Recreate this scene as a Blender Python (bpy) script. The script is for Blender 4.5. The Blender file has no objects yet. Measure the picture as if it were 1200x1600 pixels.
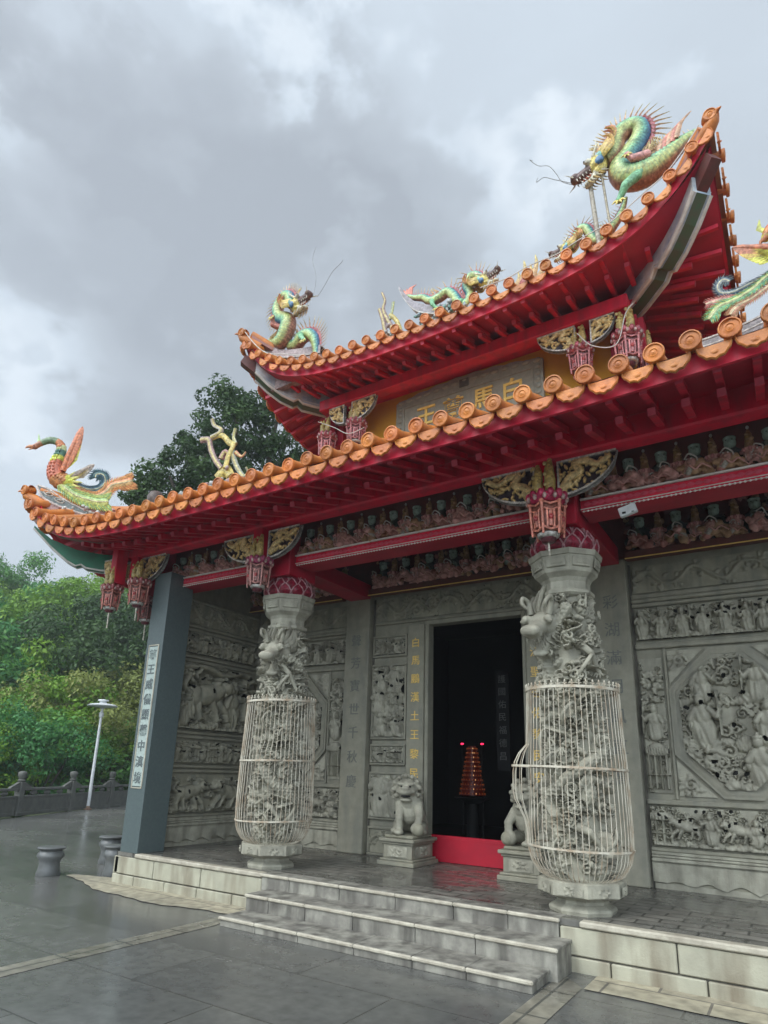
import bpy, math, random
import numpy as np
from mathutils import Vector, Matrix, Euler
sc = bpy.context.scene
R = math.radians
PI = math.pi
rng = np.random.default_rng(7)
random.seed(7)

# ------------------------------------------------------------------ camera
cam_d = bpy.data.cameras.new("camera")
cam = bpy.data.objects.new("camera", cam_d)
sc.collection.objects.link(cam)
_f, _yaw, _pit, _rol = 987.174, 0.5810258, 0.2726116, 0.0319521
_cy, _sy = math.cos(_yaw), math.sin(_yaw)
_fw = Vector((-_sy * math.cos(_pit), _cy * math.cos(_pit), math.sin(_pit)))
_r = Vector((_cy, _sy, 0)); _u = _r.cross(_fw)
_c, _s = math.cos(_rol), math.sin(_rol)
_rr = _c * _r + _s * _u; _uu = -_s * _r + _c * _u
_m = Matrix((_rr, _uu, -_fw)).transposed().to_4x4()
_m.translation = Vector((0, 0, 1.6))
cam.matrix_world = _m
cam_d.sensor_width = 36; cam_d.sensor_fit = 'AUTO'
cam_d.lens = _f / 1600 * 36
cam_d.shift_x = (600 - 587.94) / 1600
cam_d.shift_y = (927.62 - 800) / 1600
cam_d.clip_start = 0.05; cam_d.clip_end = 2000
sc.camera = cam

# ------------------------------------------------------------------ world: overcast sky
SUN_EL, SUN_AZ = 47, 200          # degrees; azimuth clockwise from +Y
world = bpy.data.worlds.new("World"); sc.world = world; world.use_nodes = True
wn = world.node_tree; wn.nodes.clear()
def WN(t, **k):
    n = wn.nodes.new(t)
    for a, b in k.items(): setattr(n, a, b)
    return n
w_out = WN('ShaderNodeOutputWorld'); w_bg = WN('ShaderNodeBackground')
w_sky = WN('ShaderNodeTexSky', sky_type='NISHITA', sun_disc=False)
w_sky.sun_elevation = R(SUN_EL); w_sky.sun_rotation = R(SUN_AZ)
w_sky.air_density = 1.3; w_sky.dust_density = 2.0
w_tc = WN('ShaderNodeTexCoord')
w_map = WN('ShaderNodeMapping'); w_map.inputs['Scale'].default_value = (1.0, 1.0, 1.5)
wn.links.new(w_tc.outputs['Generated'], w_map.inputs['Vector'])
w_n1 = WN('ShaderNodeTexNoise'); w_n1.inputs['Scale'].default_value = 2.3; w_n1.inputs['Detail'].default_value = 5; w_n1.inputs['Roughness'].default_value = .45
w_n1.inputs['Distortion'].default_value = .35
wn.links.new(w_map.outputs[0], w_n1.inputs['Vector'])
def wmath(op, a, b, clamp=False):
    n = WN('ShaderNodeMath', operation=op); n.use_clamp = clamp
    for i, v in enumerate((a, b)):
        if isinstance(v, (int, float)): n.inputs[i].default_value = v
        else: wn.links.new(v, n.inputs[i])
    return n.outputs[0]
def cloud_mass(az, el, lo, hi, amp):          # smooth mass of cloud around a compass direction
    d = (math.sin(R(az)) * math.cos(R(el)), math.cos(R(az)) * math.cos(R(el)), math.sin(R(el)))
    n = WN('ShaderNodeVectorMath', operation='DOT_PRODUCT'); n.inputs[1].default_value = d
    wv = WN('ShaderNodeVectorMath', operation='MULTIPLY_ADD')
    wv.inputs[1].default_value = (.3, .3, .3)
    wn.links.new(w_n2.outputs['Color'], wv.inputs[0]); wn.links.new(w_off.outputs[0], wv.inputs[2])
    wn.links.new(wv.outputs[0], n.inputs[0])
    mr = WN('ShaderNodeMapRange', interpolation_type='SMOOTHSTEP')
    mr.inputs['From Min'].default_value = lo; mr.inputs['From Max'].default_value = hi; mr.inputs['To Max'].default_value = amp
    wn.links.new(n.outputs['Value'], mr.inputs['Value'])
    return mr.outputs[0]
w_n2 = WN('ShaderNodeTexNoise'); w_n2.inputs['Scale'].default_value = 3.2; w_n2.inputs['Detail'].default_value = 6; w_n2.inputs['Roughness'].default_value = .55
wn.links.new(w_map.outputs[0], w_n2.inputs['Vector'])
w_off = WN('ShaderNodeVectorMath', operation='ADD'); w_off.inputs[1].default_value = (-.15, -.15, -.15)
wn.links.new(w_tc.outputs['Generated'], w_off.inputs[0])
dark = wmath('ADD', cloud_mass(-57, 48, .93, .995, .95), cloud_mass(-47, 37, .955, .995, .5))
bright = wmath('ADD', cloud_mass(-62, 62, .955, .998, 1.0), wmath('ADD', cloud_mass(-36, 62, .975, 1.0, .8), cloud_mass(-63, 33, .975, 1.0, .7)))
# factor 0 dark .. 1 white
fac = wmath('ADD', .47, wmath('MULTIPLY', wmath('SUBTRACT', w_n1.outputs['Fac'], .5), .55))
fac = wmath('SUBTRACT', fac, wmath('MULTIPLY', dark, .42))
fac = wmath('ADD', fac, wmath('MULTIPLY', bright, .38), True)
w_ramp = WN('ShaderNodeValToRGB')
el = w_ramp.color_ramp.elements
el[0].position = 0; el[0].color = (.262, .288, .322, 1)
el[1].position = 1; el[1].color = (.62, .67, .715, 1)
e = el.new(.30); e.color = (.325, .36, .40, 1)
e = el.new(.55); e.color = (.42, .475, .53, 1)
wn.links.new(fac, w_ramp.inputs[0])
w_skym = WN('ShaderNodeMix', data_type='RGBA', blend_type='MULTIPLY'); w_skym.inputs[0].default_value = 1
w_skym.inputs[7].default_value = (.09, .09, .09, 1)
wn.links.new(w_sky.outputs[0], w_skym.inputs[6])
w_mix = WN('ShaderNodeMix', data_type='RGBA'); w_mix.inputs[0].default_value = .93
wn.links.new(w_skym.outputs[2], w_mix.inputs[6]); wn.links.new(w_ramp.outputs[0], w_mix.inputs[7])
# added fill: unseen sky brightened behind the camera (towards -Y), where the sun stands
w_sep = WN('ShaderNodeSeparateXYZ'); wn.links.new(w_tc.outputs['Generated'], w_sep.inputs[0])
w_br = WN('ShaderNodeMapRange', interpolation_type='SMOOTHSTEP'); w_br.inputs['From Min'].default_value = .15; w_br.inputs['From Max'].default_value = -.75
w_br.inputs['To Min'].default_value = 1.0; w_br.inputs['To Max'].default_value = 4.3
wn.links.new(w_sep.outputs['Y'], w_br.inputs['Value'])
w_sc = WN('ShaderNodeVectorMath', operation='SCALE'); wn.links.new(w_mix.outputs[2], w_sc.inputs[0]); wn.links.new(w_br.outputs[0], w_sc.inputs['Scale'])
wn.links.new(w_sc.outputs[0], w_bg.inputs['Color']); w_bg.inputs['Strength'].default_value = 1.0
wn.links.new(w_bg.outputs[0], w_out.inputs['Surface'])

# ------------------------------------------------------------------ sun (veiled by cloud)
sun_d = bpy.data.lights.new("sun", 'SUN'); sun = bpy.data.objects.new("sun", sun_d)
sc.collection.objects.link(sun)
sun_d.energy = 1.0; sun_d.angle = R(28); sun_d.color = (1, .96, .9)
_sd = Vector((math.sin(R(SUN_AZ)) * math.cos(R(SUN_EL)), math.cos(R(SUN_AZ)) * math.cos(R(SUN_EL)), math.sin(R(SUN_EL))))
sun.rotation_euler = _sd.to_track_quat('Z', 'Y').to_euler()
sc.view_settings.view_transform = 'Standard'; sc.view_settings.look = 'None'
sc.view_settings.exposure = 0.72; sc.view_settings.gamma = 1; sc.view_settings.use_curve_mapping = False

# ------------------------------------------------------------------ mesh helpers
class MB:
    """collects vertices, faces and vertex colours, then links ONE mesh object"""
    def __init__(s): s.v = []; s.f = []; s.c = []; s.n = 0
    def add(s, V, F, col=(1, 1, 1)):
        V = np.asarray(V, float).reshape(-1, 3)
        C = np.asarray(col, float)
        if C.ndim == 1: C = np.tile(C, (len(V), 1))
        s.v.append(V); s.c.append(C)
        s.f += [tuple(int(i) + s.n for i in f) for f in F]
        s.n += len(V); return s
    def addq(s, V, Q, col=(1, 1, 1)):      # Q numpy (n,4)
        V = np.asarray(V, float).reshape(-1, 3); C = np.asarray(col, float)
        if C.ndim == 1: C = np.tile(C, (len(V), 1))
        s.v.append(V); s.c.append(C); s.f += (np.asarray(Q) + s.n).tolist(); s.n += len(V); return s
    def box(s, x0, x1, y0, y1, z0, z1, col=(1, 1, 1), bev=0.0):
        if bev <= 0:
            V = [(x, y, z) for z in (z0, z1) for y in (y0, y1) for x in (x0, x1)]
            return s.add(V, [(0, 2, 3, 1), (4, 5, 7, 6), (0, 1, 5, 4), (1, 3, 7, 5), (3, 2, 6, 7), (2, 0, 4, 6)], col)
        b = min(bev, (x1 - x0) * .45, (y1 - y0) * .45, (z1 - z0) * .45)
        V = []; idx = {}
        X = (x0, x1); Y = (y0, y1); Z = (z0, z1)
        for i in (0, 1):
            for j in (0, 1):
                for k in (0, 1):
                    sx, sy, sz = (1 - 2 * i) * b, (1 - 2 * j) * b, (1 - 2 * k) * b
                    idx[i, j, k, 0] = len(V); V.append((X[i], Y[j] + sy, Z[k] + sz))
                    idx[i, j, k, 1] = len(V); V.append((X[i] + sx, Y[j], Z[k] + sz))
                    idx[i, j, k, 2] = len(V); V.append((X[i] + sx, Y[j] + sy, Z[k]))
        F = []
        for i in (0, 1):
            q = [(i, 0, 0, 0), (i, 1, 0, 0), (i, 1, 1, 0), (i, 0, 1, 0)]; F.append([idx[a] for a in (q if i else q[::-1])])
            q = [(0, i, 0, 1), (1, i, 0, 1), (1, i, 1, 1), (0, i, 1, 1)]; F.append([idx[a] for a in (q[::-1] if i else q)])
            q = [(0, 0, i, 2), (1, 0, i, 2), (1, 1, i, 2), (0, 1, i, 2)]; F.append([idx[a] for a in (q if i else q[::-1])])
        for i in (0, 1):
            for j in (0, 1):
                q = [(i, j, 0, 0), (i, j, 1, 0), (i, j, 1, 1), (i, j, 0, 1)]; F.append([idx[a] for a in (q if i == j else q[::-1])])
                q = [(i, 0, j, 0), (i, 1, j, 0), (i, 1, j, 2), (i, 0, j, 2)]; F.append([idx[a] for a in (q[::-1] if i == j else q)])
                q = [(0, i, j, 1), (1, i, j, 1), (1, i, j, 2), (0, i, j, 2)]; F.append([idx[a] for a in (q if i == j else q[::-1])])
        for i in (0, 1):
            for j in (0, 1):
                for k in (0, 1):
                    q = [idx[i, j, k, 0], idx[i, j, k, 1], idx[i, j, k, 2]]
                    F.append(q if (i + j + k) % 2 == 1 else q[::-1])
        return s.add(V, F, col)
    def tube(s, pts, rad, n=8, col=(1, 1, 1), cap=True, flat=1.0, up=(0, 0, 1), colfn=None, closed=False):
        P = np.asarray(pts, float); m = len(P)
        if m < 2: return s
        Rd = np.asarray([rad] * m if np.isscalar(rad) else rad, float)
        T = np.gradient(P, axis=0)
        if closed: T[0] = P[1] - P[-1]; T[-1] = P[0] - P[-2]
        T /= np.maximum(np.linalg.norm(T, axis=1), 1e-9)[:, None]
        U = np.array(up, float); V = []; C = []
        for i in range(m):
            t = T[i]; a = U - t * (U @ t)
            if np.linalg.norm(a) < 1e-3: a = np.cross(t, (1, 0, 0.3))
            a /= np.linalg.norm(a); b = np.cross(t, a)
            if not closed or True: U = a * .999 + U * .001
            for k in range(n):
                th = 2 * PI * k / n
                V.append(P[i] + Rd[i] * (a * math.cos(th) + b * math.sin(th) * flat))
                C.append(colfn(i / (m - 1), th) if colfn else col)
        F = []
        for i in range(m if closed else m - 1):
            j = (i + 1) % m
            for k in range(n):
                l = (k + 1) % n
                F.append((i * n + k, i * n + l, j * n + l, j * n + k))
        if cap and not closed:
            F.append(tuple(range(n - 1, -1, -1))); F.append(tuple((m - 1) * n + k for k in range(n)))
        return s.add(V, F, np.array(C))
    def lathe(s, prof, n=24, cx=0, cy=0, cz=0, col=(1, 1, 1), ph=0.0, colfn=None, cap=True):
        V = []; C = []
        for i, (r, z) in enumerate(prof):
            for k in range(n):
                th = 2 * PI * (k + ph) / n
                V.append((cx + r * math.cos(th), cy + r * math.sin(th), cz + z))
                C.append(colfn(i, k) if colfn else col)
        F = []
        for i in range(len(prof) - 1):
            for k in range(n):
                l = (k + 1) % n
                F.append((i * n + k, i * n + l, (i + 1) * n + l, (i + 1) * n + k))
        if cap:
            F.append(tuple(range(n - 1, -1, -1))); F.append(tuple((len(prof) - 1) * n + k for k in range(n)))
        return s.add(V, F, np.array(C))
    def ell(s, c, r, col=(1, 1, 1), n=10, rot=None):
        V = []; F = []; m = max(4, n // 2 + 1)
        for i in range(m + 1):
            a = PI * i / m
            for k in range(n):
                b = 2 * PI * k / n
                V.append((r[0] * math.sin(a) * math.cos(b), r[1] * math.sin(a) * math.sin(b), r[2] * math.cos(a)))
        for i in range(m):
            for k in range(n):
                l = (k + 1) % n
                F.append((i * n + k, (i + 1) * n + k, (i + 1) * n + l, i * n + l))
        V = np.array(V)
        if rot is not None: V = V @ np.array(rot.to_matrix() if hasattr(rot, 'to_matrix') else rot).T
        return s.add(V + np.array(c), F, col)
    def poly(s, pts, d, col=(1, 1, 1)):     # closed outline (list of 3d) extruded by vector d
        n = len(pts); A = np.array(pts, float); B = A + np.array(d)
        F = [tuple(range(n)), tuple(range(2 * n - 1, n - 1, -1))] + [(i, i + n, (i + 1) % n + n, (i + 1) % n) for i in range(n)]
        return s.add(np.vstack([A, B]), F, col)
    def grid(s, V, nx, ny, col=(1, 1, 1), mask=None):   # V (ny,nx,3)
        idx = np.arange(nx * ny).reshape(ny, nx)
        Q = np.stack([idx[:-1, :-1], idx[:-1, 1:], idx[1:, 1:], idx[1:, :-1]], -1).reshape(-1, 4)
        if mask is not None:
            mk = (mask[:-1, :-1] & mask[1:, 1:] & mask[:-1, 1:] & mask[1:, :-1]).reshape(-1); Q = Q[mk]
        return s.addq(V.reshape(-1, 3), Q, col)
    def xf(s, M):      # transform everything collected so far
        M = np.array(M)
        s.v = [(v @ M[:3, :3].T + M[:3, 3]) for v in s.v]; return s
    def merge(s, o, M=None):
        M = None if M is None else np.array(M)
        for v, c in zip(o.v, o.c):
            s.v.append(v if M is None else v @ M[:3, :3].T + M[:3, 3]); s.c.append(c)
        k = s.n; s.f += [tuple(i + k for i in f) for f in o.f]; s.n += o.n; return s
    def mesh(s, name, smooth=None):
        me = bpy.data.meshes.new(name)
        V = np.vstack(s.v); C = np.vstack(s.c)
        tot = np.array([len(f) for f in s.f], np.int32)
        loops = np.fromiter((i for f in s.f for i in f), np.int32, int(tot.sum()))
        me.vertices.add(len(V)); me.vertices.foreach_set('co', V.astype(np.float32).ravel())
        me.loops.add(len(loops)); me.loops.foreach_set('vertex_index', loops)
        me.polygons.add(len(tot)); st = np.zeros(len(tot), np.int32); st[1:] = np.cumsum(tot)[:-1]
        me.polygons.foreach_set('loop_start', st); me.polygons.foreach_set('loop_total', tot)
        me.update(calc_edges=True)
        at = me.color_attributes.new('Col', 'FLOAT_COLOR', 'POINT')
        c4 = np.ones((len(V), 4), np.float32); c4[:, :3] = C; at.data.foreach_set('color', c4.ravel())
        me.polygons.foreach_set('use_smooth', np.zeros(len(tot), bool))
        if smooth:
            me.polygons.foreach_set('use_smooth', np.ones(len(tot), bool))
            if smooth < 180:
                me.set_sharp_from_angle(angle=R(smooth))
        return me
    def build(s, name, mat, parent=None, smooth=None, **props):
        o = bpy.data.objects.new(name, s.mesh(name, smooth)); sc.collection.objects.link(o)
        o.data.materials.append(mat)
        if parent: o.parent = parent
        for k, v in props.items(): o[k] = v
        return o
def tag(o, label=None, cat=None, group=None, kind=None):
    if label: o['label'] = label
    if cat: o['category'] = cat
    if group: o['group'] = group
    if kind: o['kind'] = kind
    return o
def empty(name, loc=(0, 0, 0), rz=0.0):
    o = bpy.data.objects.new(name, None); sc.collection.objects.link(o)
    o.location = loc; o.rotation_euler = (0, 0, rz); o.empty_display_size = .2
    return o
def copy_tree(o, parent=None):
    c = o.copy(); sc.collection.objects.link(c); c.parent = parent
    for ch in list(o.children): copy_tree(ch, c)
    return c
def rebase(root, origin):
    """children were built in world coordinates: hang them under an Empty at origin"""
    for ch in root.children: ch.location = ch.location - Vector(origin)
def spline(pts, n=8, closed=False):
    P = np.asarray(pts, float); m = len(P); out = []
    rngs = range(m) if closed else range(m - 1)
    for i in rngs:
        if closed: a, b, c, d = P[i - 1], P[i], P[(i + 1) % m], P[(i + 2) % m]
        else: a, b, c, d = P[max(i - 1, 0)], P[i], P[i + 1], P[min(i + 2, m - 1)]
        for k in range(n):
            t = k / n
            out.append(.5 * ((2 * b) + (-a + c) * t + (2 * a - 5 * b + 4 * c - d) * t * t + (-a + 3 * b - 3 * c + d) * t ** 3))
    if not closed: out.append(P[-1])
    return np.array(out)
def xz(pts, y): return [(p[0], y, p[1]) for p in pts]

# ------------------------------------------------------------------ materials
def material(name, col=None, col2=None, rough=.6, scale=6.0, bump=.0, bscale=None, metal=0.0, attr=False,
             spec=.4, detail=6, contrast=(.35, .65), streak=None, emit=None, bdist=.01, coords='Object', rough2=None, stretch=(1, 1, 1), mosaic=None):
    m = bpy.data.materials.new(name); m.use_nodes = True
    nt = m.node_tree; N = nt.nodes; L = nt.links
    b = N['Principled BSDF']; b.inputs['Roughness'].default_value = rough
    b.inputs['Metallic'].default_value = metal; b.inputs['Specular IOR Level'].default_value = spec
    tc = N.new('ShaderNodeTexCoord'); mp = N.new('ShaderNodeMapping'); mp.inputs['Scale'].default_value = stretch
    if coords == 'World':
        g = N.new('ShaderNodeNewGeometry'); L.new(g.outputs['Position'], mp.inputs['Vector'])
    else: L.new(tc.outputs[coords], mp.inputs['Vector'])
    nz = N.new('ShaderNodeTexNoise'); nz.inputs['Scale'].default_value = scale; nz.inputs['Detail'].default_value = detail
    nz.inputs['Roughness'].default_value = .6
    L.new(mp.outputs[0], nz.inputs['Vector'])
    rm = N.new('ShaderNodeMapRange'); rm.inputs['From Min'].default_value = contrast[0]; rm.inputs['From Max'].default_value = contrast[1]
    L.new(nz.outputs['Fac'], rm.inputs['Value'])
    mx = N.new('ShaderNodeMix'); mx.data_type = 'RGBA'
    L.new(rm.outputs[0], mx.inputs[0])
    if attr:
        a = N.new('ShaderNodeAttribute'); a.attribute_name = 'Col'
        L.new(a.outputs['Color'], mx.inputs[6])
        mm = N.new('ShaderNodeMix'); mm.data_type = 'RGBA'; mm.blend_type = 'MULTIPLY'; mm.inputs[0].default_value = 1
        L.new(a.outputs['Color'], mm.inputs[6]); mm.inputs[7].default_value = (*(col2 or (.6, .6, .58)), 1)
        L.new(mm.outputs[2], mx.inputs[7])
    else:
        mx.inputs[6].default_value = (*col, 1); mx.inputs[7].default_value = (*(col2 or col), 1)
    last = mx.outputs[2]
    if streak:   # vertical run-off stains: (colour, amount, scale)
        s2 = N.new('ShaderNodeTexNoise'); s2.inputs['Scale'].default_value = streak[2]; s2.inputs['Detail'].default_value = 5
        mp2 = N.new('ShaderNodeMapping'); mp2.inputs['Scale'].default_value = (1, 1, .18)
        g2 = N.new('ShaderNodeNewGeometry'); L.new(g2.outputs['Position'], mp2.inputs['Vector']); L.new(mp2.outputs[0], s2.inputs['Vector'])
        r2 = N.new('ShaderNodeMapRange'); r2.inputs['From Min'].default_value = .44; r2.inputs['From Max'].default_value = .66; r2.inputs['To Max'].default_value = streak[1]
        L.new(s2.outputs['Fac'], r2.inputs['Value'])
        m3 = N.new('ShaderNodeMix'); m3.data_type = 'RGBA'; L.new(r2.outputs[0], m3.inputs[0]); L.new(last, m3.inputs[6]); m3.inputs[7].default_value = (*streak[0], 1)
        last = m3.outputs[2]
    if mosaic:   # cut-porcelain shards: each cell its own tone, with dark mortar lines
        vo = N.new('ShaderNodeTexVoronoi'); vo.inputs['Scale'].default_value = mosaic; L.new(mp.outputs[0], vo.inputs['Vector'])
        sc1 = N.new('ShaderNodeSeparateColor'); L.new(vo.outputs['Color'], sc1.inputs[0])
        mr_ = N.new('ShaderNodeMapRange'); mr_.inputs['To Min'].default_value = .62; mr_.inputs['To Max'].default_value = 1.22; L.new(sc1.outputs[0], mr_.inputs['Value'])
        v2 = N.new('ShaderNodeVectorMath'); v2.operation = 'SCALE'; L.new(last, v2.inputs[0]); L.new(mr_.outputs[0], v2.inputs['Scale']); last = v2.outputs[0]
    L.new(last, b.inputs['Base Color'])
    if rough2 is not None:
        r3 = N.new('ShaderNodeMapRange'); r3.inputs['From Min'].default_value = .35; r3.inputs['From Max'].default_value = .65
        r3.inputs['To Min'].default_value = rough; r3.inputs['To Max'].default_value = rough2
        L.new(nz.outputs['Fac'], r3.inputs['Value']); L.new(r3.outputs[0], b.inputs['Roughness'])
    if bump:
        n2 = N.new('ShaderNodeTexNoise'); n2.inputs['Scale'].default_value = bscale or scale * 4; n2.inputs['Detail'].default_value = 5
        L.new(mp.outputs[0], n2.inputs['Vector'])
        bp = N.new('ShaderNodeBump'); bp.inputs['Strength'].default_value = bump; bp.inputs['Distance'].default_value = bdist
        L.new(n2.outputs['Fac'], bp.inputs['Height']); L.new(bp.outputs[0], b.inputs['Normal'])
    if emit:
        b.inputs['Emission Color'].default_value = (*emit[0], 1); b.inputs['Emission Strength'].default_value = emit[1]
    return m
M = {}
M['stone'] = material('carved_stone', (.31, .295, .22), (.22, .21, .155), .72, 5, .35, 60, streak=((.11, .115, .10), .45, 9), spec=.3)
M['stone_light'] = material('pale_carved_stone', (.385, .37, .29), (.265, .255, .20), .7, 6, .35, 60, streak=((.15, .14, .11), .5, 8), spec=.3)
M['stone_flat'] = material('dressed_stone', (.285, .27, .205), (.23, .22, .165), .6, 8, .15, 90, streak=((.13, .135, .12), .4, 6), spec=.35)
M['granite_dark'] = material('polished_blue_granite', (.085, .110, .108), (.070, .092, .092), .42, 30, .05, 200, spec=.45)
M['inscr'] = material('pale_green_inscription_panel', (.35, .41, .375), (.29, .345, .315), .6, 40)
M['gold'] = material('gold_paint', (.85, .58, .15), (.68, .45, .11), .4, 20, spec=.5)
M['dark_text'] = material('grey_ink', (.09, .11, .11), (.12, .14, .14), .6, 30)
M['etch'] = material('shallow_etched_text', (.12, .125, .11), (.16, .165, .145), .7, 30)
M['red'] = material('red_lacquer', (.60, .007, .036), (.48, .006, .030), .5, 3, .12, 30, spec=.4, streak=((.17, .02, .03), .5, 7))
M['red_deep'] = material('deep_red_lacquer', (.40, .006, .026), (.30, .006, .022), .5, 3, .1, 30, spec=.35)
M['red_end'] = material('pinkish_red_end', (.52, .06, .10), (.42, .05, .08), .55, 10)
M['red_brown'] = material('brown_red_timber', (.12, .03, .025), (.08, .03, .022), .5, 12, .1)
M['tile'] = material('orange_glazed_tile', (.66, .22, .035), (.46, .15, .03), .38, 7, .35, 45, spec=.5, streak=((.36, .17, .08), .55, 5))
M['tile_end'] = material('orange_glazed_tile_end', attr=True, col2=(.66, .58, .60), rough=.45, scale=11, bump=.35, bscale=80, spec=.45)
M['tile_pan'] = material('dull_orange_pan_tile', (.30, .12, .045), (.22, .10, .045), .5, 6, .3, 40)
M['green'] = material('green_painted_board', (.02, .17, .09), (.03, .12, .07), .5, 6)
M['olive'] = material('olive_stripe', (.05, .10, .05), (.08, .08, .05), .5, 8)
M['bluegrey'] = material('blue_white_painted_board', (.60, .64, .66), (.22, .32, .44), .5, 3.2, contrast=(.4, .6), streak=((.30, .28, .24), .5, 6))
M['white'] = material('white_paint', (.62, .60, .55), (.48, .46, .41), .55, 9)
M['yellow'] = material('yellow_wall', (.58, .30, .02), (.48, .24, .02), .7, 2)
M['plaque'] = material('grey_stone_plaque', (.30, .29, .22), (.23, .225, .18), .6, 12, .2, 60)
M['paint'] = material('weathered_coloured_paint', attr=True, col2=(.62, .60, .58), rough=.38, scale=14, bump=.45, bscale=60, spec=.45, mosaic=42)
M['frieze'] = material('faded_painted_carving', attr=True, col2=(.45, .42, .38), rough=.6, scale=16, bump=.4, bscale=60, spec=.3)
M['wire'] = material('rusty_cream_wire', (.52, .485, .39), (.30, .21, .13), .55, 5, .2, 80, contrast=(.44, .68))
M['rust'] = material('rusty_band', (.30, .22, .15), (.16, .09, .06), .6, 12, .3, 80)
M['step'] = material('grey_granite_step', (.29, .28, .235), (.18, .17, .145), .5, 5, .2, 80, streak=((.07, .065, .055), .8, 7), rough2=.7, contrast=(.4, .6))
M['nosing'] = material('pale_step_edge', (.46, .43, .34), (.30, .27, .21), .55, 9, .2, 80)
M['block'] = material('cream_stone_block', (.40, .385, .29), (.30, .29, .22), .6, 3.0, .25, 50, streak=((.15, .12, .08), .85, 4))
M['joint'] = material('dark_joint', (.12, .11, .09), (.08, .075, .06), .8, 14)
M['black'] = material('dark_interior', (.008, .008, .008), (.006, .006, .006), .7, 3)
M['thr'] = material('red_threshold_board', (.48, .010, .030), (.40, .010, .028), .5, 4)
M['metal'] = material('white_lamp_post_paint', (.62, .64, .64), (.5, .52, .52), .4, 10)
M['fence'] = material('weathered_stone_balustrade', (.115, .115, .10), (.075, .08, .07), .7, 5, .3, 30, coords='World')
M['drum'] = material('glazed_grey_drum', (.13, .135, .13), (.085, .09, .088), .35, 6, .1, 40)
M['darktile'] = material('wet_dark_paving', (.10, .10, .09), (.06, .062, .058), .28, 4)
M['cut_shade'] = material('painted_shade_in_cuts', (.030, .030, .026), (.018, .018, .016), .9, 20)  # near-black colour painting the deep shade inside the relief holes
# ------------------------------------------------------------------ paving material (wet slabs)
def paving(name, c1, c2, sx, sy, mortar, rough=(.08, .4), msize=.012, off=.5, wet=(.42, .62), wscale=.35, bumpd=.006, grain=(.6, 1.25), dry=1.45):
    m = bpy.data.materials.new(name); m.use_nodes = True; nt = m.node_tree; N = nt.nodes; L = nt.links
    b = N['Principled BSDF']; b.inputs['Specular IOR Level'].default_value = .5
    g = N.new('ShaderNodeNewGeometry')
    br = N.new('ShaderNodeTexBrick'); br.offset = off
    br.inputs['Scale'].default_value = 1; br.inputs['Brick Width'].default_value = sx; br.inputs['Row Height'].default_value = sy
    br.inputs['Mortar Size'].default_value = msize; br.inputs['Mortar Smooth'].default_value = .3; br.inputs['Bias'].default_value = 0
    br.inputs['Color1'].default_value = (*c1, 1); br.inputs['Color2'].default_value = (*c2, 1); br.inputs['Mortar'].default_value = (*mortar, 1)
    L.new(g.outputs['Position'], br.inputs['Vector'])
    n1 = N.new('ShaderNodeTexNoise'); n1.inputs['Scale'].default_value = wscale; n1.inputs['Detail'].default_value = 8; n1.inputs['Roughness'].default_value = .62
    mp = N.new('ShaderNodeMapping'); mp.inputs['Scale'].default_value = (1, 1.6, 1)
    L.new(g.outputs['Position'], mp.inputs['Vector']); L.new(mp.outputs[0], n1.inputs['Vector'])
    r = N.new('ShaderNodeMapRange'); r.inputs['From Min'].default_value = wet[0]; r.inputs['From Max'].default_value = wet[1]
    L.new(n1.outputs['Fac'], r.inputs['Value'])                     # 0 wet .. 1 drier
    rr = N.new('ShaderNodeMapRange'); rr.inputs['To Min'].default_value = rough[0]; rr.inputs['To Max'].default_value = rough[1]
    L.new(r.outputs[0], rr.inputs['Value']); L.new(rr.outputs[0], b.inputs['Roughness'])
    n2 = N.new('ShaderNodeTexNoise'); n2.inputs['Scale'].default_value = 9; n2.inputs['Detail'].default_value = 8
    L.new(g.outputs['Position'], n2.inputs['Vector'])
    mx = N.new('ShaderNodeMix'); mx.data_type = 'RGBA'; mx.blend_type = 'MULTIPLY'
    r4 = N.new('ShaderNodeMapRange'); r4.inputs['From Min'].default_value = .3; r4.inputs['From Max'].default_value = .75; r4.inputs['To Min'].default_value = grain[0]; r4.inputs['To Max'].default_value = grain[1]
    L.new(n2.outputs['Fac'], r4.inputs['Value'])
    cc = N.new('ShaderNodeCombineColor'); 
    for i in range(3): L.new(r4.outputs[0], cc.inputs[i])
    mx.inputs[0].default_value = 1; L.new(br.outputs['Color'], mx.inputs[6]); L.new(cc.outputs[0], mx.inputs[7])
    m2 = N.new('ShaderNodeMix'); m2.data_type = 'RGBA'; m2.blend_type = 'MULTIPLY'; m2.inputs[7].default_value = (dry, dry * .98, dry * .94, 1)
    L.new(r.outputs[0], m2.inputs[0]); L.new(mx.outputs[2], m2.inputs[6])
    L.new(m2.outputs[2], b.inputs['Base Color'])
    bp = N.new('ShaderNodeBump'); bp.inputs['Strength'].default_value = .5; bp.inputs['Distance'].default_value = bumpd
    ad = N.new('ShaderNodeMath'); ad.operation = 'SUBTRACT'
    m5 = N.new('ShaderNodeMath'); m5.operation = 'MULTIPLY'; m5.inputs[1].default_value = .5
    L.new(n2.outputs['Fac'], m5.inputs[0]); L.new(m5.outputs[0], ad.inputs[0]); L.new(br.outputs['Fac'], ad.inputs[1])
    m6 = N.new('ShaderNodeMath'); m6.operation = 'MULTIPLY'; L.new(ad.outputs[0], m6.inputs[0])
    m7 = N.new('ShaderNodeMath'); m7.operation = 'ADD'; m7.inputs[1].default_value = .18; L.new(r.outputs[0], m7.inputs[0]); L.new(m7.outputs[0], m6.inputs[1])
    L.new(m6.outputs[0], bp.inputs['Height']); L.new(bp.outputs[0], b.inputs['Normal'])
    return m
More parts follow.
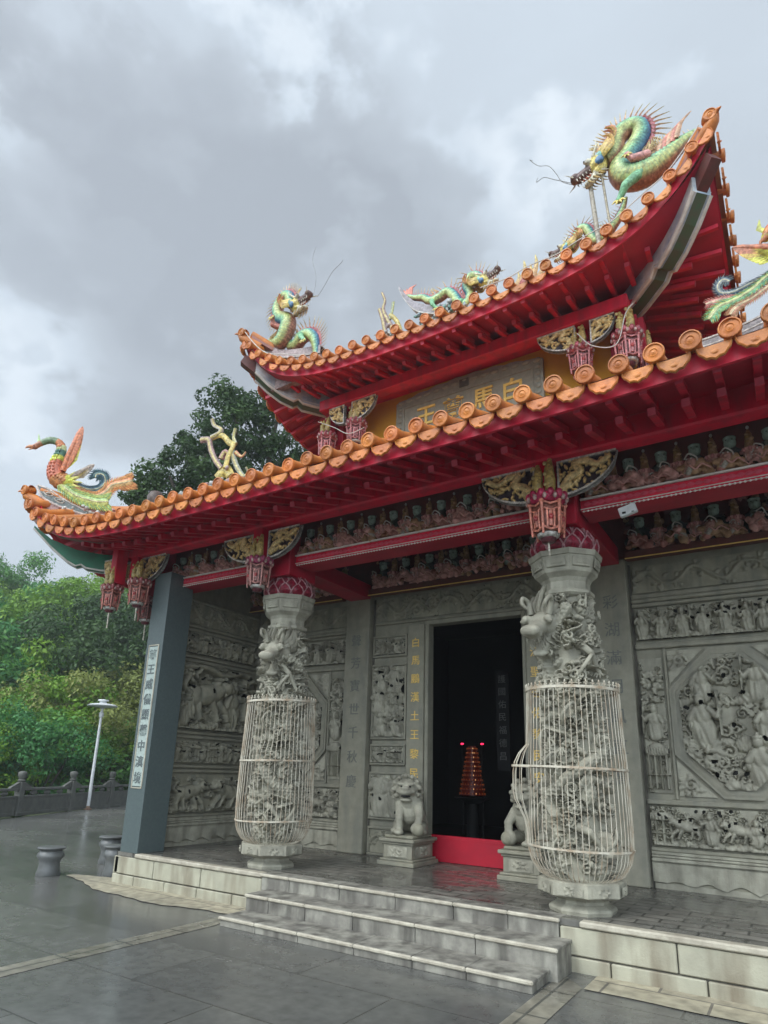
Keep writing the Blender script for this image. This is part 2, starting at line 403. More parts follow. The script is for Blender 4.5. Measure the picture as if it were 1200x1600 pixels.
M['plaza'] = paving('wet_grey_slabs', (.112, .113, .104), (.092, .093, .087), 1.8, .9, (.060, .060, .055), rough=(.15, .36), wet=(.36, .70), wscale=.28, msize=.009, bumpd=.003, grain=(.78, 1.16), dry=1.3)
M['band'] = paving('pale_paving_band', (.20, .19, .15), (.165, .155, .125), .6, .6, (.07, .07, .06), rough=(.2, .5), off=0)
M['apron'] = paving('dry_cream_paving', (.30, .275, .20), (.24, .22, .165), .75, .42, (.12, .11, .09), rough=(.5, .75), wet=(.3, .6))
M['porch'] = paving('small_wet_stone_setts', (.135, .13, .115), (.095, .092, .082), .34, .17, (.035, .034, .03), rough=(.12, .5), wet=(.42, .6), wscale=1.2, bumpd=.01)

# ------------------------------------------------------------------ ground
def terrain_z(x, y):
    # plaza plateau, drop behind the balustrade, wooded hill further off
    d = (-(x + 21.0) * .905 + (y - 13.0) * -.05)        # distance beyond the fence line, roughly
    e = -(x + 20.0) - .42 * (y - 13.0)
    e = np.maximum(e, -(x + 60) * 0 + (y - 34) * .9)
    drop = -5.0 * np.clip((e - 1.5) / 7, 0, 1) ** .8
    rise = 31.0 / (1 + np.exp(-(e - 52) / 11.0)) + .05 * np.clip(e - 60, 0, 200)
    return np.where(e > 1.5, drop + rise * np.clip((e - 10) / 22, 0, 1), 0) + np.where(e > 10, 1.6 * np.sin(x * .09) * np.cos(y * .075 + 1) * np.clip((e - 10) / 25, 0, 1), 0)
gx = np.unique(np.concatenate([np.linspace(-420, -80, 30), np.linspace(-80, 30, 90), np.linspace(30, 420, 20)]))
gy = np.unique(np.concatenate([np.linspace(-420, -40, 20), np.linspace(-40, 110, 90), np.linspace(110, 420, 20)]))
GX, GY = np.meshgrid(gx, gy); GZ = terrain_z(GX, GY) - .03
b = MB(); b.grid(np.stack([GX, GY, GZ], -1), len(gx), len(gy))
M['earth'] = material('leafy_hillside_earth', (.035, .055, .018), (.05, .06, .025), .9, .4, .5, 3, coords='World')
ground = tag(b.build('ground', M['earth'], smooth=180), kind='structure')
b = MB(); b.add([(-19.2, -40, 0), (45, -40, 0), (45, 33, 0), (-28.9, 33, 0), (-21.6, 15.4, 0), (-18.1, 9.3, 0), (-13.0, -2, 0), (-13, -40, 0)][1:], [tuple(range(7))])
tag(b.build('plaza', M['plaza']), kind='structure')
b = MB()
b.add([(-5.52, -20, .004), (-5.28, -20, .004), (-5.28, 5.21, .004), (-5.52, 5.9, .004)], [(0, 1, 2, 3)])
b.add([(-1.88, -20, .004), (-1.64, -20, .004), (-1.64, 5.62, .004), (-1.88, 5.9, .004)], [(0, 1, 2, 3)])
tag(b.build('paving_bands', M['band']), kind='structure')
# irregular dry apron along the foot of the platform
b = MB()
xs = np.linspace(-1.62, 1.2, 60); yo = 5.60 - .02 * (xs + 1.6) + .006 * np.sin(xs * 9)
V = [(x, y, .008) for x, y in zip(xs, yo)] + [(x, 6.03, .008) for x in xs]
b.add(V, [(i, i + 1, i + 61, i + 60) for i in range(59)])
xs = np.linspace(-9.1, -5.4, 80); t = (xs + 9.1) / 3.7
yo = 5.95 - .62 * np.sin(np.clip(t * 2.2, 0, PI / 2)) + .35 * t ** 2 + .03 * np.sin(xs * 5) + .012 * np.sin(xs * 17 + 1)
yt = np.where(xs < -8.15, 6.03 + .35 * t * 3, 6.03)
V = [(x, y, .008) for x, y in zip(xs, yo)] + [(x, y, .008) for x, y in zip(xs, yt)]
b.add(V, [(i, i + 1, i + 81, i + 80) for i in range(79)])
tag(b.build('dry_apron', M['apron']), kind='structure')

# ------------------------------------------------------------------ temple root and platform
TEMPLE = tag(empty('temple', (-3.8, 8.4, 0)), 'red and orange roofed temple hall with grey carved stone front and raised porch', 'temple')
TO = Vector((-3.8, 8.4, 0))
def tpart(b, name, mat, smooth=None, parent=None, **kw):
    """part of the temple, built in world coordinates"""
    o = b.build(name, mat, parent or TEMPLE, smooth, **kw)
    if parent is None: o.location = -TO
    return o
PZ = .40
b = MB(); b.box(-8.16, 2.0, 6.045, 16, -.02, PZ - .052)
plat = tpart(b, 'platform', M['joint'])
b = MB(); b.box(-8.17, 2.0, 6.04, 8.5, PZ - .05, PZ); tpart(b, 'porch_floor', M['porch'], parent=plat)
def blocks(b, x0, x1, y, z0, z1, edges, rr):
    e = [x0] + [v for v in edges if x0 < v < x1] + [x1]
    for i in range(len(e) - 1):
        b.box(e[i] + .006, e[i + 1] - .006, y, y + .09, z0 + .004, z1 - .005, bev=.008)
up = [-7.72, -7.35, -6.9, -6.45, -5.95]; lo = [-7.72, -7.10, -6.49, -5.88]
b = MB(); blocks(b, -8.17, -5.42, 6.02, .125, PZ - .052, [-7.35, -6.45], rng)
blocks(b, -8.17, -5.30, 6.012, -.01, .12, lo, rng)
tpart(b, 'stone_facing', M['block'], parent=plat); b = MB()
blocks(b, -1.93, 2.0, 6.02, .125, PZ - .052, [-.99, -.1, .8], rng)
blocks(b, -1.93, 2.0, 6.012, -.01, .12, [-1.51, -.79, -.1, .6], rng)
tpart(b, 'stone_facing', M['block'], parent=plat); b = MB()
for k in range(9): b.box(-8.19, -8.09, 6.02 + k * 1.1, 7.1 + k * 1.1, .125, PZ - .055, bev=.008)
tpart(b, 'stone_facing', M['block'], parent=plat); b = MB()
for k in range(9): b.box(-8.195, -8.09, 6.02 + k * 1.05, 7.05 + k * 1.05, -.01, .12, bev=.008)
tpart(b, 'stone_facing', M['block'], parent=plat)
b = MB(); b.box(-7.74, -5.42, 6.0, 6.12, PZ - .048, PZ + .004, bev=.012); tpart(b, 'edge_strip', M['nosing'], parent=plat); b = MB(); b.box(-1.75, 2.0, 6.0, 6.12, PZ - .048, PZ + .004, bev=.012)
tpart(b, 'edge_strip', M['nosing'], parent=plat)
# ------------------------------------------------------------------ steps
st = tag(empty('stone_steps', (-3.6, 5.6, 0)), 'three wide grey granite steps with pale worn edges leading up to the temple porch', 'steps')
def step(x0, x1, y0, y1, z0, z1, joints):
    b = MB(); e = [x0] + joints + [x1]
    for i in range(len(e) - 1):
        b.box(e[i] + .003, e[i + 1] - .003, y0 + .012, y1, z0 + .0, z1 - .034, bev=.004)
    o = b.build('step', M['step'], st); o.location = (3.6, -5.6, 0)
    c = MB()
    for i in range(len(e) - 1):
        c.box(e[i] - (.0 if i else .01), e[i + 1] - .002 + (.01 if i == len(e) - 2 else 0), y0 + .02, y1, z1 - .032, z1, bev=.006)
    p = c.build('tread', M['step'], o)
    n = MB(); 
    for i in range(len(e) - 1): n.box(e[i] - (.0 if i else .012), e[i + 1] - .002 + (.012 if i == len(e) - 2 else 0), y0 - .01, y0 + .018, z1 - .034, z1 + .001, bev=.01)
    n.build('nosing', M['nosing'], o)
step(-5.24, -1.90, 5.21, 5.62, 0, .095, [-4.75, -4.2, -3.55, -2.95, -2.45])
step(-5.28, -1.83, 5.615, 6.03, -.01, .25, [-4.95, -4.45, -3.85, -3.15, -2.55])
step(-5.42, -1.93, 6.0, 6.24, -.01, .402, [-5.0, -4.3, -3.6, -2.95, -2.4])
# ------------------------------------------------------------------ carved relief (height field built from domes, folds and capsules)
class Relief:
    def __init__(s, w, h, res=.009, wrap=False, seed=1):
        s.w, s.h = w, h; s.nx, s.nz = max(4, int(w / res)), max(4, int(h / res))
        s.X, s.Z = np.meshgrid(np.linspace(0, w, s.nx), np.linspace(0, h, s.nz))
        s.H = np.zeros_like(s.X); s.r = np.random.default_rng(seed); s.wrap = wrap
    def _win(s, cx, cz, rad):
        x0 = max(0, int((cx - rad) / s.w * (s.nx - 1))); x1 = min(s.nx, int((cx + rad) / s.w * (s.nx - 1)) + 2)
        z0 = max(0, int((cz - rad) / s.h * (s.nz - 1))); z1 = min(s.nz, int((cz + rad) / s.h * (s.nz - 1)) + 2)
        return slice(z0, max(z0, z1)), slice(x0, max(x0, x1))
    def dome(s, cx, cz, rx, rz, a=0, h0=.3, h1=.8, fold=0, ff=6, p=.5, cut=False):
        for ox in ((0, s.w, -s.w) if s.wrap else (0,)):
            W = s._win(cx + ox, cz, max(rx, rz)); 
            if s.X[W].size == 0: continue
            x = s.X[W] - cx - ox; z = s.Z[W] - cz; c, q = math.cos(a), math.sin(a)
            u = (x * c + z * q) / rx; v = (-x * q + z * c) / rz; d = 1 - u * u - v * v
            val = h0 + (h1 - h0) * np.clip(d, 0, 1) ** p
            if fold: val = val + fold * np.sin(u * ff + v * 1.5) * np.clip(d * 4, 0, 1)
            s.H[W] = np.where(d > 0, val if cut else np.maximum(s.H[W], val), s.H[W])
    def hole(s, cx, cz, rx, rz, a=0, h=-.15): s.dome(cx, cz, rx, rz, a, h, h, cut=True)
    def cap(s, p, q, r0, r1, h0=.3, h1=.8, pw=.5):
        (x0, z0), (x1, z1) = p, q
        for ox in ((0, s.w, -s.w) if s.wrap else (0,)):
            m = math.hypot(x1 - x0, z1 - z0) / 2 + max(r0, r1)
            W = s._win((x0 + x1) / 2 + ox, (z0 + z1) / 2, m)
            if s.X[W].size == 0: continue
            x = s.X[W] - x0 - ox; z = s.Z[W] - z0; dx, dz = x1 - x0, z1 - z0; L = dx * dx + dz * dz + 1e-9
            t = np.clip((x * dx + z * dz) / L, 0, 1); r = r0 + (r1 - r0) * t
            d = 1 - ((x - t * dx) ** 2 + (z - t * dz) ** 2) / r ** 2
            s.H[W] = np.where(d > 0, np.maximum(s.H[W], h0 + (h1 - h0) * np.clip(d, 0, 1) ** pw), s.H[W])
    def path(s, pts, r0, r1, h0=.3, h1=.8, n=5, pw=.5):
        P = spline([(p[0], p[1]) for p in pts], n); m = len(P)
        for i in range(m - 1):
            a = r0 + (r1 - r0) * i / (m - 1); b_ = r0 + (r1 - r0) * (i + 1) / (m - 1)
            s.cap(P[i], P[i + 1], a, b_, h0, h1, pw)
    def swirl(s, cx, cz, r, flip=1, h0=.15, h1=.5, turns=1.4, t=.2):
        n = 14; P = [(cx + flip * r * (1 - k / n * .85) * math.cos(turns * 2 * PI * k / n), cz + r * (1 - k / n * .85) * math.sin(turns * 2 * PI * k / n)) for k in range(n + 1)]
        for i in range(n): s.cap(P[i], P[i + 1], r * t, r * t, h0, h1)
    def cloud(s, cx, cz, r, h=.5):
        for k in range(3): s.swirl(cx + s.r.normal() * r * .8, cz + s.r.normal() * r * .4, r * s.r.uniform(.4, .7), s.r.choice([-1, 1]), .1, h)
    def leafy(s, cx, cz, r, n=14, h=.6):
        for k in range(n):
            a = s.r.uniform(0, 2 * PI); q = r * s.r.uniform(.1, 1) ** .6
            s.dome(cx + q * math.cos(a), cz + q * math.sin(a), r * .3, r * .16, a + s.r.normal() * .5, .15 + h * .3, h * s.r.uniform(.6, 1.1))
    def person(s, cx, z0, ht, pose=0, h=1.0, lean=0):
        r = s.r; f = r.choice([-1, 1]); w = ht * .2
        s.dome(cx, z0 + ht * .26, w * 1.15, ht * .32, lean, .35 * h, .75 * h, fold=.06, ff=9)        # skirt
        s.dome(cx + f * w * .2, z0 + ht * .2, w * .75, ht * .26, lean, .4 * h, .8 * h, fold=.06, ff=8)
        s.dome(cx, z0 + ht * .56, w * .85, ht * .2, lean, .45 * h, .9 * h, fold=.04, ff=7)               # chest
        s.dome(cx + lean * -ht * .3, z0 + ht * .82, ht * .088, ht * .105, 0, .55 * h, 1.05 * h)      # head
        s.dome(cx + lean * -ht * .3, z0 + ht * .91, ht * .11, ht * .05, 0, .5 * h, 1.0 * h)          # hat
        s.dome(cx + lean * -ht * .3, z0 + ht * .96, ht * .04, ht * .05, 0, .5 * h, .9 * h)
        ey = z0 + ht * .66
        a1 = r.uniform(-.9, .5); a2 = r.uniform(-1.2, .2)
        e1 = (cx + f * w * 1.25, ey - ht * .1 + ht * .12 * a1); s.cap((cx + f * w * .6, ey), e1, ht * .06, ht * .07, .45 * h, .95 * h)
        s.cap(e1, (e1[0] + f * w * .3, e1[1] + ht * .13), ht * .055, ht * .03, .5 * h, 1.0 * h)
        e2 = (cx - f * w * 1.1, ey - ht * .16 + ht * .1 * a2); s.cap((cx - f * w * .6, ey), e2, ht * .06, ht * .075, .45 * h, .9 * h)
        s.dome(e2[0], e2[1] - ht * .08, ht * .05, ht * .12, 0, .35 * h, .75 * h, fold=.05, ff=8)      # hanging sleeve
        if r.random() < .5: s.cap((e1[0] + f * w * .3, z0 + ht * .15), (e1[0] + f * w * .1, z0 + ht * 1.02), ht * .018, ht * .018, .6 * h, .95 * h)
    def beast(s, cx, cz, L, flip=1, h=1.0, kind='lion'):
        f = flip
        s.dome(cx, cz, L * .34, L * .17, f * .25, .35 * h, .95 * h)
        s.dome(cx - f * L * .24, cz - L * .03, L * .17, L * .17, 0, .35 * h, .9 * h)
        hx, hz = cx + f * L * .36, cz + L * .16
        s.cap((cx + f * L * .2, cz + L * .05), (hx, hz), L * .15, L * .12, .4 * h, .95 * h)
        s.dome(hx + f * L * .03, hz, L * .13, L * .12, 0, .5 * h, 1.15 * h)
        s.dome(hx + f * L * .12, hz - L * .04, L * .075, L * .06, 0, .55 * h, 1.1 * h)
        if kind == 'lion':
            for k in range(9):
                a = k / 9 * 2 * PI; s.dome(hx - f * L * .03 + L * .13 * math.cos(a), hz + L * .13 * math.sin(a), L * .045, L * .045, 0, .4 * h, .95 * h)
        for dx, w in ((-.32, -.12), (-.18, .05), (.14, .16), (.28, .3)):
            k = (cx + f * L * dx, cz - L * .12); m = (k[0] + f * L * w * .5, cz - L * .25); e = (m[0] + f * L * .05, cz - L * .38)
            s.cap(k, m, L * .075, L * .05, .35 * h, .8 * h); s.cap(m, e, L * .05, L * .04, .35 * h, .75 * h); s.dome(e[0] + f * L * .04, e[1], L * .06, L * .03, 0, .35 * h, .75 * h)
        s.path([(cx - f * L * .36, cz), (cx - f * L * .5, cz + L * .1), (cx - f * L * .42, cz + L * .25), (cx - f * L * .5, cz + L * .32)], L * .05, L * .03, .35 * h, .8 * h)
    def pavilion(s, cx, z0, w, h_, H=.9):
        s.dome(cx, z0 + h_ * .85, w * .6, h_ * .12, 0, .5 * H, .9 * H, p=.3, fold=.08, ff=30)
        s.dome(cx, z0 + h_ * .97, w * .35, h_ * .07, 0, .5 * H, .9 * H)
        for k in (-.4, -.13, .13, .4): s.cap((cx + k * w, z0), (cx + k * w, z0 + h_ * .8), w * .035, w * .035, .4 * H, .75 * H)
        s.cap((cx - w * .5, z0 + h_ * .3), (cx + w * .5, z0 + h_ * .3), w * .03, w * .03, .4 * H, .8 * H)
    def rocks(s, z, amp=.12, h=.5):
        for x in np.arange(0, s.w, amp * .7): s.dome(x + s.r.normal() * amp * .2, z + s.r.uniform(-.3, .5) * amp, amp * s.r.uniform(.4, .9), amp * s.r.uniform(.3, .7), s.r.normal() * .4, h * .3, h * s.r.uniform(.7, 1.1), fold=.04, ff=9)
    def fill(s, n, size, h=.35):
        for k in range(n):
            x, z = s.r.uniform(0, s.w), s.r.uniform(0, s.h); q = s.r.random()
            if q < .4: s.swirl(x, z, size * s.r.uniform(.6, 1.2), s.r.choice([-1, 1]), .05, h)
            elif q < .75: s.leafy(x, z, size * s.r.uniform(.8, 1.3), 7, h)
            else: s.dome(x, z, size * .7, size * .35, s.r.uniform(0, PI), .08, h, fold=.05, ff=10)
    def noise(s, amp=.04):
        for k in (6, 14, 30):
            a = s.r.uniform(0, 6, 3); s.H = s.H + np.where(s.H > .08, amp / (k / 6) * np.sin(s.X / s.h * k + a[0] + 2 * np.sin(s.Z / s.h * k * .8 + a[1])) * np.sin(s.Z / s.h * k * 1.1 + a[2]), 0)
    def verts(s, depth): return s.X, s.H * depth, s.Z

def relief_mb(rl, depth, fn, colfn=None, mask=None, lift=.007):
    X, D, Z = rl.verts(depth); V = fn(X, D + lift, Z); b = MB()
    b.grid(V, rl.nx, rl.nz, colfn(rl.H) if colfn else (1, 1, 1), mask)
    return b
def front(x0, y, z0):  return lambda X, D, Z: np.stack([x0 + X, y - D, z0 + Z], -1)
def sideR(x, y0, z0):  return lambda X, D, Z: np.stack([x + D, y0 + X, z0 + Z], -1)     # wall facing +x, X runs along +y

def scene_people(w, h, seed, n=None, ht=.8, trees=True, res=.009):
    r = Relief(w, h, res, seed=seed); r.fill(int(w * h * 90 / max(h, .3)) + 6, h * .11, .4)
    r.rocks(.02 * h, h * .16, .55)
    n = n or max(2, int(w / h * 1.9))
    for i in range(n):
        x = w * (i + .5) / n + r.r.normal() * w / n * .12
        q = r.r.random()
        if q < .68: r.person(x, h * r.r.uniform(.03, .14), h * ht * r.r.uniform(.8, 1.05), lean=r.r.normal() * .12)
        elif q < .85: r.pavilion(x, h * .08, h * .7, h * .75)
        else: r.beast(x, h * .5, h * .8, r.r.choice([-1, 1]))
    for k in range(int(n * 3)): r.hole(r.r.uniform(0, w), r.r.uniform(.45, .98) * h, h * .04, h * .025, r.r.uniform(0, 3))
    r.noise(); return r
def scene_big(w, h, seed, rows=3, res=.01):
    r = Relief(w, h, res, seed=seed); r.fill(int(w * h * 90), .08, .4)
    for k in range(rows):
        z0 = h * (k / rows) * .95; H = h / rows * 1.25
        r.rocks(z0 + .02, .1, .5)
        m = max(2, int(w / H * 1.7))
        for i in range(m):
            x = w * (i + .5) / m + r.r.normal() * .03; q = r.r.random()
            if q < .7: r.person(x, z0 + .02, H * r.r.uniform(.75, 1.0), lean=r.r.normal() * .15)
            elif q < .85: r.pavilion(x, z0 + .03, H * .7, H * .85)
            else: r.leafy(x, z0 + H * .6, H * .3, 26, .8)
    for k in range(rows * 5): r.hole(r.r.uniform(0, w), r.r.uniform(.1, .98) * h, .026, .015, r.r.uniform(0, 3))
    r.noise(); return r
def scene_beasts(w, h, seed, n=2, res=.009):
    r = Relief(w, h, res, seed=seed); r.fill(int(10 * w / h), h * .12, .35); r.rocks(.02, h * .14, .5)
    for i in range(n): r.beast(w * (i + .5) / n, h * .52, min(w / n * 1.05, h * 1.15), 1 if i % 2 == 0 else -1)
    r.swirl(w * .5, h * .45, h * .12, 1, .2, .8)
    for k in range(9): r.hole(r.r.uniform(.05, .95) * w, r.r.uniform(.3, .95) * h, h * .05, h * .025, r.r.uniform(0, 3))
    r.noise(); return r
def scene_vine(w, h, seed, res=.012):
    r = Relief(w, h, res, seed=seed)
    n = int(w / h * 2.2); pts = [(w * i / n, h * (.5 + .3 * math.sin(i * 1.9))) for i in range(n + 1)]
    r.path(pts, h * .06, h * .06, .3, .7)
    for p in pts: r.leafy(p[0], p[1], h * .3, 9, .6)
    r.noise(); return r

# ------------------------------------------------------------------ back wall, pilasters, doorway
WY = 8.42
DX0, DX1, DZ1 = -4.53, -3.05, 3.79
wall = None
b = MB(); b.box(-8.2, DX0 - .06, WY, WY + .16, PZ, 5.4); b.box(DX1 + .06, 2.0, WY, WY + .16, PZ, 5.4); b.box(DX0 - .06, DX1 + .06, WY, WY + .16, DZ1 + .06, 5.4)
wall = tpart(b, 'back_wall', M['stone_flat'])
def frame(b, x0, x1, z0, z1, y=WY, t=.035, d=.05):
    """raised moulding round a panel, butt-jointed"""
    b.box(x0, x1, y - d, y + .0, z1 - t, z1, bev=.008); b.box(x0, x1, y - d, y + .0, z0, z0 + t, bev=.008)
    b.box(x0, x0 + t, y - d + .004, y + .0, z0 + t, z1 - t, bev=.006); b.box(x1 - t, x1, y - d + .004, y + .0, z0 + t, z1 - t, bev=.006)
def relief_part(name, rl, fn, depth=.09, mat='stone', label=None, mask=None, parent=None):
    pierced = rl.H > -.05; pierced[0] = pierced[-1] = True; pierced[:, 0] = pierced[:, -1] = True
    mk = pierced if mask is None else (mask & pierced)
    o = relief_mb(rl, depth * 1.08, fn, mask=mk, lift=.022).build(name, M[mat], parent or TEMPLE, 60)
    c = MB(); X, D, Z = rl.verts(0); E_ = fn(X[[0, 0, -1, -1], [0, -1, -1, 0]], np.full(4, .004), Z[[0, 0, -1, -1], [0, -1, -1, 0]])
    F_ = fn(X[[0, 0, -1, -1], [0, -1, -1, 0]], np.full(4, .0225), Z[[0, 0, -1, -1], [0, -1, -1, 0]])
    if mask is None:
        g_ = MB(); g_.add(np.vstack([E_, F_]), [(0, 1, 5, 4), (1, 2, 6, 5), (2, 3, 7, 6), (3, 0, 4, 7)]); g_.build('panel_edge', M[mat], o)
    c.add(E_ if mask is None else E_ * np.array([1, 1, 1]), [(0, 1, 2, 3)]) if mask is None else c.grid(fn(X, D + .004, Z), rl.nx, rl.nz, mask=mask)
    c.build('shade_backing', M['cut_shade'], o)  # thin dark sheet behind the holes, its colour stands in for shade
    if parent is None: o.location = -TO
    if label: o['label'] = label
    return o
def base_block(x0, x1, fn_axis='x', x=None):
    """foot of a wall bay with a rippling scalloped cloth-like apron"""
    b = MB(); w = x1 - x0; n = int(w / .02); xs = np.linspace(0, w, n); H = .285
    ph = np.abs(((xs / .30) % 1) - .5) * 2
    low = .03 + .045 * ph ** .6 + .03 * np.sin(xs * 9) ** 2
    V = []; F = []
    for k, (xx, l) in enumerate(zip(xs, low)):
        V += [(x0 + xx, WY - .035 - .012 * math.sin(xx * 20), PZ + l), (x0 + xx, WY - .045, PZ + H), (x0 + xx, WY, PZ + H), (x0 + xx, WY, PZ + l - .01)]
    for k in range(n - 1):
        a = 4 * k; F += [(a, a + 4, a + 5, a + 1), (a + 1, a + 5, a + 6, a + 2), (a, a + 3, a + 7, a + 4)]
    b.add(V, F)
    b.box(x0, x1, WY - .02, WY, PZ, PZ + .06)
    b.box(x0 - .0, x1 + .0, WY - .075, WY, PZ + H + .003, PZ + H + .045, bev=.012); b.box(x0, x1, WY - .05, WY, PZ + H + .048, PZ + H + .075, bev=.008)
    b.box(x0, x1, WY - .03, WY, PZ + H + .078, PZ + H + .13, bev=.006)
    return b
def octo(b, x0, x1, z0, z1, cx, cz, y, t, d):
    P = [(x0 + cx, z0), (x1 - cx, z0), (x1, z0 + cz), (x1, z1 - cz), (x1 - cx, z1), (x0 + cx, z1), (x0, z1 - cz), (x0, z0 + cz)]
    c = np.array([(x0 + x1) / 2, (z0 + z1) / 2]); s = 1 - t / ((x1 - x0) / 2)
    for i in range(8):
        a, q = np.array(P[i]), np.array(P[(i + 1) % 8]); a2, q2 = c + (a - c) * s, c + (q - c) * s
        b.poly([(a[0], y - d, a[1]), (q[0], y - d, q[1]), (q2[0], y - d, q2[1]), (a2[0], y - d, a2[1])][::-1], (0, d, 0))
        a3, q3 = c + (a - c) * (1 - .3 * (1 - s)), c + (q - c) * (1 - .3 * (1 - s)); a4, q4 = c + (a - c) * (1 - .6 * (1 - s)), c + (q - c) * (1 - .6 * (1 - s))
        b.poly([(a3[0], y - d - .008, a3[1]), (q3[0], y - d - .008, q3[1]), (q4[0], y - d - .008, q4[1]), (a4[0], y - d - .008, a4[1])][::-1], (0, .0078, 0))
    return P
def bay(x0, x1, seed, strips=True):
    b = base_block(x0 + .02, x1 - .02); tpart(b, 'base_moulding', M['stone_light'])
    f = MB()
    for z in (1.345, 3.20, 3.85): f.box(x0 + .02, x1 - .02, WY - .05, WY, z - .03, z + .03, bev=.01)
    f.box(x0 + .02, x1 - .02, WY - .07, WY, 3.765, 3.815, bev=.012)
    f.box(x0 + .02, x1 - .02, WY - .05, WY, 3.71, 3.76, bev=.012)
    f.box(x0 + .02, x1 - .02, WY - .045, WY, .80, .845, bev=.01)
    xa, xb = x0 + .37, x1 - .37
    octo(f, xa, xb, 1.41, 3.14, .47, .48, WY, .11, .05)
    f.box(xa - .035, xa - .004, WY - .035, WY, 1.38, 3.165, bev=.006); f.box(xb + .004, xb + .035, WY - .035, WY, 1.38, 3.165, bev=.006)
    tpart(f, 'panel_frame', M['stone_flat'])
    w = x1 - x0 - .1
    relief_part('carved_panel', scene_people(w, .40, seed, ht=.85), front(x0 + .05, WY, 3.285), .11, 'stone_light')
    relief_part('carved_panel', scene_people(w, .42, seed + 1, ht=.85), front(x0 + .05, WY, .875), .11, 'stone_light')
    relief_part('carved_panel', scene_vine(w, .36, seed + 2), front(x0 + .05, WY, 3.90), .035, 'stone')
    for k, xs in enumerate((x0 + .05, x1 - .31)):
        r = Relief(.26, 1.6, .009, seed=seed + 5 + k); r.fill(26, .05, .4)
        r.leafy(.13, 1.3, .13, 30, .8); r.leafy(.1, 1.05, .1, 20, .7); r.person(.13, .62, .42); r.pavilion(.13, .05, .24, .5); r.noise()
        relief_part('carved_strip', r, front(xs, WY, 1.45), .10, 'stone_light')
    # octagonal scene
    W, Hh = xb - xa - .2, 1.53
    r = scene_big(W, Hh, seed + 9, 3)
    cx, cz = .42, .43
    in_ = (np.abs(r.X - W / 2) / (W / 2) < 1) & ((np.minimum(r.X, W - r.X) / cx + np.minimum(r.Z, Hh - r.Z) / cz) > 1.0)
    r.H = np.where(in_, r.H, 0)
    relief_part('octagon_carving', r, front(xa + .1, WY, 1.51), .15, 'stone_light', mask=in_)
    c = MB()
    for sx in (0, 1):
        for sz in (0, 1):
            q = Relief(.44, .45, .012, seed=seed + 20 + sx * 2 + sz)
            ccx = .13 if sx == 0 else .31; ccz = .13 if sz == 0 else .32
            q.leafy(ccx, ccz, .13, 14, .5); q.swirl(ccx, ccz, .08, 1, .1, .6)
            tri = (q.X if sx == 0 else .44 - q.X) / .44 + (q.Z if sz == 0 else .45 - q.Z) / .45 < .93
            q.H = np.where(tri, .18 + q.H, 0)
            X, D, Z = q.verts(.07); D = D + .007; c.grid(np.stack([(xa + .01 if sx == 0 else xb - .45) + X, WY - D, (1.42 if sz == 0 else 2.68) + Z], -1), q.nx, q.nz, mask=tri)
    tpart(c, 'corner_carving', M['stone_light'], 60)
bay(-8.08, -6.02, 100); bay(-1.58, .48, 140)
for k, xc in enumerate((-5.785, -1.815)):
    b = MB(); b.box(xc - .23, xc + .23, WY - .14, WY, PZ, 4.36, bev=.012)
    p = tpart(b, 'pilaster', M['stone_flat'])
    b = MB(); b.box(xc - .265, xc - .24, WY - .02, WY, PZ, 4.3); b.box(xc + .24, xc + .265, WY - .02, WY, PZ, 4.3); tpart(b, 'dark_joint_strip', M['joint'], parent=p)  # dark raised strips down both sides of the pilaster
b = MB(); b.box(.5, .92, WY - .14, WY, PZ, 4.36, bev=.01); tpart(b, 'pilaster', M['stone_flat'])
# door surround: stone strips with couplet, carved column of panels either side, lintel carving above
b = MB()
for xa_, xb_ in ((DX0 - .06, DX0), (DX1, DX1 + .06)): b.box(xa_, xb_, WY - .03, WY + .15, PZ, DZ1 + .06, bev=.01)
for xa_, xb_ in ((-4.885, DX0 - .064), (DX1 + .064, -2.72)):
    b.box(xa_, xb_, WY - .055, WY, PZ + .4, DZ1 + .02, bev=.01); b.box(xa_, xb_, WY - .04, WY, PZ, PZ + .395, bev=.01)
b.box(DX0, DX1, WY - .03, WY + .15, DZ1, DZ1 + .06)
b.box(-5.5, -2.1, WY - .05, WY, DZ1 + .065, DZ1 + .10, bev=.008)
tpart(b, 'door_surround', M['stone_flat'])
for sx in (-1, 1):
    x0, x1 = (-5.53, -4.90) if sx < 0 else (-2.70, -2.07)
    f = MB()
    for z0, z1 in ((3.33, 3.68), (2.06, 3.22), (1.68, 1.99), (.90, 1.58), (PZ, .80)): frame(f, x0, x1, z0, z1)
    tpart(f, 'panel_frame', M['stone_flat'])
    s0 = 200 + sx * 7
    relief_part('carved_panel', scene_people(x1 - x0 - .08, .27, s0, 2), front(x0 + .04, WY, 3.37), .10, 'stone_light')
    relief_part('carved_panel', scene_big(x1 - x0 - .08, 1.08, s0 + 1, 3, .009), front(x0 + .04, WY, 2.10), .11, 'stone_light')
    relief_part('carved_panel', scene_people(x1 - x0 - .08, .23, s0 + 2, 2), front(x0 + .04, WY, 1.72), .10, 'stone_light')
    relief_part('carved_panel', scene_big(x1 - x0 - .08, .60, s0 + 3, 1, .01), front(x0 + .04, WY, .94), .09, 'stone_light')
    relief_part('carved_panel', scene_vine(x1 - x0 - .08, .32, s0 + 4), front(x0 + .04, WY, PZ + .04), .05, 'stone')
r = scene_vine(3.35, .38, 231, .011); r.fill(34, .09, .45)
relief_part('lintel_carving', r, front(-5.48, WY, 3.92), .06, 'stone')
# red board across the door foot
b = MB(); b.box(DX0 + .004, DX1 - .004, WY + .03, WY + .09, PZ + .003, .752, bev=.006); b.box(DX0 + .03, DX1 - .03, WY + .022, WY + .03, .70, .715)
tpart(b, 'threshold_board', M['thr'])
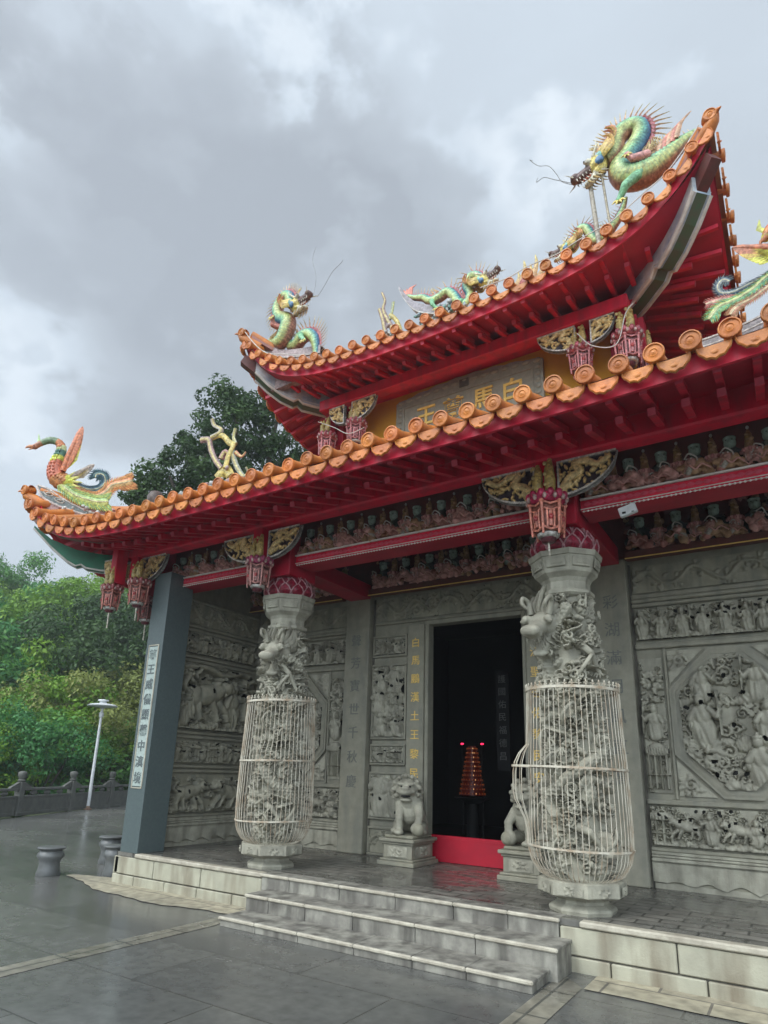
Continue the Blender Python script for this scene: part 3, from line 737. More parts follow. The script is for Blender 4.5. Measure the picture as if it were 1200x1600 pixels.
# dark hall inside
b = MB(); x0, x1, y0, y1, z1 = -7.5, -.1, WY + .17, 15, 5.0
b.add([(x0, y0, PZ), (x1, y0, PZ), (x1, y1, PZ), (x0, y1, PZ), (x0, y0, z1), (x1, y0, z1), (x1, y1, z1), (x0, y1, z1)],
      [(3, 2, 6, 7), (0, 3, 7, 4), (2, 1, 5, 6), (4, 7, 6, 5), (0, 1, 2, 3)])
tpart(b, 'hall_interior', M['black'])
# left side wall with five carved panels
SX = -8.10
b = MB(); b.box(SX - .22, SX, 6.5, WY + .35, PZ, 5.3); tpart(b, 'side_wall', M['stone_flat'])
b = base_block(0, 1.78); b.xf(Matrix.Translation((SX + 0, 6.60, 0)) @ Matrix(((0, -1, 0, 0), (1, 0, 0, 0), (0, 0, 1, 0), (0, 0, 0, 1))) @ Matrix.Translation((0, -WY, 0)))
tpart(b, 'base_moulding', M['stone_light'])
b = MB()
for z in (.84, 1.50, 1.57, 2.02, 2.09, 3.22, 3.29, 3.72, 3.79, 4.22): b.box(SX, SX + .05, 6.60, 8.38, z - .022, z + .022, bev=.008)
b.box(SX, SX + .04, 6.53, 6.598, PZ, 4.4); tpart(b, 'panel_frame', M['stone_flat'])
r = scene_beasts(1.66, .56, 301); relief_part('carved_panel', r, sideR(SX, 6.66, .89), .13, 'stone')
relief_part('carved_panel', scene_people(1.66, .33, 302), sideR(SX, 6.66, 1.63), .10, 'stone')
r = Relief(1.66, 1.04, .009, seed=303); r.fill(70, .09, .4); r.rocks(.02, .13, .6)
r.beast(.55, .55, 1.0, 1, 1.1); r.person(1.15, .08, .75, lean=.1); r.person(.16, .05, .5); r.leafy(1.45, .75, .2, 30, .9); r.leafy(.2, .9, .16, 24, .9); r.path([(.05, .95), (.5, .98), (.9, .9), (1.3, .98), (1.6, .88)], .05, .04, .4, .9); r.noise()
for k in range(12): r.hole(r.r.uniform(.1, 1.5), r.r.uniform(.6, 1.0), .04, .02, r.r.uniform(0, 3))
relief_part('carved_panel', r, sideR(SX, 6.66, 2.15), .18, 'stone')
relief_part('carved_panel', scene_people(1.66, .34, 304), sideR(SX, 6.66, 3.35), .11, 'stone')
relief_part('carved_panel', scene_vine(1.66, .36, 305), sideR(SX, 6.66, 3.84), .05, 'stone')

# ------------------------------------------------------------------ lettering
def text_part(chars, x, y, z, size, mat, parent, depth=.006, horiz=0.0, pitch=None, label=None, rotx=90, bold=.0, world=True):
    """characters one below the other (or in a row), as thin solid letters"""
    for i, ch in enumerate(chars):
        c = bpy.data.curves.new('glyph', 'FONT'); c.body = ch; c.size = size; c.extrude = depth / 2; c.offset = bold
        c.align_x = 'CENTER'; c.align_y = 'CENTER'
        o = bpy.data.objects.new('glyph', c); sc.collection.objects.link(o)
        dg = bpy.context.evaluated_depsgraph_get(); me = bpy.data.meshes.new_from_object(o.evaluated_get(dg))
        V = np.array([v.co[:] for v in me.vertices]); F = [tuple(p.vertices) for p in me.polygons]
        bpy.data.objects.remove(o); bpy.data.curves.remove(c); bpy.data.meshes.remove(me)
        if len(V) == 0: continue
        cx, cy = (V[:, 0].min() + V[:, 0].max()) / 2, (V[:, 1].min() + V[:, 1].max()) / 2
        W = np.stack([V[:, 0] - cx, -V[:, 2], V[:, 1] - cy], -1)
        dx, dz = (i * pitch, 0) if horiz else (0, -i * pitch)
        b = MB(); b.add(W + np.array([x + dx, y, z + dz]), F)
        if parent is TEMPLE or parent.parent is TEMPLE: tpart(b, 'character', M[mat], parent=None if parent is TEMPLE else parent)
        else: b.build('character', M[mat], parent)
    return None
b = MB(); b.box(-8.12, -7.75, 6.045, 6.50, PZ - .0, 4.45, bev=.004)
p = tpart(b, 'corner_pillar', M['granite_dark'])
b = MB(); b.box(-8.03, -7.84, 6.037, 6.046, 1.28, 3.29, bev=.002); ip = tpart(b, 'inscription_panel', M['inscr'], parent=p)
b = MB()
for x0, x1, z0, z1 in ((-8.05, -8.035, 1.25, 3.32), (-7.835, -7.82, 1.25, 3.32), (-8.035, -7.835, 1.25, 1.265), (-8.035, -7.835, 3.305, 3.32)): b.box(x0, x1, 6.034, 6.046, z0, z1)
tpart(b, 'inscription_rim', M['nosing'], parent=p)
text_part('尊王威儀顯馨中滇境', -7.935, 6.033, 3.17, .165, 'dark_text', p, .005, pitch=.2215, bold=.002)
text_part('白馬鵬漢土王黎民', -4.735, WY - .058, 3.52, .155, 'gold', TEMPLE, .006, pitch=.278, bold=.001)
text_part('閩江聖德佑黎民安', -2.855, WY - .058, 3.52, .155, 'gold', TEMPLE, .006, pitch=.278, bold=.001)
text_part('聲芳寶世千秋慶', -5.79, WY - .143, 3.62, .20, 'etch', TEMPLE, .005, pitch=.365)
text_part('彩湖滿月風直高', -1.80, WY - .143, 3.80, .20, 'etch', TEMPLE, .005, pitch=.365)
# ------------------------------------------------------------------ blobs: joined ellipsoids remeshed into one smooth surface
def blob(prims, voxel=.012, smooth_it=2, colour=True):
    """prims: ('e', centre, radii, colour[, euler]) or ('c', p, q, r0, r1, colour)  ->  MB with vertex colours"""
    b = MB(); info = []
    for p in prims:
        if p[0] == 'e':
            rot = Euler(p[4]).to_matrix() if len(p) > 4 else None
            b.ell(p[1], p[2], n=14, rot=rot); info.append((np.array(p[1], float), np.array(p[1], float), min(p[2]) * .5 + max(p[2]) * .5, p[3]))
        else:
            A, B = np.array(p[1], float), np.array(p[2], float); m = max(2, int(np.linalg.norm(B - A) / (min(p[3], p[4]) * .6 + 1e-4)))
            m = min(m, 14)
            for i in range(m + 1):
                t = i / m; r = p[3] + (p[4] - p[3]) * t; b.ell(A + (B - A) * t, (r, r, r), n=10)
            info.append((A, B, (p[3] + p[4]) / 2, p[5]))
    me = b.mesh('blob'); o = bpy.data.objects.new('blob', me); sc.collection.objects.link(o)
    md = o.modifiers.new('r', 'REMESH'); md.mode = 'VOXEL'; md.voxel_size = voxel; md.use_smooth_shade = True
    sm = o.modifiers.new('s', 'SMOOTH'); sm.iterations = smooth_it; sm.factor = .5
    dg = bpy.context.evaluated_depsgraph_get(); me2 = bpy.data.meshes.new_from_object(o.evaluated_get(dg))
    V = np.zeros(len(me2.vertices) * 3, np.float32); me2.vertices.foreach_get('co', V); V = V.reshape(-1, 3).astype(float)
    F = [tuple(p.vertices) for p in me2.polygons]
    C = np.zeros((len(V), 3)); best = np.full(len(V), 1e9)
    for A, B, r, c in info:
        AB = B - A; L = AB @ AB; t = np.clip(((V - A) @ AB) / L, 0, 1) if L > 1e-12 else np.zeros(len(V))
        d = np.linalg.norm(V - (A + t[:, None] * AB), axis=1) / r; k = d < best; best[k] = d[k]; C[k] = c
    bpy.data.objects.remove(o); bpy.data.meshes.remove(me); bpy.data.meshes.remove(me2)
    out = MB(); out.add(V, F, C); return out

# ------------------------------------------------------------------ guardian lions
def lion_mb(flip):
    s = 1; w = (1, 1, 1); P = []
    e = lambda c, r, *a: P.append(('e', c, r, w, *a)); cp = lambda p, q, a, b_: P.append(('c', p, q, a, b_, w))
    # local: front -y, height from 0
    e((0, .13, .19), (.17, .19, .15)); e((0, -.02, .27), (.145, .13, .17)); e((0, -.05, .36), (.14, .12, .12))
    e((0, .16, .13), (.19, .15, .12))
    e((-.14, .04, .08), (.06, .14, .07)); e((.14, .04, .08), (.06, .14, .07)); e((-.15, -.08, .04), (.055, .07, .04)); e((.15, -.08, .04), (.055, .07, .04))
    cp((-.10, -.08, .33), (-.10, -.17, .18), .06, .045); cp((-.10, -.17, .18), (-.10, -.16, .05), .045, .045); e((-.10, -.20, .035), (.055, .07, .035))
    cp((.10, -.08, .33), (.12, -.19, .22), .06, .045); cp((.12, -.19, .22), (.11, -.20, .14), .045, .045); e((.10, -.20, .075), (.075, .075, .075))
    hx, hy, hz = -.03, -.10, .50
    e((hx, hy, hz), (.125, .12, .12)); e((hx, hy - .10, hz - .02), (.09, .07, .05)); e((hx, hy - .13, hz + .01), (.045, .03, .03))
    e((hx, hy - .085, hz - .115), (.07, .06, .024)); e((hx - .055, hy - .095, hz + .062), (.045, .03, .022)); e((hx + .055, hy - .095, hz + .062), (.045, .03, .022)); e((hx - .07, hy - .10, hz - .02), (.04, .035, .03)); e((hx + .07, hy - .10, hz - .02), (.04, .035, .03)); e((hx, hy - .15, hz + .015), (.05, .03, .028))
    e((hx - .12, hy, hz + .06), (.03, .035, .05)); e((hx + .12, hy, hz + .06), (.03, .035, .05))
    for ring, (rr, yy, n, zz) in enumerate(((.15, .03, 13, .0), (.13, .09, 11, .0), (.145, -.03, 12, .01), (.165, .06, 14, -.02), (.09, .13, 8, -.02))):
        for k in range(n):
            a = 2 * PI * k / n + ring * .3
            if math.sin(a) < -.75 and yy < 0: continue
            e((hx + rr * math.cos(a), hy + yy, hz + zz + rr * math.sin(a)), (.027, .027, .027))
    for k in range(6): e((hx + .0, hy + .06 + .03 * k, hz + .1 - .075 * k), (.05, .035, .045))
    cp((0, .27, .15), (.05, .32, .33), .045, .05); cp((.05, .32, .33), (-.02, .30, .44), .05, .02)
    b = blob(P, .009, 1)
    eye = MB(); 
    for sx in (-1, 1): eye.ell((hx + sx * .047, hy - .116, hz + .034), (.012, .008, .010))
    eye.ell((hx, hy - .115, hz - .072), (.055, .035, .014))
    return b, eye
def lion(x, y, label, ang, flip):
    t = tag(empty('guardian_lion', (x, y, PZ)), label, 'stone lion', 'pair of stone guardian lions beside the door')
    ped = MB(); w, d = .24, .31
    ped.box(-w - .04, w + .04, -d - .04, d + .04, 0, .055, bev=.008); ped.box(-w - .015, w + .015, -d - .015, d + .015, .056, .085, bev=.008)
    ped.box(-w + .02, w - .02, -d + .02, d - .02, .086, .26, bev=.006); ped.box(-w - .0, w + .0, -d, d, .261, .29, bev=.008); ped.box(-w - .03, w + .03, -d - .03, d + .03, .291, .335, bev=.01)
    p = ped.build('pedestal', M['stone_flat'], t)
    for (cx, cy, rz, ww) in ((0, -d + .02, 0, .3), (w - .02, 0, PI / 2, .42), (-w + .02, 0, -PI / 2, .42)):
        r = Relief(ww, .13, .008, seed=int(abs(x * 10)) + int(ww * 100)); r.dome(ww / 2, .065, ww * .5, .09, 0, .15, .2, p=.1); r.leafy(ww * .4, .065, .06, 16, .8); r.leafy(ww * .65, .07, .05, 12, .8)
        q = relief_mb(r, .03, front(-ww / 2, 0, .108)); q.xf(Matrix.Translation((cx, cy, 0)) @ Matrix.Rotation(rz, 4, 'Z')); q.build('carved_side', M['stone_light'], p, 60)
    lb, eye = lion_mb(flip); S = Matrix.Translation((0, .02, .335)) @ Matrix.Diagonal((1.12 * flip, 1.12, 1.12, 1))
    base = MB(); base.box(-w + .02, w - .02, -d + .04, d - .04, .336, .375, bev=.012); base.build('rock_base', M['stone'], t)
    S = Matrix.Translation((0, .03, .37)) @ Matrix.Rotation(ang, 4, 'Z') @ Matrix.Diagonal((1.25 * flip, 1.15, 1.18, 1))
    lb.xf(S); 
    if flip < 0: lb.f = [f[::-1] for f in lb.f]
    lb.build('lion_body', M['stone_light'], t, 180); eye.xf(S); eye.build('eyes', M['black'], t)
    # ball under the paw
    bb = MB(); bb.ell((.0, 0, 0), (.085, .085, .085), n=16); bb.xf(Matrix.Translation((0, .03, .37)) @ Matrix.Rotation(ang, 4, 'Z') @ Matrix.Translation((.14 * flip, -.25, .085))); bb.build('ball', M['stone'], t, 180)
    return t
lion(-4.60, 8.0, 'grey stone lion on a square carved pedestal left of the red-footed doorway', R(24), 1)
lion(-2.88, 7.95, 'grey stone lion right of the doorway, partly behind the nearer caged column', R(-14), -1)

# ------------------------------------------------------------------ dragon head, shared by painted and stone dragons
GREEN = (.24, .55, .30); BLUE = (.08, .20, .36); YEL = (.74, .62, .18); REDC = (.66, .20, .13); CREAM = (.66, .63, .48); PINK = (.68, .34, .30); TEAL = (.18, .48, .40); BRN = (.17, .10, .085)
def dragon_head(s, stone=False, voxel=None, horns=True):
    """head looking along +x, crown +z, unit size s (skull radius about .16 s)"""
    g = (lambda c: (1, 1, 1)) if stone else (lambda c: c)
    P = []
    e = lambda c, r, col, *a: P.append(('e', c, r, g(col), *a)); cp = lambda p, q, a, b_, col: P.append(('c', p, q, a, b_, g(col)))
    e((0, 0, 0), (.17, .13, .14), YEL); e((.06, 0, .06), (.12, .11, .08), CREAM)
    cp((.08, 0, .02), (.32, 0, .06), .095, .075, BRN); e((.38, 0, .09), (.08, .10, .065), BRN); e((.33, 0, .02), (.08, .085, .035), BRN)
    for sy in (-1, 1):
        e((.41, sy * .05, .11), (.035, .03, .035), BRN); e((.11, sy * .10, .10), (.06, .045, .055), CREAM)
        if horns: cp((.0, sy * .09, .13), (-.16, sy * .12, .25), .03, .02, CREAM); cp((-.16, sy * .12, .25), (-.20, sy * .13, .36), .022, .012, CREAM); cp((-.12, sy * .11, .22), (-.06, sy * .13, .33), .018, .01, CREAM)
        e((-.08, sy * .14, .02), (.09, .03, .06), TEAL); e((.0, sy * .12, -.06), (.08, .05, .07), BLUE)
    cp((.0, 0, -.10), (.28, 0, -.20), .085, .055, CREAM); e((.32, 0, -.20), (.07, .075, .04), CREAM); e((.08, 0, -.13), (.12, .1, .05), YEL)
    b = blob(P, voxel or .016, 2); D = MB(); D.merge(b)
    for sy in (-1, 1):
        D.ell((.155, sy * .125, .105), (.032, .03, .032), g((.6, .58, .5)), n=10); D.ell((.168, sy * .150, .107), (.014, .010, .014), g((.02, .02, .02)), n=8)
        for k, x in enumerate((.16, .22, .28, .34, .39)):      # teeth
            D.tube([(x, sy * .055, .01), (x + .01, sy * .058, -.05)], [.014, .003], 5, g((.6, .58, .48)))
            D.tube([(x - .03, sy * .05, -.14), (x - .02, sy * .052, -.075)], [.012, .003], 5, g((.6, .58, .48)))
        for k in range(6):                                        # jaw fringe and chin beard
            a = k / 5; D.tube([(.05 + .26 * a, sy * .06, -.19), (.03 + .27 * a, sy * .07, -.25), (-.01 + .28 * a, sy * .07, -.30 - .03 * (k % 2))], [.016, .012, .003], 5, g((.60, .42, .16) if k % 2 else CREAM))
        for k in (() if stone else range(5)):
            a = -.5 + k * .35; D.tube([(.40, sy * .07, .07), (.44 + .02 * k, sy * (.10 + .02 * k), .07 + .06 * math.sin(a))], [.01, .002], 4, g(CREAM))
    D.ell((.22, 0, -.075), (.13, .03, .015), g(REDC), n=10, rot=Euler((0, -.1, 0)))
    # mane of flame tongues streaming back
    for k in range(13):
        a = R(-110 + 220 * k / 12); y0, z0 = .12 * math.sin(a), .10 * math.cos(a); L = .26 + .14 * math.cos(a)
        c1 = g(REDC if k % 2 else (.62, .30, .06)); c2 = g(YEL)
        D.tube(spline([(-.06, y0, z0), (-.17, y0 * 1.6, z0 * 1.5), (-.10 - L * .9, y0 * 1.5, z0 * 1.5 + .05 + .03 * (k % 3)), (-.10 - L * 1.1, y0 * (1.9 if not stone else 1.4), z0 * 1.6 + (.15 if not stone else .02)), (-.02 - L * 1.1, y0 * (2.1 if not stone else 1.2), z0 * 1.7 + (.24 if not stone else .06))], 3), list(np.interp(np.linspace(0, 1, 13), [0, .3, .7, 1], [.045, .05, .03, .006])), 6, col=c1, flat=.5, colfn=(None if stone else (lambda t, th, c1=c1, c2=c2: tuple(np.array(c2) * (1 - t) + np.array(c1) * t))))
    D.xf(Matrix.Diagonal((s, s, s, 1))); return D
def dragon_body(pts, rad, stone=False, spikes=True, n=14, dens=14, belly=None, up=(0, 0, 1), spike_h=.55, side=1):
    """scaled tube; belly on the inside of the bends is pale, ridge blue with red and gold spines"""
    P = spline(pts, dens); m = len(P)
    Rr = np.interp(np.linspace(0, 1, m), np.linspace(0, 1, len(rad)), rad)
    T = np.gradient(P, axis=0); T /= np.linalg.norm(T, axis=1)[:, None]
    Yv = np.array([0, 1.0, 0]); D = MB(); V = []; C = []
    for i in range(m):
        nrm = np.cross(T[i], Yv); nrm /= max(np.linalg.norm(nrm), 1e-6); nrm *= side      # in-plane normal: ridge side
        bt = np.cross(T[i], nrm)
        for k in range(n):
            th = 2 * PI * k / n; cth = math.cos(th)
            sc_ = 1 + (.055 if (i + (k % 2)) % 2 else -.02) * (1 if cth > -.55 else .6)
            V.append(P[i] + Rr[i] * sc_ * (nrm * cth + bt * math.sin(th)))
            if stone: C.append((1, 1, 1))
            elif cth > .78: C.append(BLUE)
            elif cth > .45: C.append(TEAL if i % 2 else (.10, .30, .30))
            elif cth > -.15: C.append(GREEN if (i + k) % 2 else (.42, .64, .30))
            elif cth > -.72: C.append((.62, .66, .24) if i % 2 else (.46, .60, .26))
            else: C.append((.50, .24, .15) if i % 2 else (.38, .17, .11))
    F = [(i * n + k, i * n + (k + 1) % n, (i + 1) * n + (k + 1) % n, (i + 1) * n + k) for i in range(m - 1) for k in range(n)]
    F += [tuple(range(n - 1, -1, -1)), tuple((m - 1) * n + k for k in range(n))]
    D.add(V, F, np.array(C))
    if spikes:
        step_ = 2
        for i in range(3, m - 3, step_):
            nrm = np.cross(T[i], Yv); nrm /= max(np.linalg.norm(nrm), 1e-6); nrm *= side; r = Rr[i]
            c1 = (1, 1, 1) if stone else (.66, .26, .24); c2 = (1, 1, 1) if stone else (.74, .64, .30)
            b0 = P[i] + nrm * r * .8; tip = P[i] + nrm * r * (1.5 + spike_h * 2.3) - T[i] * r * 1.0
            D.tube([b0, (b0 + tip) / 2 + T[i] * r * .1, tip], [r * .17, r * .11, r * .03], 4, colfn=lambda t, th, c1=c1, c2=c2: tuple(np.array(c1) * (1 - t) + np.array(c2) * t))
            if not stone: D.tube([P[i - 2] + nrm * r * 1.05, P[i] + nrm * r * 1.28, P[i + 2 if i + 2 < m else i] + nrm * r * 1.05], [r * .2, r * .25, r * .2], 6, (.45, .12, .14), flat=.5)
    return D
def dragon_leg(p, q, f, r, col=GREEN, stone=False):
    D = MB(); c = (1, 1, 1) if stone else col; k = np.array(p, float); m = np.array(q, float); e = np.array(f, float)
    D.merge(blob([('c', k, m, r * 1.3, r, c), ('c', m, e, r, r * .7, c), ('e', e, (r * .95, r * .8, r * .7), c)], r * .28, 2))
    for a in (-.9, -.3, .3, .9):
        d = Vector((math.sin(a), -.5, -math.cos(a) * .7)).normalized() * r * 1.9
        D.tube([e, e + np.array(d) * .6, e + np.array(d) + np.array((0, 0, -r * .5))], [r * .35, r * .28, r * .05], 6, c if stone else YEL)
    return D
def place_dir(mb, origin, fwd, upv, roll_y=None):
    f = Vector(fwd).normalized(); u = Vector(upv); s = u.cross(f).normalized(); u = f.cross(s)
    m = Matrix((f, s, u)).transposed().to_4x4(); m.translation = Vector(origin); mb.xf(m); return mb

# ------------------------------------------------------------------ dragon columns with wire cages
def dragon_column(x, y, label, mirror):
    t = tag(empty('dragon_column', (x, y, PZ)), label, 'column', 'carved dragon columns of the porch')
    b = MB(); ph = .5
    b.lathe([(.30, 0), (.31, .03), (.30, .05), (.24, .085), (.235, .11), (.27, .145)], 8, ph=ph)
    b.build('plinth', M['stone_light'], t)
    b = MB(); b.lathe([(.36, .146), (.405, .165), (.405, .25), (.405, .275), (.38, .285), (.28, .29)], 8, ph=ph); pb = b.build('base_block', M['stone_light'], t)
    for k in range(8):
        a = 2 * PI * (k + 1) / 8 ; r = Relief(.23, .075, .008, seed=k + 3); r.dome(.115, .037, .5, .5, 0, .1, .12, p=.1); r.leafy(.115, .037, .05, 10, .9)
        q = relief_mb(r, .025, front(-.115, 0, 0)); q.xf(Matrix.Rotation(a + PI / 2, 4, 'Z') @ Matrix.Translation((0, -.375, .173))); q.build('carved_face', M['stone_light'], pb, 60)
    # shaft: unrolled relief, coiling scaled dragon over pierced clouds
    W, H = 2 * PI * .25, 2.76
    r = Relief(W, H, .0085, wrap=True, seed=31 + mirror); r.H += .0
    for k in range(560): 
        px, pz = r.r.uniform(0, W), r.r.uniform(0, H); q = r.r.random()
        if q < .5: r.swirl(px, pz, r.r.uniform(.04, .075), r.r.choice([-1, 1]), .05, .42)
        elif q < .8: r.leafy(px, pz, .07, 7, .5)
        else: r.dome(px, pz, .07, .03, r.r.uniform(0, 3), .1, .5, fold=.05, ff=9)
    for k in range(9): r.person(r.r.uniform(0, W), r.r.uniform(.1, 2.0), .34, h=.8)
    m_ = -1 if mirror else 1
    coil = [(W * (.28 + m_ * (1.55 * t_) + .05 * math.sin(t_ * 17)), .12 + 2.45 * t_) for t_ in np.linspace(0, 1, 26)]
    P = spline(coil, 10)
    for i in range(len(P) - 1):
        rr = .068 + .012 * math.sin(i * .05)
        a, c = P[i], P[i + 1]
        for ox in (-2 * W, -W, 0, W, 2 * W):
            if -.2 < a[0] + ox < W + .2: r.cap((a[0] + ox, a[1]), (c[0] + ox, c[1]), rr, rr, .3, .80 + (.10 if i % 3 == 0 else 0))
    nx_, nz_ = r.X, r.Z
    for k in range(84):
        px, pz = r.r.uniform(0, W), r.r.uniform(.1, H - .05); q = r.r.random()
        if q < .45: r.cloud(px, pz, .085, .98)
        elif q < .7: r.leafy(px, pz, .075, 12, 1.0)
        else: r.path([(px, pz), (px + r.r.normal() * .07, pz + .07), (px + r.r.normal() * .09, pz + .15), (px + r.r.normal() * .1, pz + .2)], .022, .012, .4, 1.15)
    hi_ = np.clip((r.H - .45) / .25, 0, 1); r.H = r.H + hi_ * (.16 * np.maximum(np.sin(nx_ * 150 + (np.floor(nz_ * 26) % 2) * PI) * np.sin((nz_ * 26 % 1) * PI), -.1))
    r.H = r.H + np.where(r.H > .25, .09 * np.abs(np.sin(nx_ * 75 + 1.5 * np.sin(nz_ * 40))) * np.abs(np.sin(nz_ * 62)), 0)
    for k in range(60): r.hole(r.r.uniform(0, W), r.r.uniform(.1, H - .1), .028, .016, r.r.uniform(0, 3), -.25)
    r.noise(.05)
    edge = np.clip(np.minimum(r.Z, H - r.Z) / .06, 0, 1); r.H *= edge
    r.H[:, -1] = r.H[:, 0]
    X, D, Z = r.verts(.125); th = X / W * 2 * PI; rad = .205 + D
    b = MB(); b.grid(np.stack([rad * np.cos(th), rad * np.sin(th), .28 + Z], -1), r.nx, r.nz); b.build('carved_shaft', M['stone_light'], t, 70)
    # head, claws and clouds standing free of the shaft, mirrored on the other column
    hd = dragon_head(.98, True, .014, horns=False); hx = -.17 if not mirror else .08
    d = MB(); d.merge(hd)
    d.xf(Matrix.Diagonal((.78, 1.15, 1.0, 1)))
    for sy in (-1, 1):
        d.ell((.10, sy * .125, .115), (.042, .042, .042), n=12); d.tube(spline([(.02, sy * .10, .12), (-.06, sy * .13, .22), (-.02, sy * .15, .30), (.06, sy * .13, .28), (.05, sy * .10, .21)], 4), list(np.interp(np.linspace(0, 1, 17), [0, 1], [.030, .016])), 7)
    place_dir(d, (hx, -.27, 2.70), (-.16 if not mirror else .20, -.72, -.62), (-.05 if not mirror else .2, -.62, .78))
    d.build('dragon_head', M['stone_light'], t, 60)
    q_ = np.random.default_rng(17 + mirror); sw = MB()
    for k in range(70):
        a0, z0 = q_.uniform(0, 2 * PI), q_.uniform(2.02, 2.92) if k < 46 else q_.uniform(.5, 2.0); sz = q_.uniform(.035, .075); fl = q_.choice([-1, 1]); rb = .285 + .02 * q_.random()
        pts_ = []
        for j in range(13):
            t_ = j / 12; rr_ = sz * (1 - .8 * t_); th_ = t_ * 2.6 * PI * fl + a0; aa = a0 + rr_ * math.cos(th_) / rb; pts_.append(((rb + .02 * t_) * math.cos(aa), (rb + .02 * t_) * math.sin(aa), z0 + rr_ * math.sin(th_)))
        sw.tube(pts_, list(np.linspace(.017, .011, 13)), 6)
        if k % 2: 
            e_ = q_.uniform(.05, .13); aa = a0 + e_ / rb * fl; sw.tube(spline([pts_[0], ((rb + .01) * math.cos((a0 + aa) / 2), (rb + .01) * math.sin((a0 + aa) / 2), z0 + .05), ((rb - .03) * math.cos(aa), (rb - .03) * math.sin(aa), z0 + q_.uniform(-.12, .14))], 4), list(np.linspace(.02, .006, 9)), 6)
    sw.build('cloud_scrolls', M['stone_light'], t, 60)
    c = MB()
    for (a0, z0, a1, z1) in ((2.2, 2.25, 3.0, 2.62), (5.3, 2.5, 6.0, 2.2), (4.0, 1.25, 4.6, 1.45), (5.0, .75, 5.6, .6), (3.2, 1.7, 3.6, 1.35)):
        p = lambda a, z, rr: (rr * math.cos(a), rr * math.sin(a), z)
        c.merge(dragon_leg(p(a0, z0, .25), p((a0 + a1) / 2, (z0 + z1) / 2 + .04, .325), p(a1, z1, .315), .034, stone=True))
    for k in range(10):
        a = 2 * PI * k / 10 + .2; z0 = .5 + (k * .47) % 2.1
        c.tube(spline([(.27 * math.cos(a), .27 * math.sin(a), z0), (.37 * math.cos(a + .15), .37 * math.sin(a + .15), z0 + .1), (.35 * math.cos(a + .4), .35 * math.sin(a + .4), z0 + .2), (.28 * math.cos(a + .5), .28 * math.sin(a + .5), z0 + .12)], 4), .018, 6)
    c.build('claws_and_whiskers', M['stone_light'], t, 60)
    b = MB(); b.lathe([(.21, 2.98), (.26, 3.0), (.285, 3.02), (.285, 3.05), (.26, 3.06), (.245, 3.08), (.245, 3.15), (.265, 3.19), (.32, 3.235)], 8, ph=ph); b.build('neck', M['stone_light'], t)
    b = MB(); b.lathe([(.322, 3.236), (.33, 3.26), (.362, 3.40), (.375, 3.405), (.388, 3.46), (.31, 3.465)], 8, ph=ph)
    for k in range(8):
        a = 2 * PI * (k + 1) / 8
        q = MB(); q.box(-.10, .10, -.012, .0, .0, .09, bev=.004); q.box(-.05, -.01, -.02, -.012, .03, .045); q.box(.02, .06, -.02, -.012, .03, .045)
        q.xf(Matrix.Rotation(a + PI / 2, 4, 'Z') @ Matrix.Translation((0, -.318, 3.285)) @ Matrix.Rotation(.2, 4, 'X')); b.merge(q)
    b.build('capital', M['stone_light'], t)
    # lotus: three rows of red petals with pale rims
    lo = MB()
    lo.lathe([(.27, 3.466), (.285, 3.55), (.25, 3.66), (.15, 3.74)], 16, col=(.14, .008, .02))
    for row, (rr, z0, hh, n, lean) in enumerate(((.315, 3.47, .15, 12, .02), (.30, 3.53, .18, 12, -.03), (.26, 3.62, .18, 10, -.07))):
        for k in range(n):
            a = 2 * PI * (k + .5 * (row % 2)) / n; w = 2 * PI * rr / n * .52
            out = [(0, -w * .85), (.3, -w * 1.0), (.62, -w * .72), (.85, -w * .35), (1.0, 0), (.85, w * .35), (.62, w * .72), (.3, w * 1.0), (0, w * .85)]
            def pt(u, v, off, rr=rr, a=a, z0=z0, hh=hh, lean=lean):
                q = rr + off + lean * u * 1.0 + .02 * math.sin(u * PI) - .35 * v * v / rr
                return (q * math.cos(a) - v * math.sin(a), q * math.sin(a) + v * math.cos(a), z0 + hh * u)
            V = [pt(u, v, .004) for u, v in out] + [pt(.4, 0, .018)]
            lo.add(V, [(i, i + 1, 9) for i in range(8)] + [(8, 0, 9)], (.26, .012, .035))
            lo.tube([pt(u, v, .008) for u, v in out], .0085, 5, (.50, .26, .28))
    lo.build('lotus', M['paint'], t)
    return t
CXL, CXR, CY = -5.73, -1.85, 6.50
dragon_column(CXL, CY, 'carved stone dragon column inside the farther wire cage, left of the steps', True)
dragon_column(CXR, CY, 'carved stone dragon column inside the nearer wire cage, right of the steps', False)

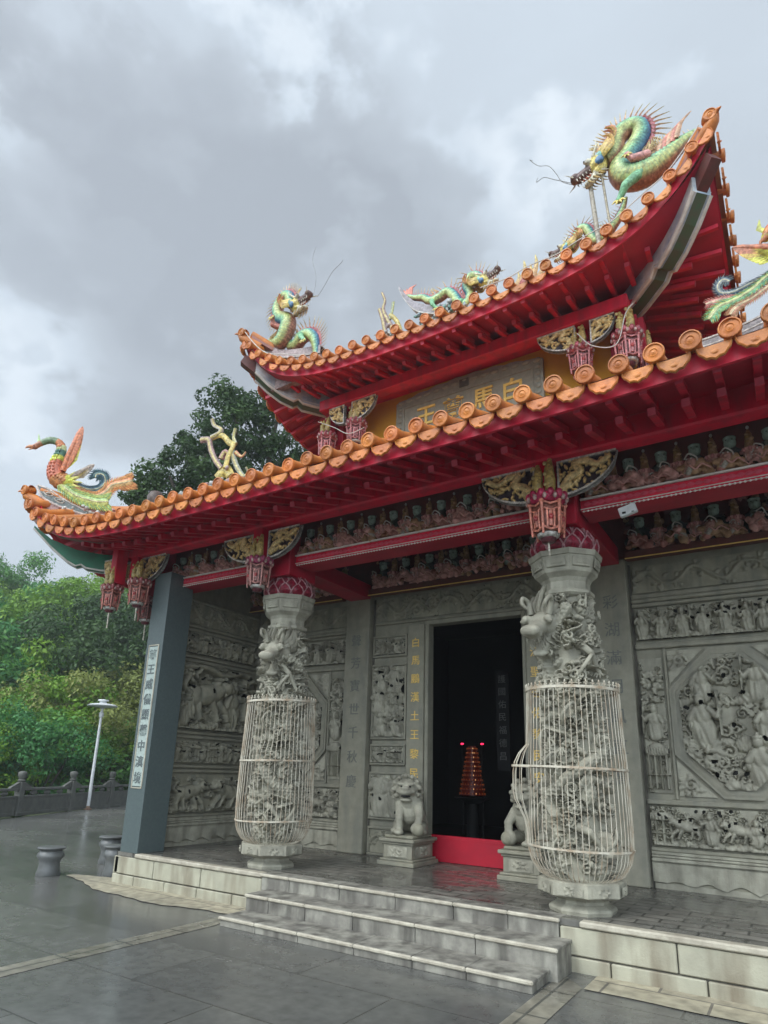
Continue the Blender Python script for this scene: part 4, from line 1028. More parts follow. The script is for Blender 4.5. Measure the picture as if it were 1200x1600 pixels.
def cage(x, y, label, hood_ang, seed, sag):
    t = tag(empty('wire_cage', (x, y, PZ)), label, 'cage', 'wire cages round the dragon columns')
    rg = np.random.default_rng(seed)
    n_b = 56; prof = [(.29, .27), (.34, .285), (.405, .34), (.455, .43), (.482, .55), (.487, .75), (.478, 1.28), (.462, 1.6), (.448, 2.04)]
    zs = np.array([p[1] for p in prof]); rs = np.array([p[0] for p in prof]); n = n_b
    ha = hood_ang
    def rad(a, z):
        r_ = np.interp(z, zs, rs); d = abs((a - ha + PI) % (2 * PI) - PI)
        if d < .36 and .75 < z < 1.46:
            k = math.cos(d / .36 * PI / 2) ** .5
            u = 1.0 if z > 1.0 else max(0, (z - .75) / .25)
            top = max(0.0, 1 - max(0, (z - 1.22) / .24) ** 2) ** .5 if z > 1.22 else 1
            r_ = r_ + .13 * k * u * top
        return r_
    b = MB()
    zz = np.concatenate([np.linspace(.27, .60, 7), np.linspace(.7, 2.04, 16)])
    for k in range(n):
        a = 2 * PI * k / n; j = rg.normal() * .004
        z_ = list(zz)
        b.tube([((rad(a, z) + rg.normal() * .0006) * math.cos(a + j * math.sin(z * 2)), rad(a, z) * math.sin(a + j * math.sin(z * 2)), z) for z in z_], .0041, 4, cap=False)
    b.build('bars', M['wire'], t)
    for nm, z, w, h in (('top_band', 2.03, .009, .026), ('middle_band', 1.28, .009, .020), ('lower_band', .56, .008, .018), ('foot_ring', .27, .012, .014)):
        q = MB(); m = 96; V = []
        for k in range(m):
            a = 2 * PI * k / m; r_ = (rad(a, z) if nm != 'middle_band' else np.interp(z, zs, rs) + (.13 * max(0, math.cos(abs((a - ha + PI) % (2 * PI) - PI) / .36 * PI / 2)) ** .5 if abs((a - ha + PI) % (2 * PI) - PI) < .36 else 0))
            zt = z + sag * math.sin(a + 1) * .01
            for dr, dz in ((.004, -h / 2), (.004 + w, -h / 2), (.004 + w, h / 2), (.004, h / 2)): V.append(((r_ + dr) * math.cos(a), (r_ + dr) * math.sin(a), zt + dz))
        F = [(4 * i + c_, 4 * i + (c_ + 1) % 4, 4 * ((i + 1) % m) + (c_ + 1) % 4, 4 * ((i + 1) % m) + c_) for i in range(m) for c_ in range(4)]
        q.add(V, F); o = q.build(nm, M['rust'] if nm == 'foot_ring' else M['wire'], t)
        if nm == 'top_band':
            f = MB()
            for k in range(44):
                a = 2 * PI * k / 44; cx, cy = .457 * math.cos(a), .457 * math.sin(a)
                tx, ty = -math.sin(a), math.cos(a)
                f.tube([(cx, cy, 2.04), (cx, cy, 2.065)], .005, 4); f.ell((cx, cy, 2.082), (.009, .009, .017), n=6)
                for s_ in (-1, 1): f.tube([(cx, cy, 2.05), (cx + tx * .016 * s_, cy + ty * .016 * s_, 2.066), (cx + tx * .022 * s_, cy + ty * .022 * s_, 2.058)], .0045, 4)
            f.build('finial_row', M['wire'], o)
    # leg straps
    q = MB()
    for k in range(6):
        a = 2 * PI * k / 6 + .4; q.tube([(.31 * math.cos(a), .31 * math.sin(a), .28), (.335 * math.cos(a), .335 * math.sin(a), .24)], .008, 5)
    q.build('foot_strap', M['rust'], t)
    return t
cage(CXL, CY, 'rusty wire cage with a front hood round the farther column, left of the steps', R(-62), 1, 1)
cage(CXR, CY, 'rusty wire cage with a hood bulging left, round the nearer dragon column', R(-158), 2, -1)
# ------------------------------------------------------------------ roofs
XC = -3.8
def make_roof(name, hx, y0, y1, zmid, rise, sc_, pitch, slope, T, r_t, overT=1.1, soff0=(.12, -.13), soff1=(1.1, .15), zfac=(-.20, -.02), raf=.06, raf2=(.5, -.10), label=None):
    """hip roof, eaves curving up to the corners. hx half width, y0 front eave, y1 back eave, zmid height of the tile ends in the middle"""
    root = bpy.data.objects.new(name, None); sc.collection.objects.link(root); root.parent = TEMPLE; root.location = -TO; root.empty_display_size = .3
    if label: root['label'] = label
    hy = (y1 - y0) / 2; yc = (y0 + y1) / 2
    ze = lambda u: zmid + rise * math.exp(-max(u, 0) / sc_) - .0
    prof = lambda t: slope[0] * t + slope[1] * t * t
    # four sides: local (s along the eave, t inwards) -> world
    def side(k):
        if k == 0: return hx, (lambda s, t: (XC + s, y0 + t)), hy
        if k == 1: return hy, (lambda s, t: (XC + hx - t, yc + s)), hx
        if k == 2: return hx, (lambda s, t: (XC - s, y1 - t)), hy
        return hy, (lambda s, t: (XC - hx + t, yc - s)), hx
    ends = MB(); rows = MB(); pan = MB(); fas = MB(); sof = MB(); rafs = []
    for k in range(4):
        H, mp, _ = side(k); n = int(round(2 * H / pitch)); p_ = 2 * H / n
        pt = lambda s, t, dz=0: (*mp(s, t), ze(H - abs(s)) + prof(max(t, 0)) + dz)
        tmax = lambda s: min(T, H - abs(s) + .02)
        # pan surface
        ss = np.linspace(-H, H, 2 * n + 1); tt = np.linspace(0, 1, 7)
        V = np.array([[pt(s, tmax(s) * q, -.045) for s in ss] for q in tt]); pan.grid(V, len(ss), len(tt))
        for i in range(n + 1):                        # round barrel rows
            s = -H + i * p_
            if abs(s) > H - .02: s = math.copysign(H - .02, s)
            L = max(tmax(s), .10); m = max(3, int(L / .16))
            P = [pt(s, -.06 + (L + .06) * j / m, .012) for j in range(m + 1)]
            Rr = [r_t * (1.0 + (.07 if j % 2 == 0 else -.03)) for j in range(m + 1)]
            n_ = 8 if k in (0, 1, 3) else 5
            rows.tube(P, Rr, n_, cap=False)
            if k == 2: continue
            # round end disc with a raised rim and boss
            o = np.array(P[0]); d = np.array(mp(s, -1.0)) - np.array(mp(s, 0)); d = np.array([d[0], d[1], -.10]); d /= np.linalg.norm(d)
            q = MB(); R_ = r_t * 1.28
            q.lathe([(R_, -.02), (R_ * 1.02, .004), (R_ * .97, .016), (R_ * .86, .018), (R_ * .80, .006), (R_ * .55, .006), (R_ * .38, .014), (R_ * .30, .008), (.001, .018)], 16)
            tc_ = rng.uniform(.72, 1.12); tcol = (min(1, .60 * tc_), .205 * tc_ * rng.uniform(.9, 1.1), .042 * tc_)
            q.c = [np.tile(np.array(tcol), (len(v_), 1)) for v_ in q.v]
            zz = Vector(d); xx = Vector((0, 0, 1)).cross(zz).normalized(); yy = zz.cross(xx); tw = rng.normal() * .3
            Mx = Matrix((xx, yy, zz)).transposed().to_4x4(); Mx.translation = Vector(o) + Vector((rng.normal() * .005, rng.normal() * .006, rng.normal() * .006))
            q.xf(Mx @ Matrix.Rotation(tw, 4, 'Z')); ends.merge(q)
            # crescent drip tile between two rows
            if i < n:
                sm = s + p_ / 2
                if abs(sm) < H - .03:
                    o = np.array(pt(sm, -.012, -.052)); e1 = np.array(pt(sm + .05, -.012, -.052)) - np.array(pt(sm - .05, -.012, -.052)); e1 /= np.linalg.norm(e1)
                    e2 = np.array((0, 0, 1.0)); e2 -= e1 * (e2 @ e1); e2 /= np.linalg.norm(e2); w_ = p_ * .5 - r_t * .12; hgt = p_ * .47
                    ph_ = [R(180 + a) for a in np.linspace(0, 180, 13)]
                    dd = np.array(d) * .018; tc_ = rng.uniform(.70, 1.12); tcol = (min(1, .60 * tc_), .205 * tc_ * rng.uniform(.9, 1.1), .042 * tc_); o = o + np.array((rng.normal() * .005, 0, rng.normal() * .005)); hgt *= rng.uniform(.93, 1.06)
                    out = [o + e1 * w_ * math.cos(a) + e2 * (hgt * math.sin(a) * (1 + .05 * math.cos(a * 12)) + .0) for a in ph_]
                    top = [o + e1 * w_ * math.cos(a) + e2 * (-hgt * .10 * math.sin(-a) * 1.0) for a in ph_[::-1]][1:-1]
                    ends.poly(out + top, dd, tcol)
                    rim = [np.array(v) + dd * 1.15 for v in out]; ends.tube([r_ * .93 + (o + dd) * .07 for r_ in rim], .007, 4, tcol)
                    ends.ell(o + dd * 1.05 + e2 * -hgt * .55, (.030, .008, .020), tcol, n=7)
        # fascia board under the tiles and sloping soffit
        ss = np.linspace(-H + .05, H - .05, 90); V = []
        for s in ss:
            u = H - abs(s); z = ze(u); t0 = .055; tb = min(t0 + .03, .055 + u)
            V.append([(*mp(s * (H - .06) / H, t0), z + zfac[1]), (*mp(s * (H - .06) / H, t0), z + zfac[0]), (*mp(s * (H - .1) / H, t0 + .035), z + zfac[0]), (*mp(s * (H - .1) / H, t0 + .035), z + zfac[1])])
        V = np.array(V); m = len(ss)
        fas.add(V.reshape(-1, 3), [(4 * i + c, 4 * i + (c + 1) % 4, 4 * i + 4 + (c + 1) % 4, 4 * i + 4 + c) for i in range(m - 1) for c in range(3)])
        def sz(s, t):      # underside height: follows the eave at t=0, level at the purlin
            u = H - abs(s); a = min(max((t - soff0[0]) / (soff1[0] - soff0[0]), 0), 1.6); zr = rise * math.exp(-max(u, 0) / sc_)
            u2 = max(u, 0) + max(t, 0) * .5
            return zmid + zr * max(0, 1 - .62 * a) + soff0[1] + (soff1[1] - soff0[1]) * a
        tt = np.linspace(soff0[0] - .03, overT + .5, 8); ss = np.linspace(-H + .1, H - .1, 80)
        V = np.array([[(*mp(math.copysign(min(abs(s), H - t + .0), s), t), sz(math.copysign(min(abs(s), H - t * .999), s), t) + .045) for s in ss] for t in tt]); sof.grid(V, len(ss), len(tt))
        if k in (0, 1, 3):
            for i in range(n):
                s = -H + (i + .5) * p_; u = H - abs(s)
                for (ta, tb, dz, ww, nm) in ((soff0[0] - .0, .78, -.012, raf, 'rafter'), (raf2[0], overT + .2, raf2[1], raf * 1.1, 'lower_rafter')):
                    tb2 = min(tb, u - (.10 if name == 'lower_roof' else .24))
                    if tb2 < ta + .06: continue
                    if k == 3 and (i > n - 1): continue
                    rafs.append((s, ta, tb2, dz, ww, nm, mp, sz, k))
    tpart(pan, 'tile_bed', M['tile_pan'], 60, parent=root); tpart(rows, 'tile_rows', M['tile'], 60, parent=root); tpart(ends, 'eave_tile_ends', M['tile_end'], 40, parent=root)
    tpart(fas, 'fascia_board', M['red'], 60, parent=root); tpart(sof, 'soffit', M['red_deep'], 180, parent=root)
    rest = MB(); rest_e = MB(); cnt = 0
    for (s, ta, tb, dz, ww, nm, mp, sz, k) in rafs:
        a = np.array((*mp(s, ta), sz(s, ta) + dz)); c = np.array((*mp(s, tb), sz(s, tb) + dz)); d = c - a; L = np.linalg.norm(d); d /= L
        x_ = np.cross(d, (0, 0, 1)); x_ /= np.linalg.norm(x_); z_ = np.cross(x_, d); h = ww / 2
        V = [p + x_ * sx * h + z_ * sz_ * h for p in (a, c) for sx, sz_ in ((-1, -1), (1, -1), (1, 1), (-1, 1))]
        F = [(0, 3, 2, 1), (4, 5, 6, 7), (0, 1, 5, 4), (1, 2, 6, 5), (2, 3, 7, 6), (3, 0, 4, 7)]
        E4 = [p - d * .004 for p in V[:4]]; 
        if k == 0 and nm == 'rafter' or (k == 1 and nm == 'rafter' and abs(s) > 2 and s < 0 and name == 'upper_roof'):
            q = MB(); q.add(V, F); o = tpart(q, 'rafter', M['red'], parent=root)
            o.data.materials.append(M['red_end']); o.data.polygons[0].material_index = 1
        else:
            rest.add(V, F); rest_e.add(E4, [(0, 3, 2, 1)])
    tpart(rest, 'rafter_row', M['red'], parent=root, kind='stuff'); tpart(rest_e, 'rafter_end_paint', M['red_end'], parent=root, kind='stuff')
    return root, ze, prof
low, zeL, prL = make_roof('lower_roof', 6.2, 4.80, 17.0, 4.815, 1.0, .72, .2696, (.36, .055), 3.5, .064, overT=1.15,
    soff0=(.13, -.165), soff1=(1.2, .17), zfac=(-.205, -.03), raf=.06, raf2=(.52, -.115))
up, zeU, prU = make_roof('upper_roof', 3.87, 6.90, 14.2, 7.965, 1.33, .75, .2580, (.38, .07), 3.6, .060, overT=.95,
    soff0=(.10, -.24), soff1=(.95, .09), zfac=(-.235, -.04), raf=.055, raf2=(.45, -.10))
# ridges
def ridge(path, w, h, name, parent, mat='red_end', cap_mat='tile'):
    P = spline(path, 8); b = MB(); c = MB()
    for i in range(len(P) - 1):
        a, q = P[i], P[i + 1]; d = q - a; n = np.array([-d[1], d[0], 0]); n /= np.linalg.norm(n) + 1e-9; n *= w / 2; u = np.array((0, 0, h))
        V = [a - n, a + n, a + n + u, a - n + u, q - n, q + n, q + n + u, q - n + u]
        b.add(V, [(0, 1, 5, 4), (1, 2, 6, 5), (2, 3, 7, 6), (3, 0, 4, 7)] + ([(0, 3, 2, 1)] if i == 0 else []) + ([(4, 5, 6, 7)] if i == len(P) - 2 else []))
    c.tube([p + np.array((0, 0, h)) for p in P], w * .62, 8)
    o = tpart(b, name, M[mat], parent=parent); tpart(c, 'ridge_cap', M[cap_mat], 60, parent=o); return o
def hip(cx, cy, dx, dy, ze, pr, d0, d1, zoff=.05):
    return [(cx + dx * d, cy + dy * d, ze(d) + pr(d) + zoff) for d in np.linspace(d0, d1, 6)]
M['ridge_wall'] = material('faded_pink_ridge', (.36, .17, .14), (.26, .13, .11), .6, 8, .2)
for sx in (-1, 1):
    ridge(hip(XC + sx * 6.2, 4.8, -sx, 1, zeL, prL, .15, 3.2), .13, .10, 'hip_ridge', low, 'ridge_wall', 'tile')
    ridge(hip(XC + sx * 3.87, 6.9, -sx, 1, zeU, prU, .12, 3.3), .12, .10, 'hip_ridge', up, 'ridge_wall', 'tile')
ridge([(XC - 2.9, 8.0, 6.75), (XC - 3.6, 7.9, 6.62), (XC - 4.4, 7.7, 6.35)], .12, .2, 'flank_ridge', low, 'ridge_wall')
zr = zeU(4) + prU(3.6)
ridge([(XC - 1.6, 10.5, zr + .35), (XC - .8, 10.5, zr + .12), (XC, 10.5, zr + .05), (XC + .8, 10.5, zr + .12), (XC + 1.6, 10.5, zr + .35)], .2, .35, 'main_ridge', up, 'ridge_wall')
# corner beams: green below, blue-white above
def corner_beam(cx, cy, dx, dy, prof_b, prof_t, w, mat, rim, parent, name='corner_beam', strip=False):
    n = Vector((-dy, dx, 0)).normalized(); D = Vector((dx, dy, 0)).normalized(); b = MB(); q = MB()
    P = [(d, z) for d, z in prof_b] + [(d, z) for d, z in prof_t[::-1]]
    A = [np.array(Vector((cx, cy, 0)) + D * d + Vector((0, 0, z)) - n * w / 2) for d, z in P]; b.poly(A, np.array(n * w))
    for s_ in (-1, 1):
        L = [np.array(Vector((cx, cy, 0)) + D * d + Vector((0, 0, z)) + n * s_ * (w / 2)) for d, z in prof_b]
        q.tube(L, .016 if not strip else .024, 6)
        if strip: q.tube([p + np.array((0, 0, .055)) + np.array(n) * s_ * .002 for p in L], .009, 5)
    o = tpart(b, name, M[mat], parent=parent); tpart(q, 'pale_rim', M['white'], parent=o)
    if strip:
        g_ = MB(); L = [np.array(Vector((cx, cy, 0)) + D * d + Vector((0, 0, z - .004))) for d, z in prof_b]; N_ = np.array(n) * w * .30
        V = []
        for p in L: V += [p - N_, p + N_]
        g_.add(V, [(2 * i, 2 * i + 1, 2 * i + 3, 2 * i + 2) for i in range(len(L) - 1)]); tpart(g_, 'green_stripe', M['olive'], parent=o)
    return o
for sx in (-1, 1):
    cb = [(.22, 5.15), (.5, 4.88), (.78, 4.66), (.92, 4.59), (1.0, 4.62), (1.08, 4.57), (1.3, 4.55), (1.75, 4.57)]
    ct = [(.22, 5.20), (.5, 5.0), (.9, 4.86), (1.3, 4.82), (1.75, 4.84)]
    corner_beam(XC + sx * 6.2, 4.8, -sx, 1, cb, ct, .14, 'green', None, low)
    cb = [(.30, 8.44), (.55, 8.22), (.80, 8.06), (1.02, 7.98), (1.10, 8.03), (1.19, 7.95), (1.6, 7.90), (1.98, 7.89)]
    ct = [(.30, 8.66), (.6, 8.48), (1.0, 8.30), (1.4, 8.22), (1.98, 8.2)]
    corner_beam(XC + sx * 3.87, 6.9, -sx, 1, cb, ct, .25, 'bluegrey', None, up, strip=True)
    b = MB(); n = Vector((1, sx, 0)).normalized()
    tip = [np.array(Vector((XC + sx * 3.87, 6.9, 0)) + Vector((-sx, 1, 0)).normalized() * d + Vector((0, 0, z)) - Vector((1, sx, 0)).normalized() * .07) for d, z in ((.02, 8.66), (.12, 8.58), (.34, 8.44), (.34, 8.66), (.10, 8.82))]
    b.poly(tip, np.array(Vector((1, sx, 0)).normalized() * .14)); tpart(b, 'beam_nose', M['red_brown'], parent=up)
    # upturned corner tile
    for (cx, cy, z, nm, par) in ((XC + sx * 6.2, 4.8, zeL(0), 'corner_tile', low), (XC + sx * 3.87, 6.9, zeU(0), 'corner_tile', up)):
        b = MB(); D = Vector((sx, -1, 0)).normalized(); base = Vector((cx, cy, z))
        base = base + Vector((0, 0, -.13)); b.tube([base - D * .35 + Vector((0, 0, -.10)), base - D * .12 + Vector((0, 0, -.02)), base + D * .01 + Vector((0, 0, .04)), base + D * .05 + Vector((0, 0, .09))], [.08, .09, .07, .035], 10)
        b.tube([base + D * .03 + Vector((0, 0, .08)), base + D * .10 + Vector((0, 0, .11)), base + D * .14 + Vector((0, 0, .09))], [.035, .022, .01], 6)
        tpart(b, nm, M['tile'] if par is low else M['tile'], 60, parent=par)

# ------------------------------------------------------------------ beams, purlins, ceiling of the porch
b = MB(); b.box(-8.75, 1.15, 5.85, 6.07, 4.74, 5.02, bev=.02); pur = tpart(b, 'purlin', M['red'])
b = MB(); b.box(-8.62, -8.40, 6.07, 16, 4.745, 5.02, bev=.02); tpart(b, 'purlin', M['red'])
b = MB(); b.box(.80, 1.02, 6.07, 16, 4.745, 5.02, bev=.02); tpart(b, 'purlin', M['red'])
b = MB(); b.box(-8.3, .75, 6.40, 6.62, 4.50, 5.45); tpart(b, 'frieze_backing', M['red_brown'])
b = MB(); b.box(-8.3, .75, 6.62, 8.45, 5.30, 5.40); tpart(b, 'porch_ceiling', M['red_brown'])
for x0, x1 in ((-8.2, -5.98), (-5.48, -2.10), (-1.60, .6)):
    b = MB(); b.box(x0 + .0, x1, 6.32, 6.66, 4.275, 4.425, bev=.008); lt = tpart(b, 'lintel', M['red_deep'])
    b = MB(); b.box(x0, x1, 6.296, 6.319, 4.285, 4.400, bev=.004); lb = tpart(b, 'carved_band', M['red'], parent=lt)
    b = MB(); b.box(x0, x1, 6.275, 6.33, 4.402, 4.422, bev=.004); b.box(x0, x1, 6.288, 6.30, 4.298, 4.306)
    tpart(b, 'pale_line', M['red_end'] if False else M['white'], parent=lb)
    b = MB(); 
    xs_ = np.arange(x0 + .02, x1 - .01, .014); b.tube([(x, 6.294, 4.276) for x in xs_], [.013 if k % 3 == 1 else .004 for k in range(len(xs_))], 6, up=(0, 0, 1))
    tpart(b, 'bead_row', M['white'], parent=lb)
    b = MB()
    xs_ = np.arange(x0 + .04, x1 - .03, .0175); b.tube([(x, 6.296, 4.352) for x in xs_], [(.008, .020, .024, .020)[k % 4] for k in range(len(xs_))], 6, flat=.5, up=(0, 0, 1))
    tpart(b, 'rosette_row', M['red_end'], parent=lb)
for xc in (CXL, CXR):
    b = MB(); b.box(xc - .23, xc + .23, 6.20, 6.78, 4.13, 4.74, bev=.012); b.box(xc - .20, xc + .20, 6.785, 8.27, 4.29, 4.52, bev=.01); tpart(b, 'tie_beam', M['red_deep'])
b = MB(); b.box(-8.3, -8.13, 6.1, 8.4, 4.36, 4.9); tpart(b, 'side_lintel', M['red_deep'])
b = MB(); b.box(-8.1, -6.02, 8.14, 8.26, 4.30, 4.41, bev=.008); b.box(-5.5, -2.08, 8.14, 8.26, 4.30, 4.41, bev=.008); b.box(-1.55, .6, 8.14, 8.26, 4.30, 4.41, bev=.008)
ib = tpart(b, 'inner_lintel', M['red_brown'])
b = MB(); 
for x0, x1 in ((-8.1, -6.02), (-5.5, -2.08), (-1.55, .6)): b.box(x0, x1, 8.128, 8.139, 4.303, 4.315)
tpart(b, 'gilt_line', M['gold'], parent=ib)
b = MB(); b.box(-8.1, .6, 8.28, 8.415, 4.37, 5.29); tpart(b, 'inner_frieze_backing', M['red_brown'])

# ------------------------------------------------------------------ painted carved frieze figures
MAR = (.42, .18, .15); PK = (.60, .32, .28); OCH = (.44, .27, .15); FGR = (.30, .40, .33); DK = (.06, .07, .065); GW = (.50, .48, .43)
def frieze_bust(v=0):
    P = [('e', (0, -.03, .27), (.052, .05, .06), FGR), ('e', (0, -.075, .262), (.014, .014, .018), FGR), ('e', (0, -.03, .315), (.058, .055, .018), (.20, .28, .22)), ('c', (0, 0, .2), (0, -.02, .25), .022, .022, FGR)]
    for s in (-1, 1): P += [('e', (s * .022, -.078, .283), (.010, .006, .006), DK), ('c', (s * .02, 0, .2), (s * .13, .01, .10), .04, .05, DK), ('c', (s * .13, .01, .10), (s * .10, -.02, .02), .045, .04, DK)]
    P += [('e', (0, .0, .14), (.08, .05, .09), FGR if v else (.10, .13, .11)), ('c', (-.03, -.04, .20), (.03, -.05, .12), .015, .02, (.16, .18, .13))]
    return blob(P, .0095, 1)
def frieze_hanger():
    b = MB(); b.tube([(0, 0, .38), (0, 0, .33), (0, -.01, .22), (0, -.02, .17)], [.008, .028, .040, .048], 8, OCH)
    for k in range(6): b.ell((.02 * math.cos(k * 2.1), -.035, .20 + k * .024), (.022, .015, .018), OCH if k % 2 else (.36, .22, .08), n=6)
    b.ell((0, -.01, .395), (.014, .014, .018), GW, n=8)
    b.lathe([(.075, .17), (.07, .16), (.058, .14), (.055, .09), (.045, .07), (.02, .05)], 8, 0, -.03, 0, PK)
    for k in range(8):
        a = 2 * PI * k / 8; b.ell((.068 * math.cos(a), -.03 + .068 * math.sin(a), .155), (.018, .018, .022), (.42, .18, .17), n=6); b.tube([(.06 * math.cos(a), -.03 + .06 * math.sin(a), .12), (.05 * math.cos(a), -.03 + .05 * math.sin(a), .06)], [.009, .006], 5, (.50, .34, .30))
    return b
def frieze_beast(seed):
    g = np.random.default_rng(seed); P = []; base = [MAR, PK, OCH, GW, (.26, .12, .07)]
    c0 = base[seed % 3]
    for k in range(16):
        x = g.uniform(-.12, .12); z = g.uniform(.02, .14) - abs(x) * .2; c = c0 if g.random() < .7 else base[g.integers(0, 5)]
        P.append(('e', (x, g.uniform(-.07, .0), max(z, .02)), tuple(g.uniform(.022, .05, 3)), c))
    hx = g.choice([-1, 1]) * .05
    P += [('e', (hx, -.08, .13), (.045, .04, .04), PK), ('e', (hx, -.115, .118), (.03, .02, .016), (.40, .22, .18))]
    b = blob(P, .010, 1)
    b.tube(spline([(hx - .04, -.09, .16), (hx, -.12, .19), (hx + .05, -.10, .16), (hx + .06, -.11, .12)], 4), .007, 5, GW)
    b.tube(spline([(-.1, -.08, .05), (-.06, -.11, .09), (-.01, -.10, .05), (.04, -.11, .08), (.1, -.08, .04)], 4), .008, 5, PK)
    for s in (-1, 1): b.ell((hx + s * .018, -.118, .145), (.008, .006, .008), (.5, .48, .42), n=6)
    return b
PB = [frieze_bust(0).mesh('painted_bust', 180), frieze_bust(1).mesh('painted_bust', 180)]
PH = frieze_hanger().mesh('carved_hanger', 50)
PA = [frieze_beast(s).mesh('crouching_beast', 180) for s in (1, 2, 3, 4, 5)]
for m_ in PB + [PH] + PA: m_.materials.append(M['frieze'])
def frieze_inst(me, nm, parent, x, y, z, s, rz=0):
    o = bpy.data.objects.new(nm, me); sc.collection.objects.link(o); o.parent = parent; o.location = (x, y, z); o.scale = (s, s, s); o.rotation_euler = (0, 0, rz); return o
def frieze_run(name, x0, x1, y, z, pitch, s, seed, lab=None):
    rt = bpy.data.objects.new(name, None); sc.collection.objects.link(rt); rt.parent = TEMPLE; rt.location = -TO
    if lab: rt['label'] = lab
    n = max(1, int(round((x1 - x0) / pitch))); p_ = (x1 - x0) / n; g = np.random.default_rng(seed)
    for i in range(n):
        x = x0 + (i + .5) * p_
        frieze_inst(PB[i % 2], 'painted_bust', rt, x, y, z + .02, s, g.normal() * .15)
        frieze_inst(PA[g.integers(0, 5)], 'crouching_beast', rt, x + g.normal() * .01, y - .05, z, s * g.uniform(.95, 1.1), g.normal() * .25)
        frieze_inst(PH, 'carved_hanger', rt, x + p_ / 2, y - .02, z + .01, s)
        frieze_inst(PA[g.integers(0, 5)], 'crouching_beast', rt, x + p_ / 2, y - .02, z - .01, s * .75, g.normal() * .4)
    bk = MB()
    for k in range(int((x1 - x0) * 60)):
        bk.ell((g.uniform(x0, x1), y + .06 + g.uniform(-.02, .03), z + g.uniform(.05, .75)), tuple(g.uniform(.02, .06, 3)), (MAR, OCH, (.10, .05, .04), (.13, .10, .08))[g.integers(0, 4)], n=6, rot=Euler(tuple(g.uniform(0, 3, 3))))
    bk.build('carved_foliage', M['frieze'], rt, 180)
    return rt
for i, (x0, x1) in enumerate(((-8.1, -6.0), (-5.48, -2.10), (-1.58, .6))):
    frieze_run('carved_frieze', x0, x1, 6.42, 4.425, .335, 1.08, 50 + i)
    frieze_run('inner_carved_frieze', x0 + .02, x1 - .02, 8.22, 4.415, .40, 1.25, 60 + i)

# ------------------------------------------------------------------ gilded pierced spandrels
def spandrel(x, y, z, w, h, flip, seed, root, rz=0, label=None):
    r = Relief(w, h, .0055, seed=seed); X, Z = r.X, r.Z
    # flat top, straight inner side (x=0), bulging curve from the outer tip to the inner foot
    f = np.clip(X / w, 0, 1); low_ = h * (1 - np.sqrt(np.clip(1 - f ** 2.1, 0, 1)) * .98)
    mask = Z > low_; e_ = np.minimum(np.minimum(X, h - Z), (Z - low_) * .75)
    r.H += .0
    r.path([(w * .08, h * .25), (w * .2, h * .5), (w * .38, h * .62), (w * .3, h * .86), (w * .5, h * .86), (w * .68, h * .72), (w * .86, h * .86)], .045 * w / .6, .03 * w / .6, .5, 1.0)
    r.dome(w * .16, h * .32, w * .1, h * .11, 0, .5, 1.1); r.dome(w * .6, h * .6, w * .07, h * .06, .5, .4, .9); r.dome(w * .3, h * .35, w * .09, h * .04, .8, .4, .9)
    for k in range(75): r.dome(r.r.uniform(0, w), r.r.uniform(0, h), .034, .016, r.r.uniform(0, 3), .3, .75)
    rim = e_ < .022; r.H = np.where(rim, .85, r.H)
    def colf(H):
        C = np.zeros((H.size, 3)); Hf = H.ravel(); rm = rim.ravel()
        C[:] = (.05, .04, .05); C[Hf > .2] = (.62, .58, .48); C[Hf > .36] = (.78, .56, .22); C[Hf > .8] = (.82, .64, .30); C[rm] = (.66, .63, .56)
        return C
    b = relief_mb(r, .045, (lambda X, D, Z: np.stack([X, -D, Z], -1)), colf, mask)
    nn = 16; out = [(0, .001, h), (0, .001, 0)] + [(w * q, .001, h * (1 - math.sqrt(max(0, 1 - q ** 2.1)) * .98)) for q in np.linspace(0, 1, nn)][1:]
    b.poly(out, (0, .03, 0), (.30, .30, .28))
    Mx = Matrix.Translation((x, y, z)) @ Matrix.Rotation(rz, 4, 'Z') @ Matrix.Diagonal((flip, 1, 1, 1)); b.xf(Mx)
    if flip < 0: b.f = [f[::-1] for f in b.f]
    return tpart(b, 'gilded_spandrel', M['paint'], 60)
spandrel(-1.73, 6.0, 4.33, .60, .41, 1, 1, None); spandrel(-1.97, 6.0, 4.33, .60, .41, -1, 2, None)
spandrel(-5.70, 6.0, 4.30, .55, .41, 1, 3, None); spandrel(-5.98, 6.0, 4.30, .58, .41, -1, 4, None)
spandrel(-8.38, 6.0, 4.32, .56, .42, 1, 5, None); spandrel(-8.56, 5.98, 4.32, .28, .40, -1, 6, None)
spandrel(-8.74, 5.72, 4.34, .22, .36, -1, 9, None)
for x in (-5.82, -1.85, -8.47): 
    b = MB(); b.box(x - .085, x + .085, 5.87, 6.05, 4.26, 4.76, bev=.01); tpart(b, 'hanging_post', M['red'])
b = MB(); b.box(-8.72, -8.58, 5.64, 5.84, 4.28, 4.95, bev=.01); tpart(b, 'hanging_post', M['red'])
b = MB(); b.box(-8.62, -8.46, 6.18, 6.34, 4.2, 4.76, bev=.01); tpart(b, 'hanging_post', M['red'])

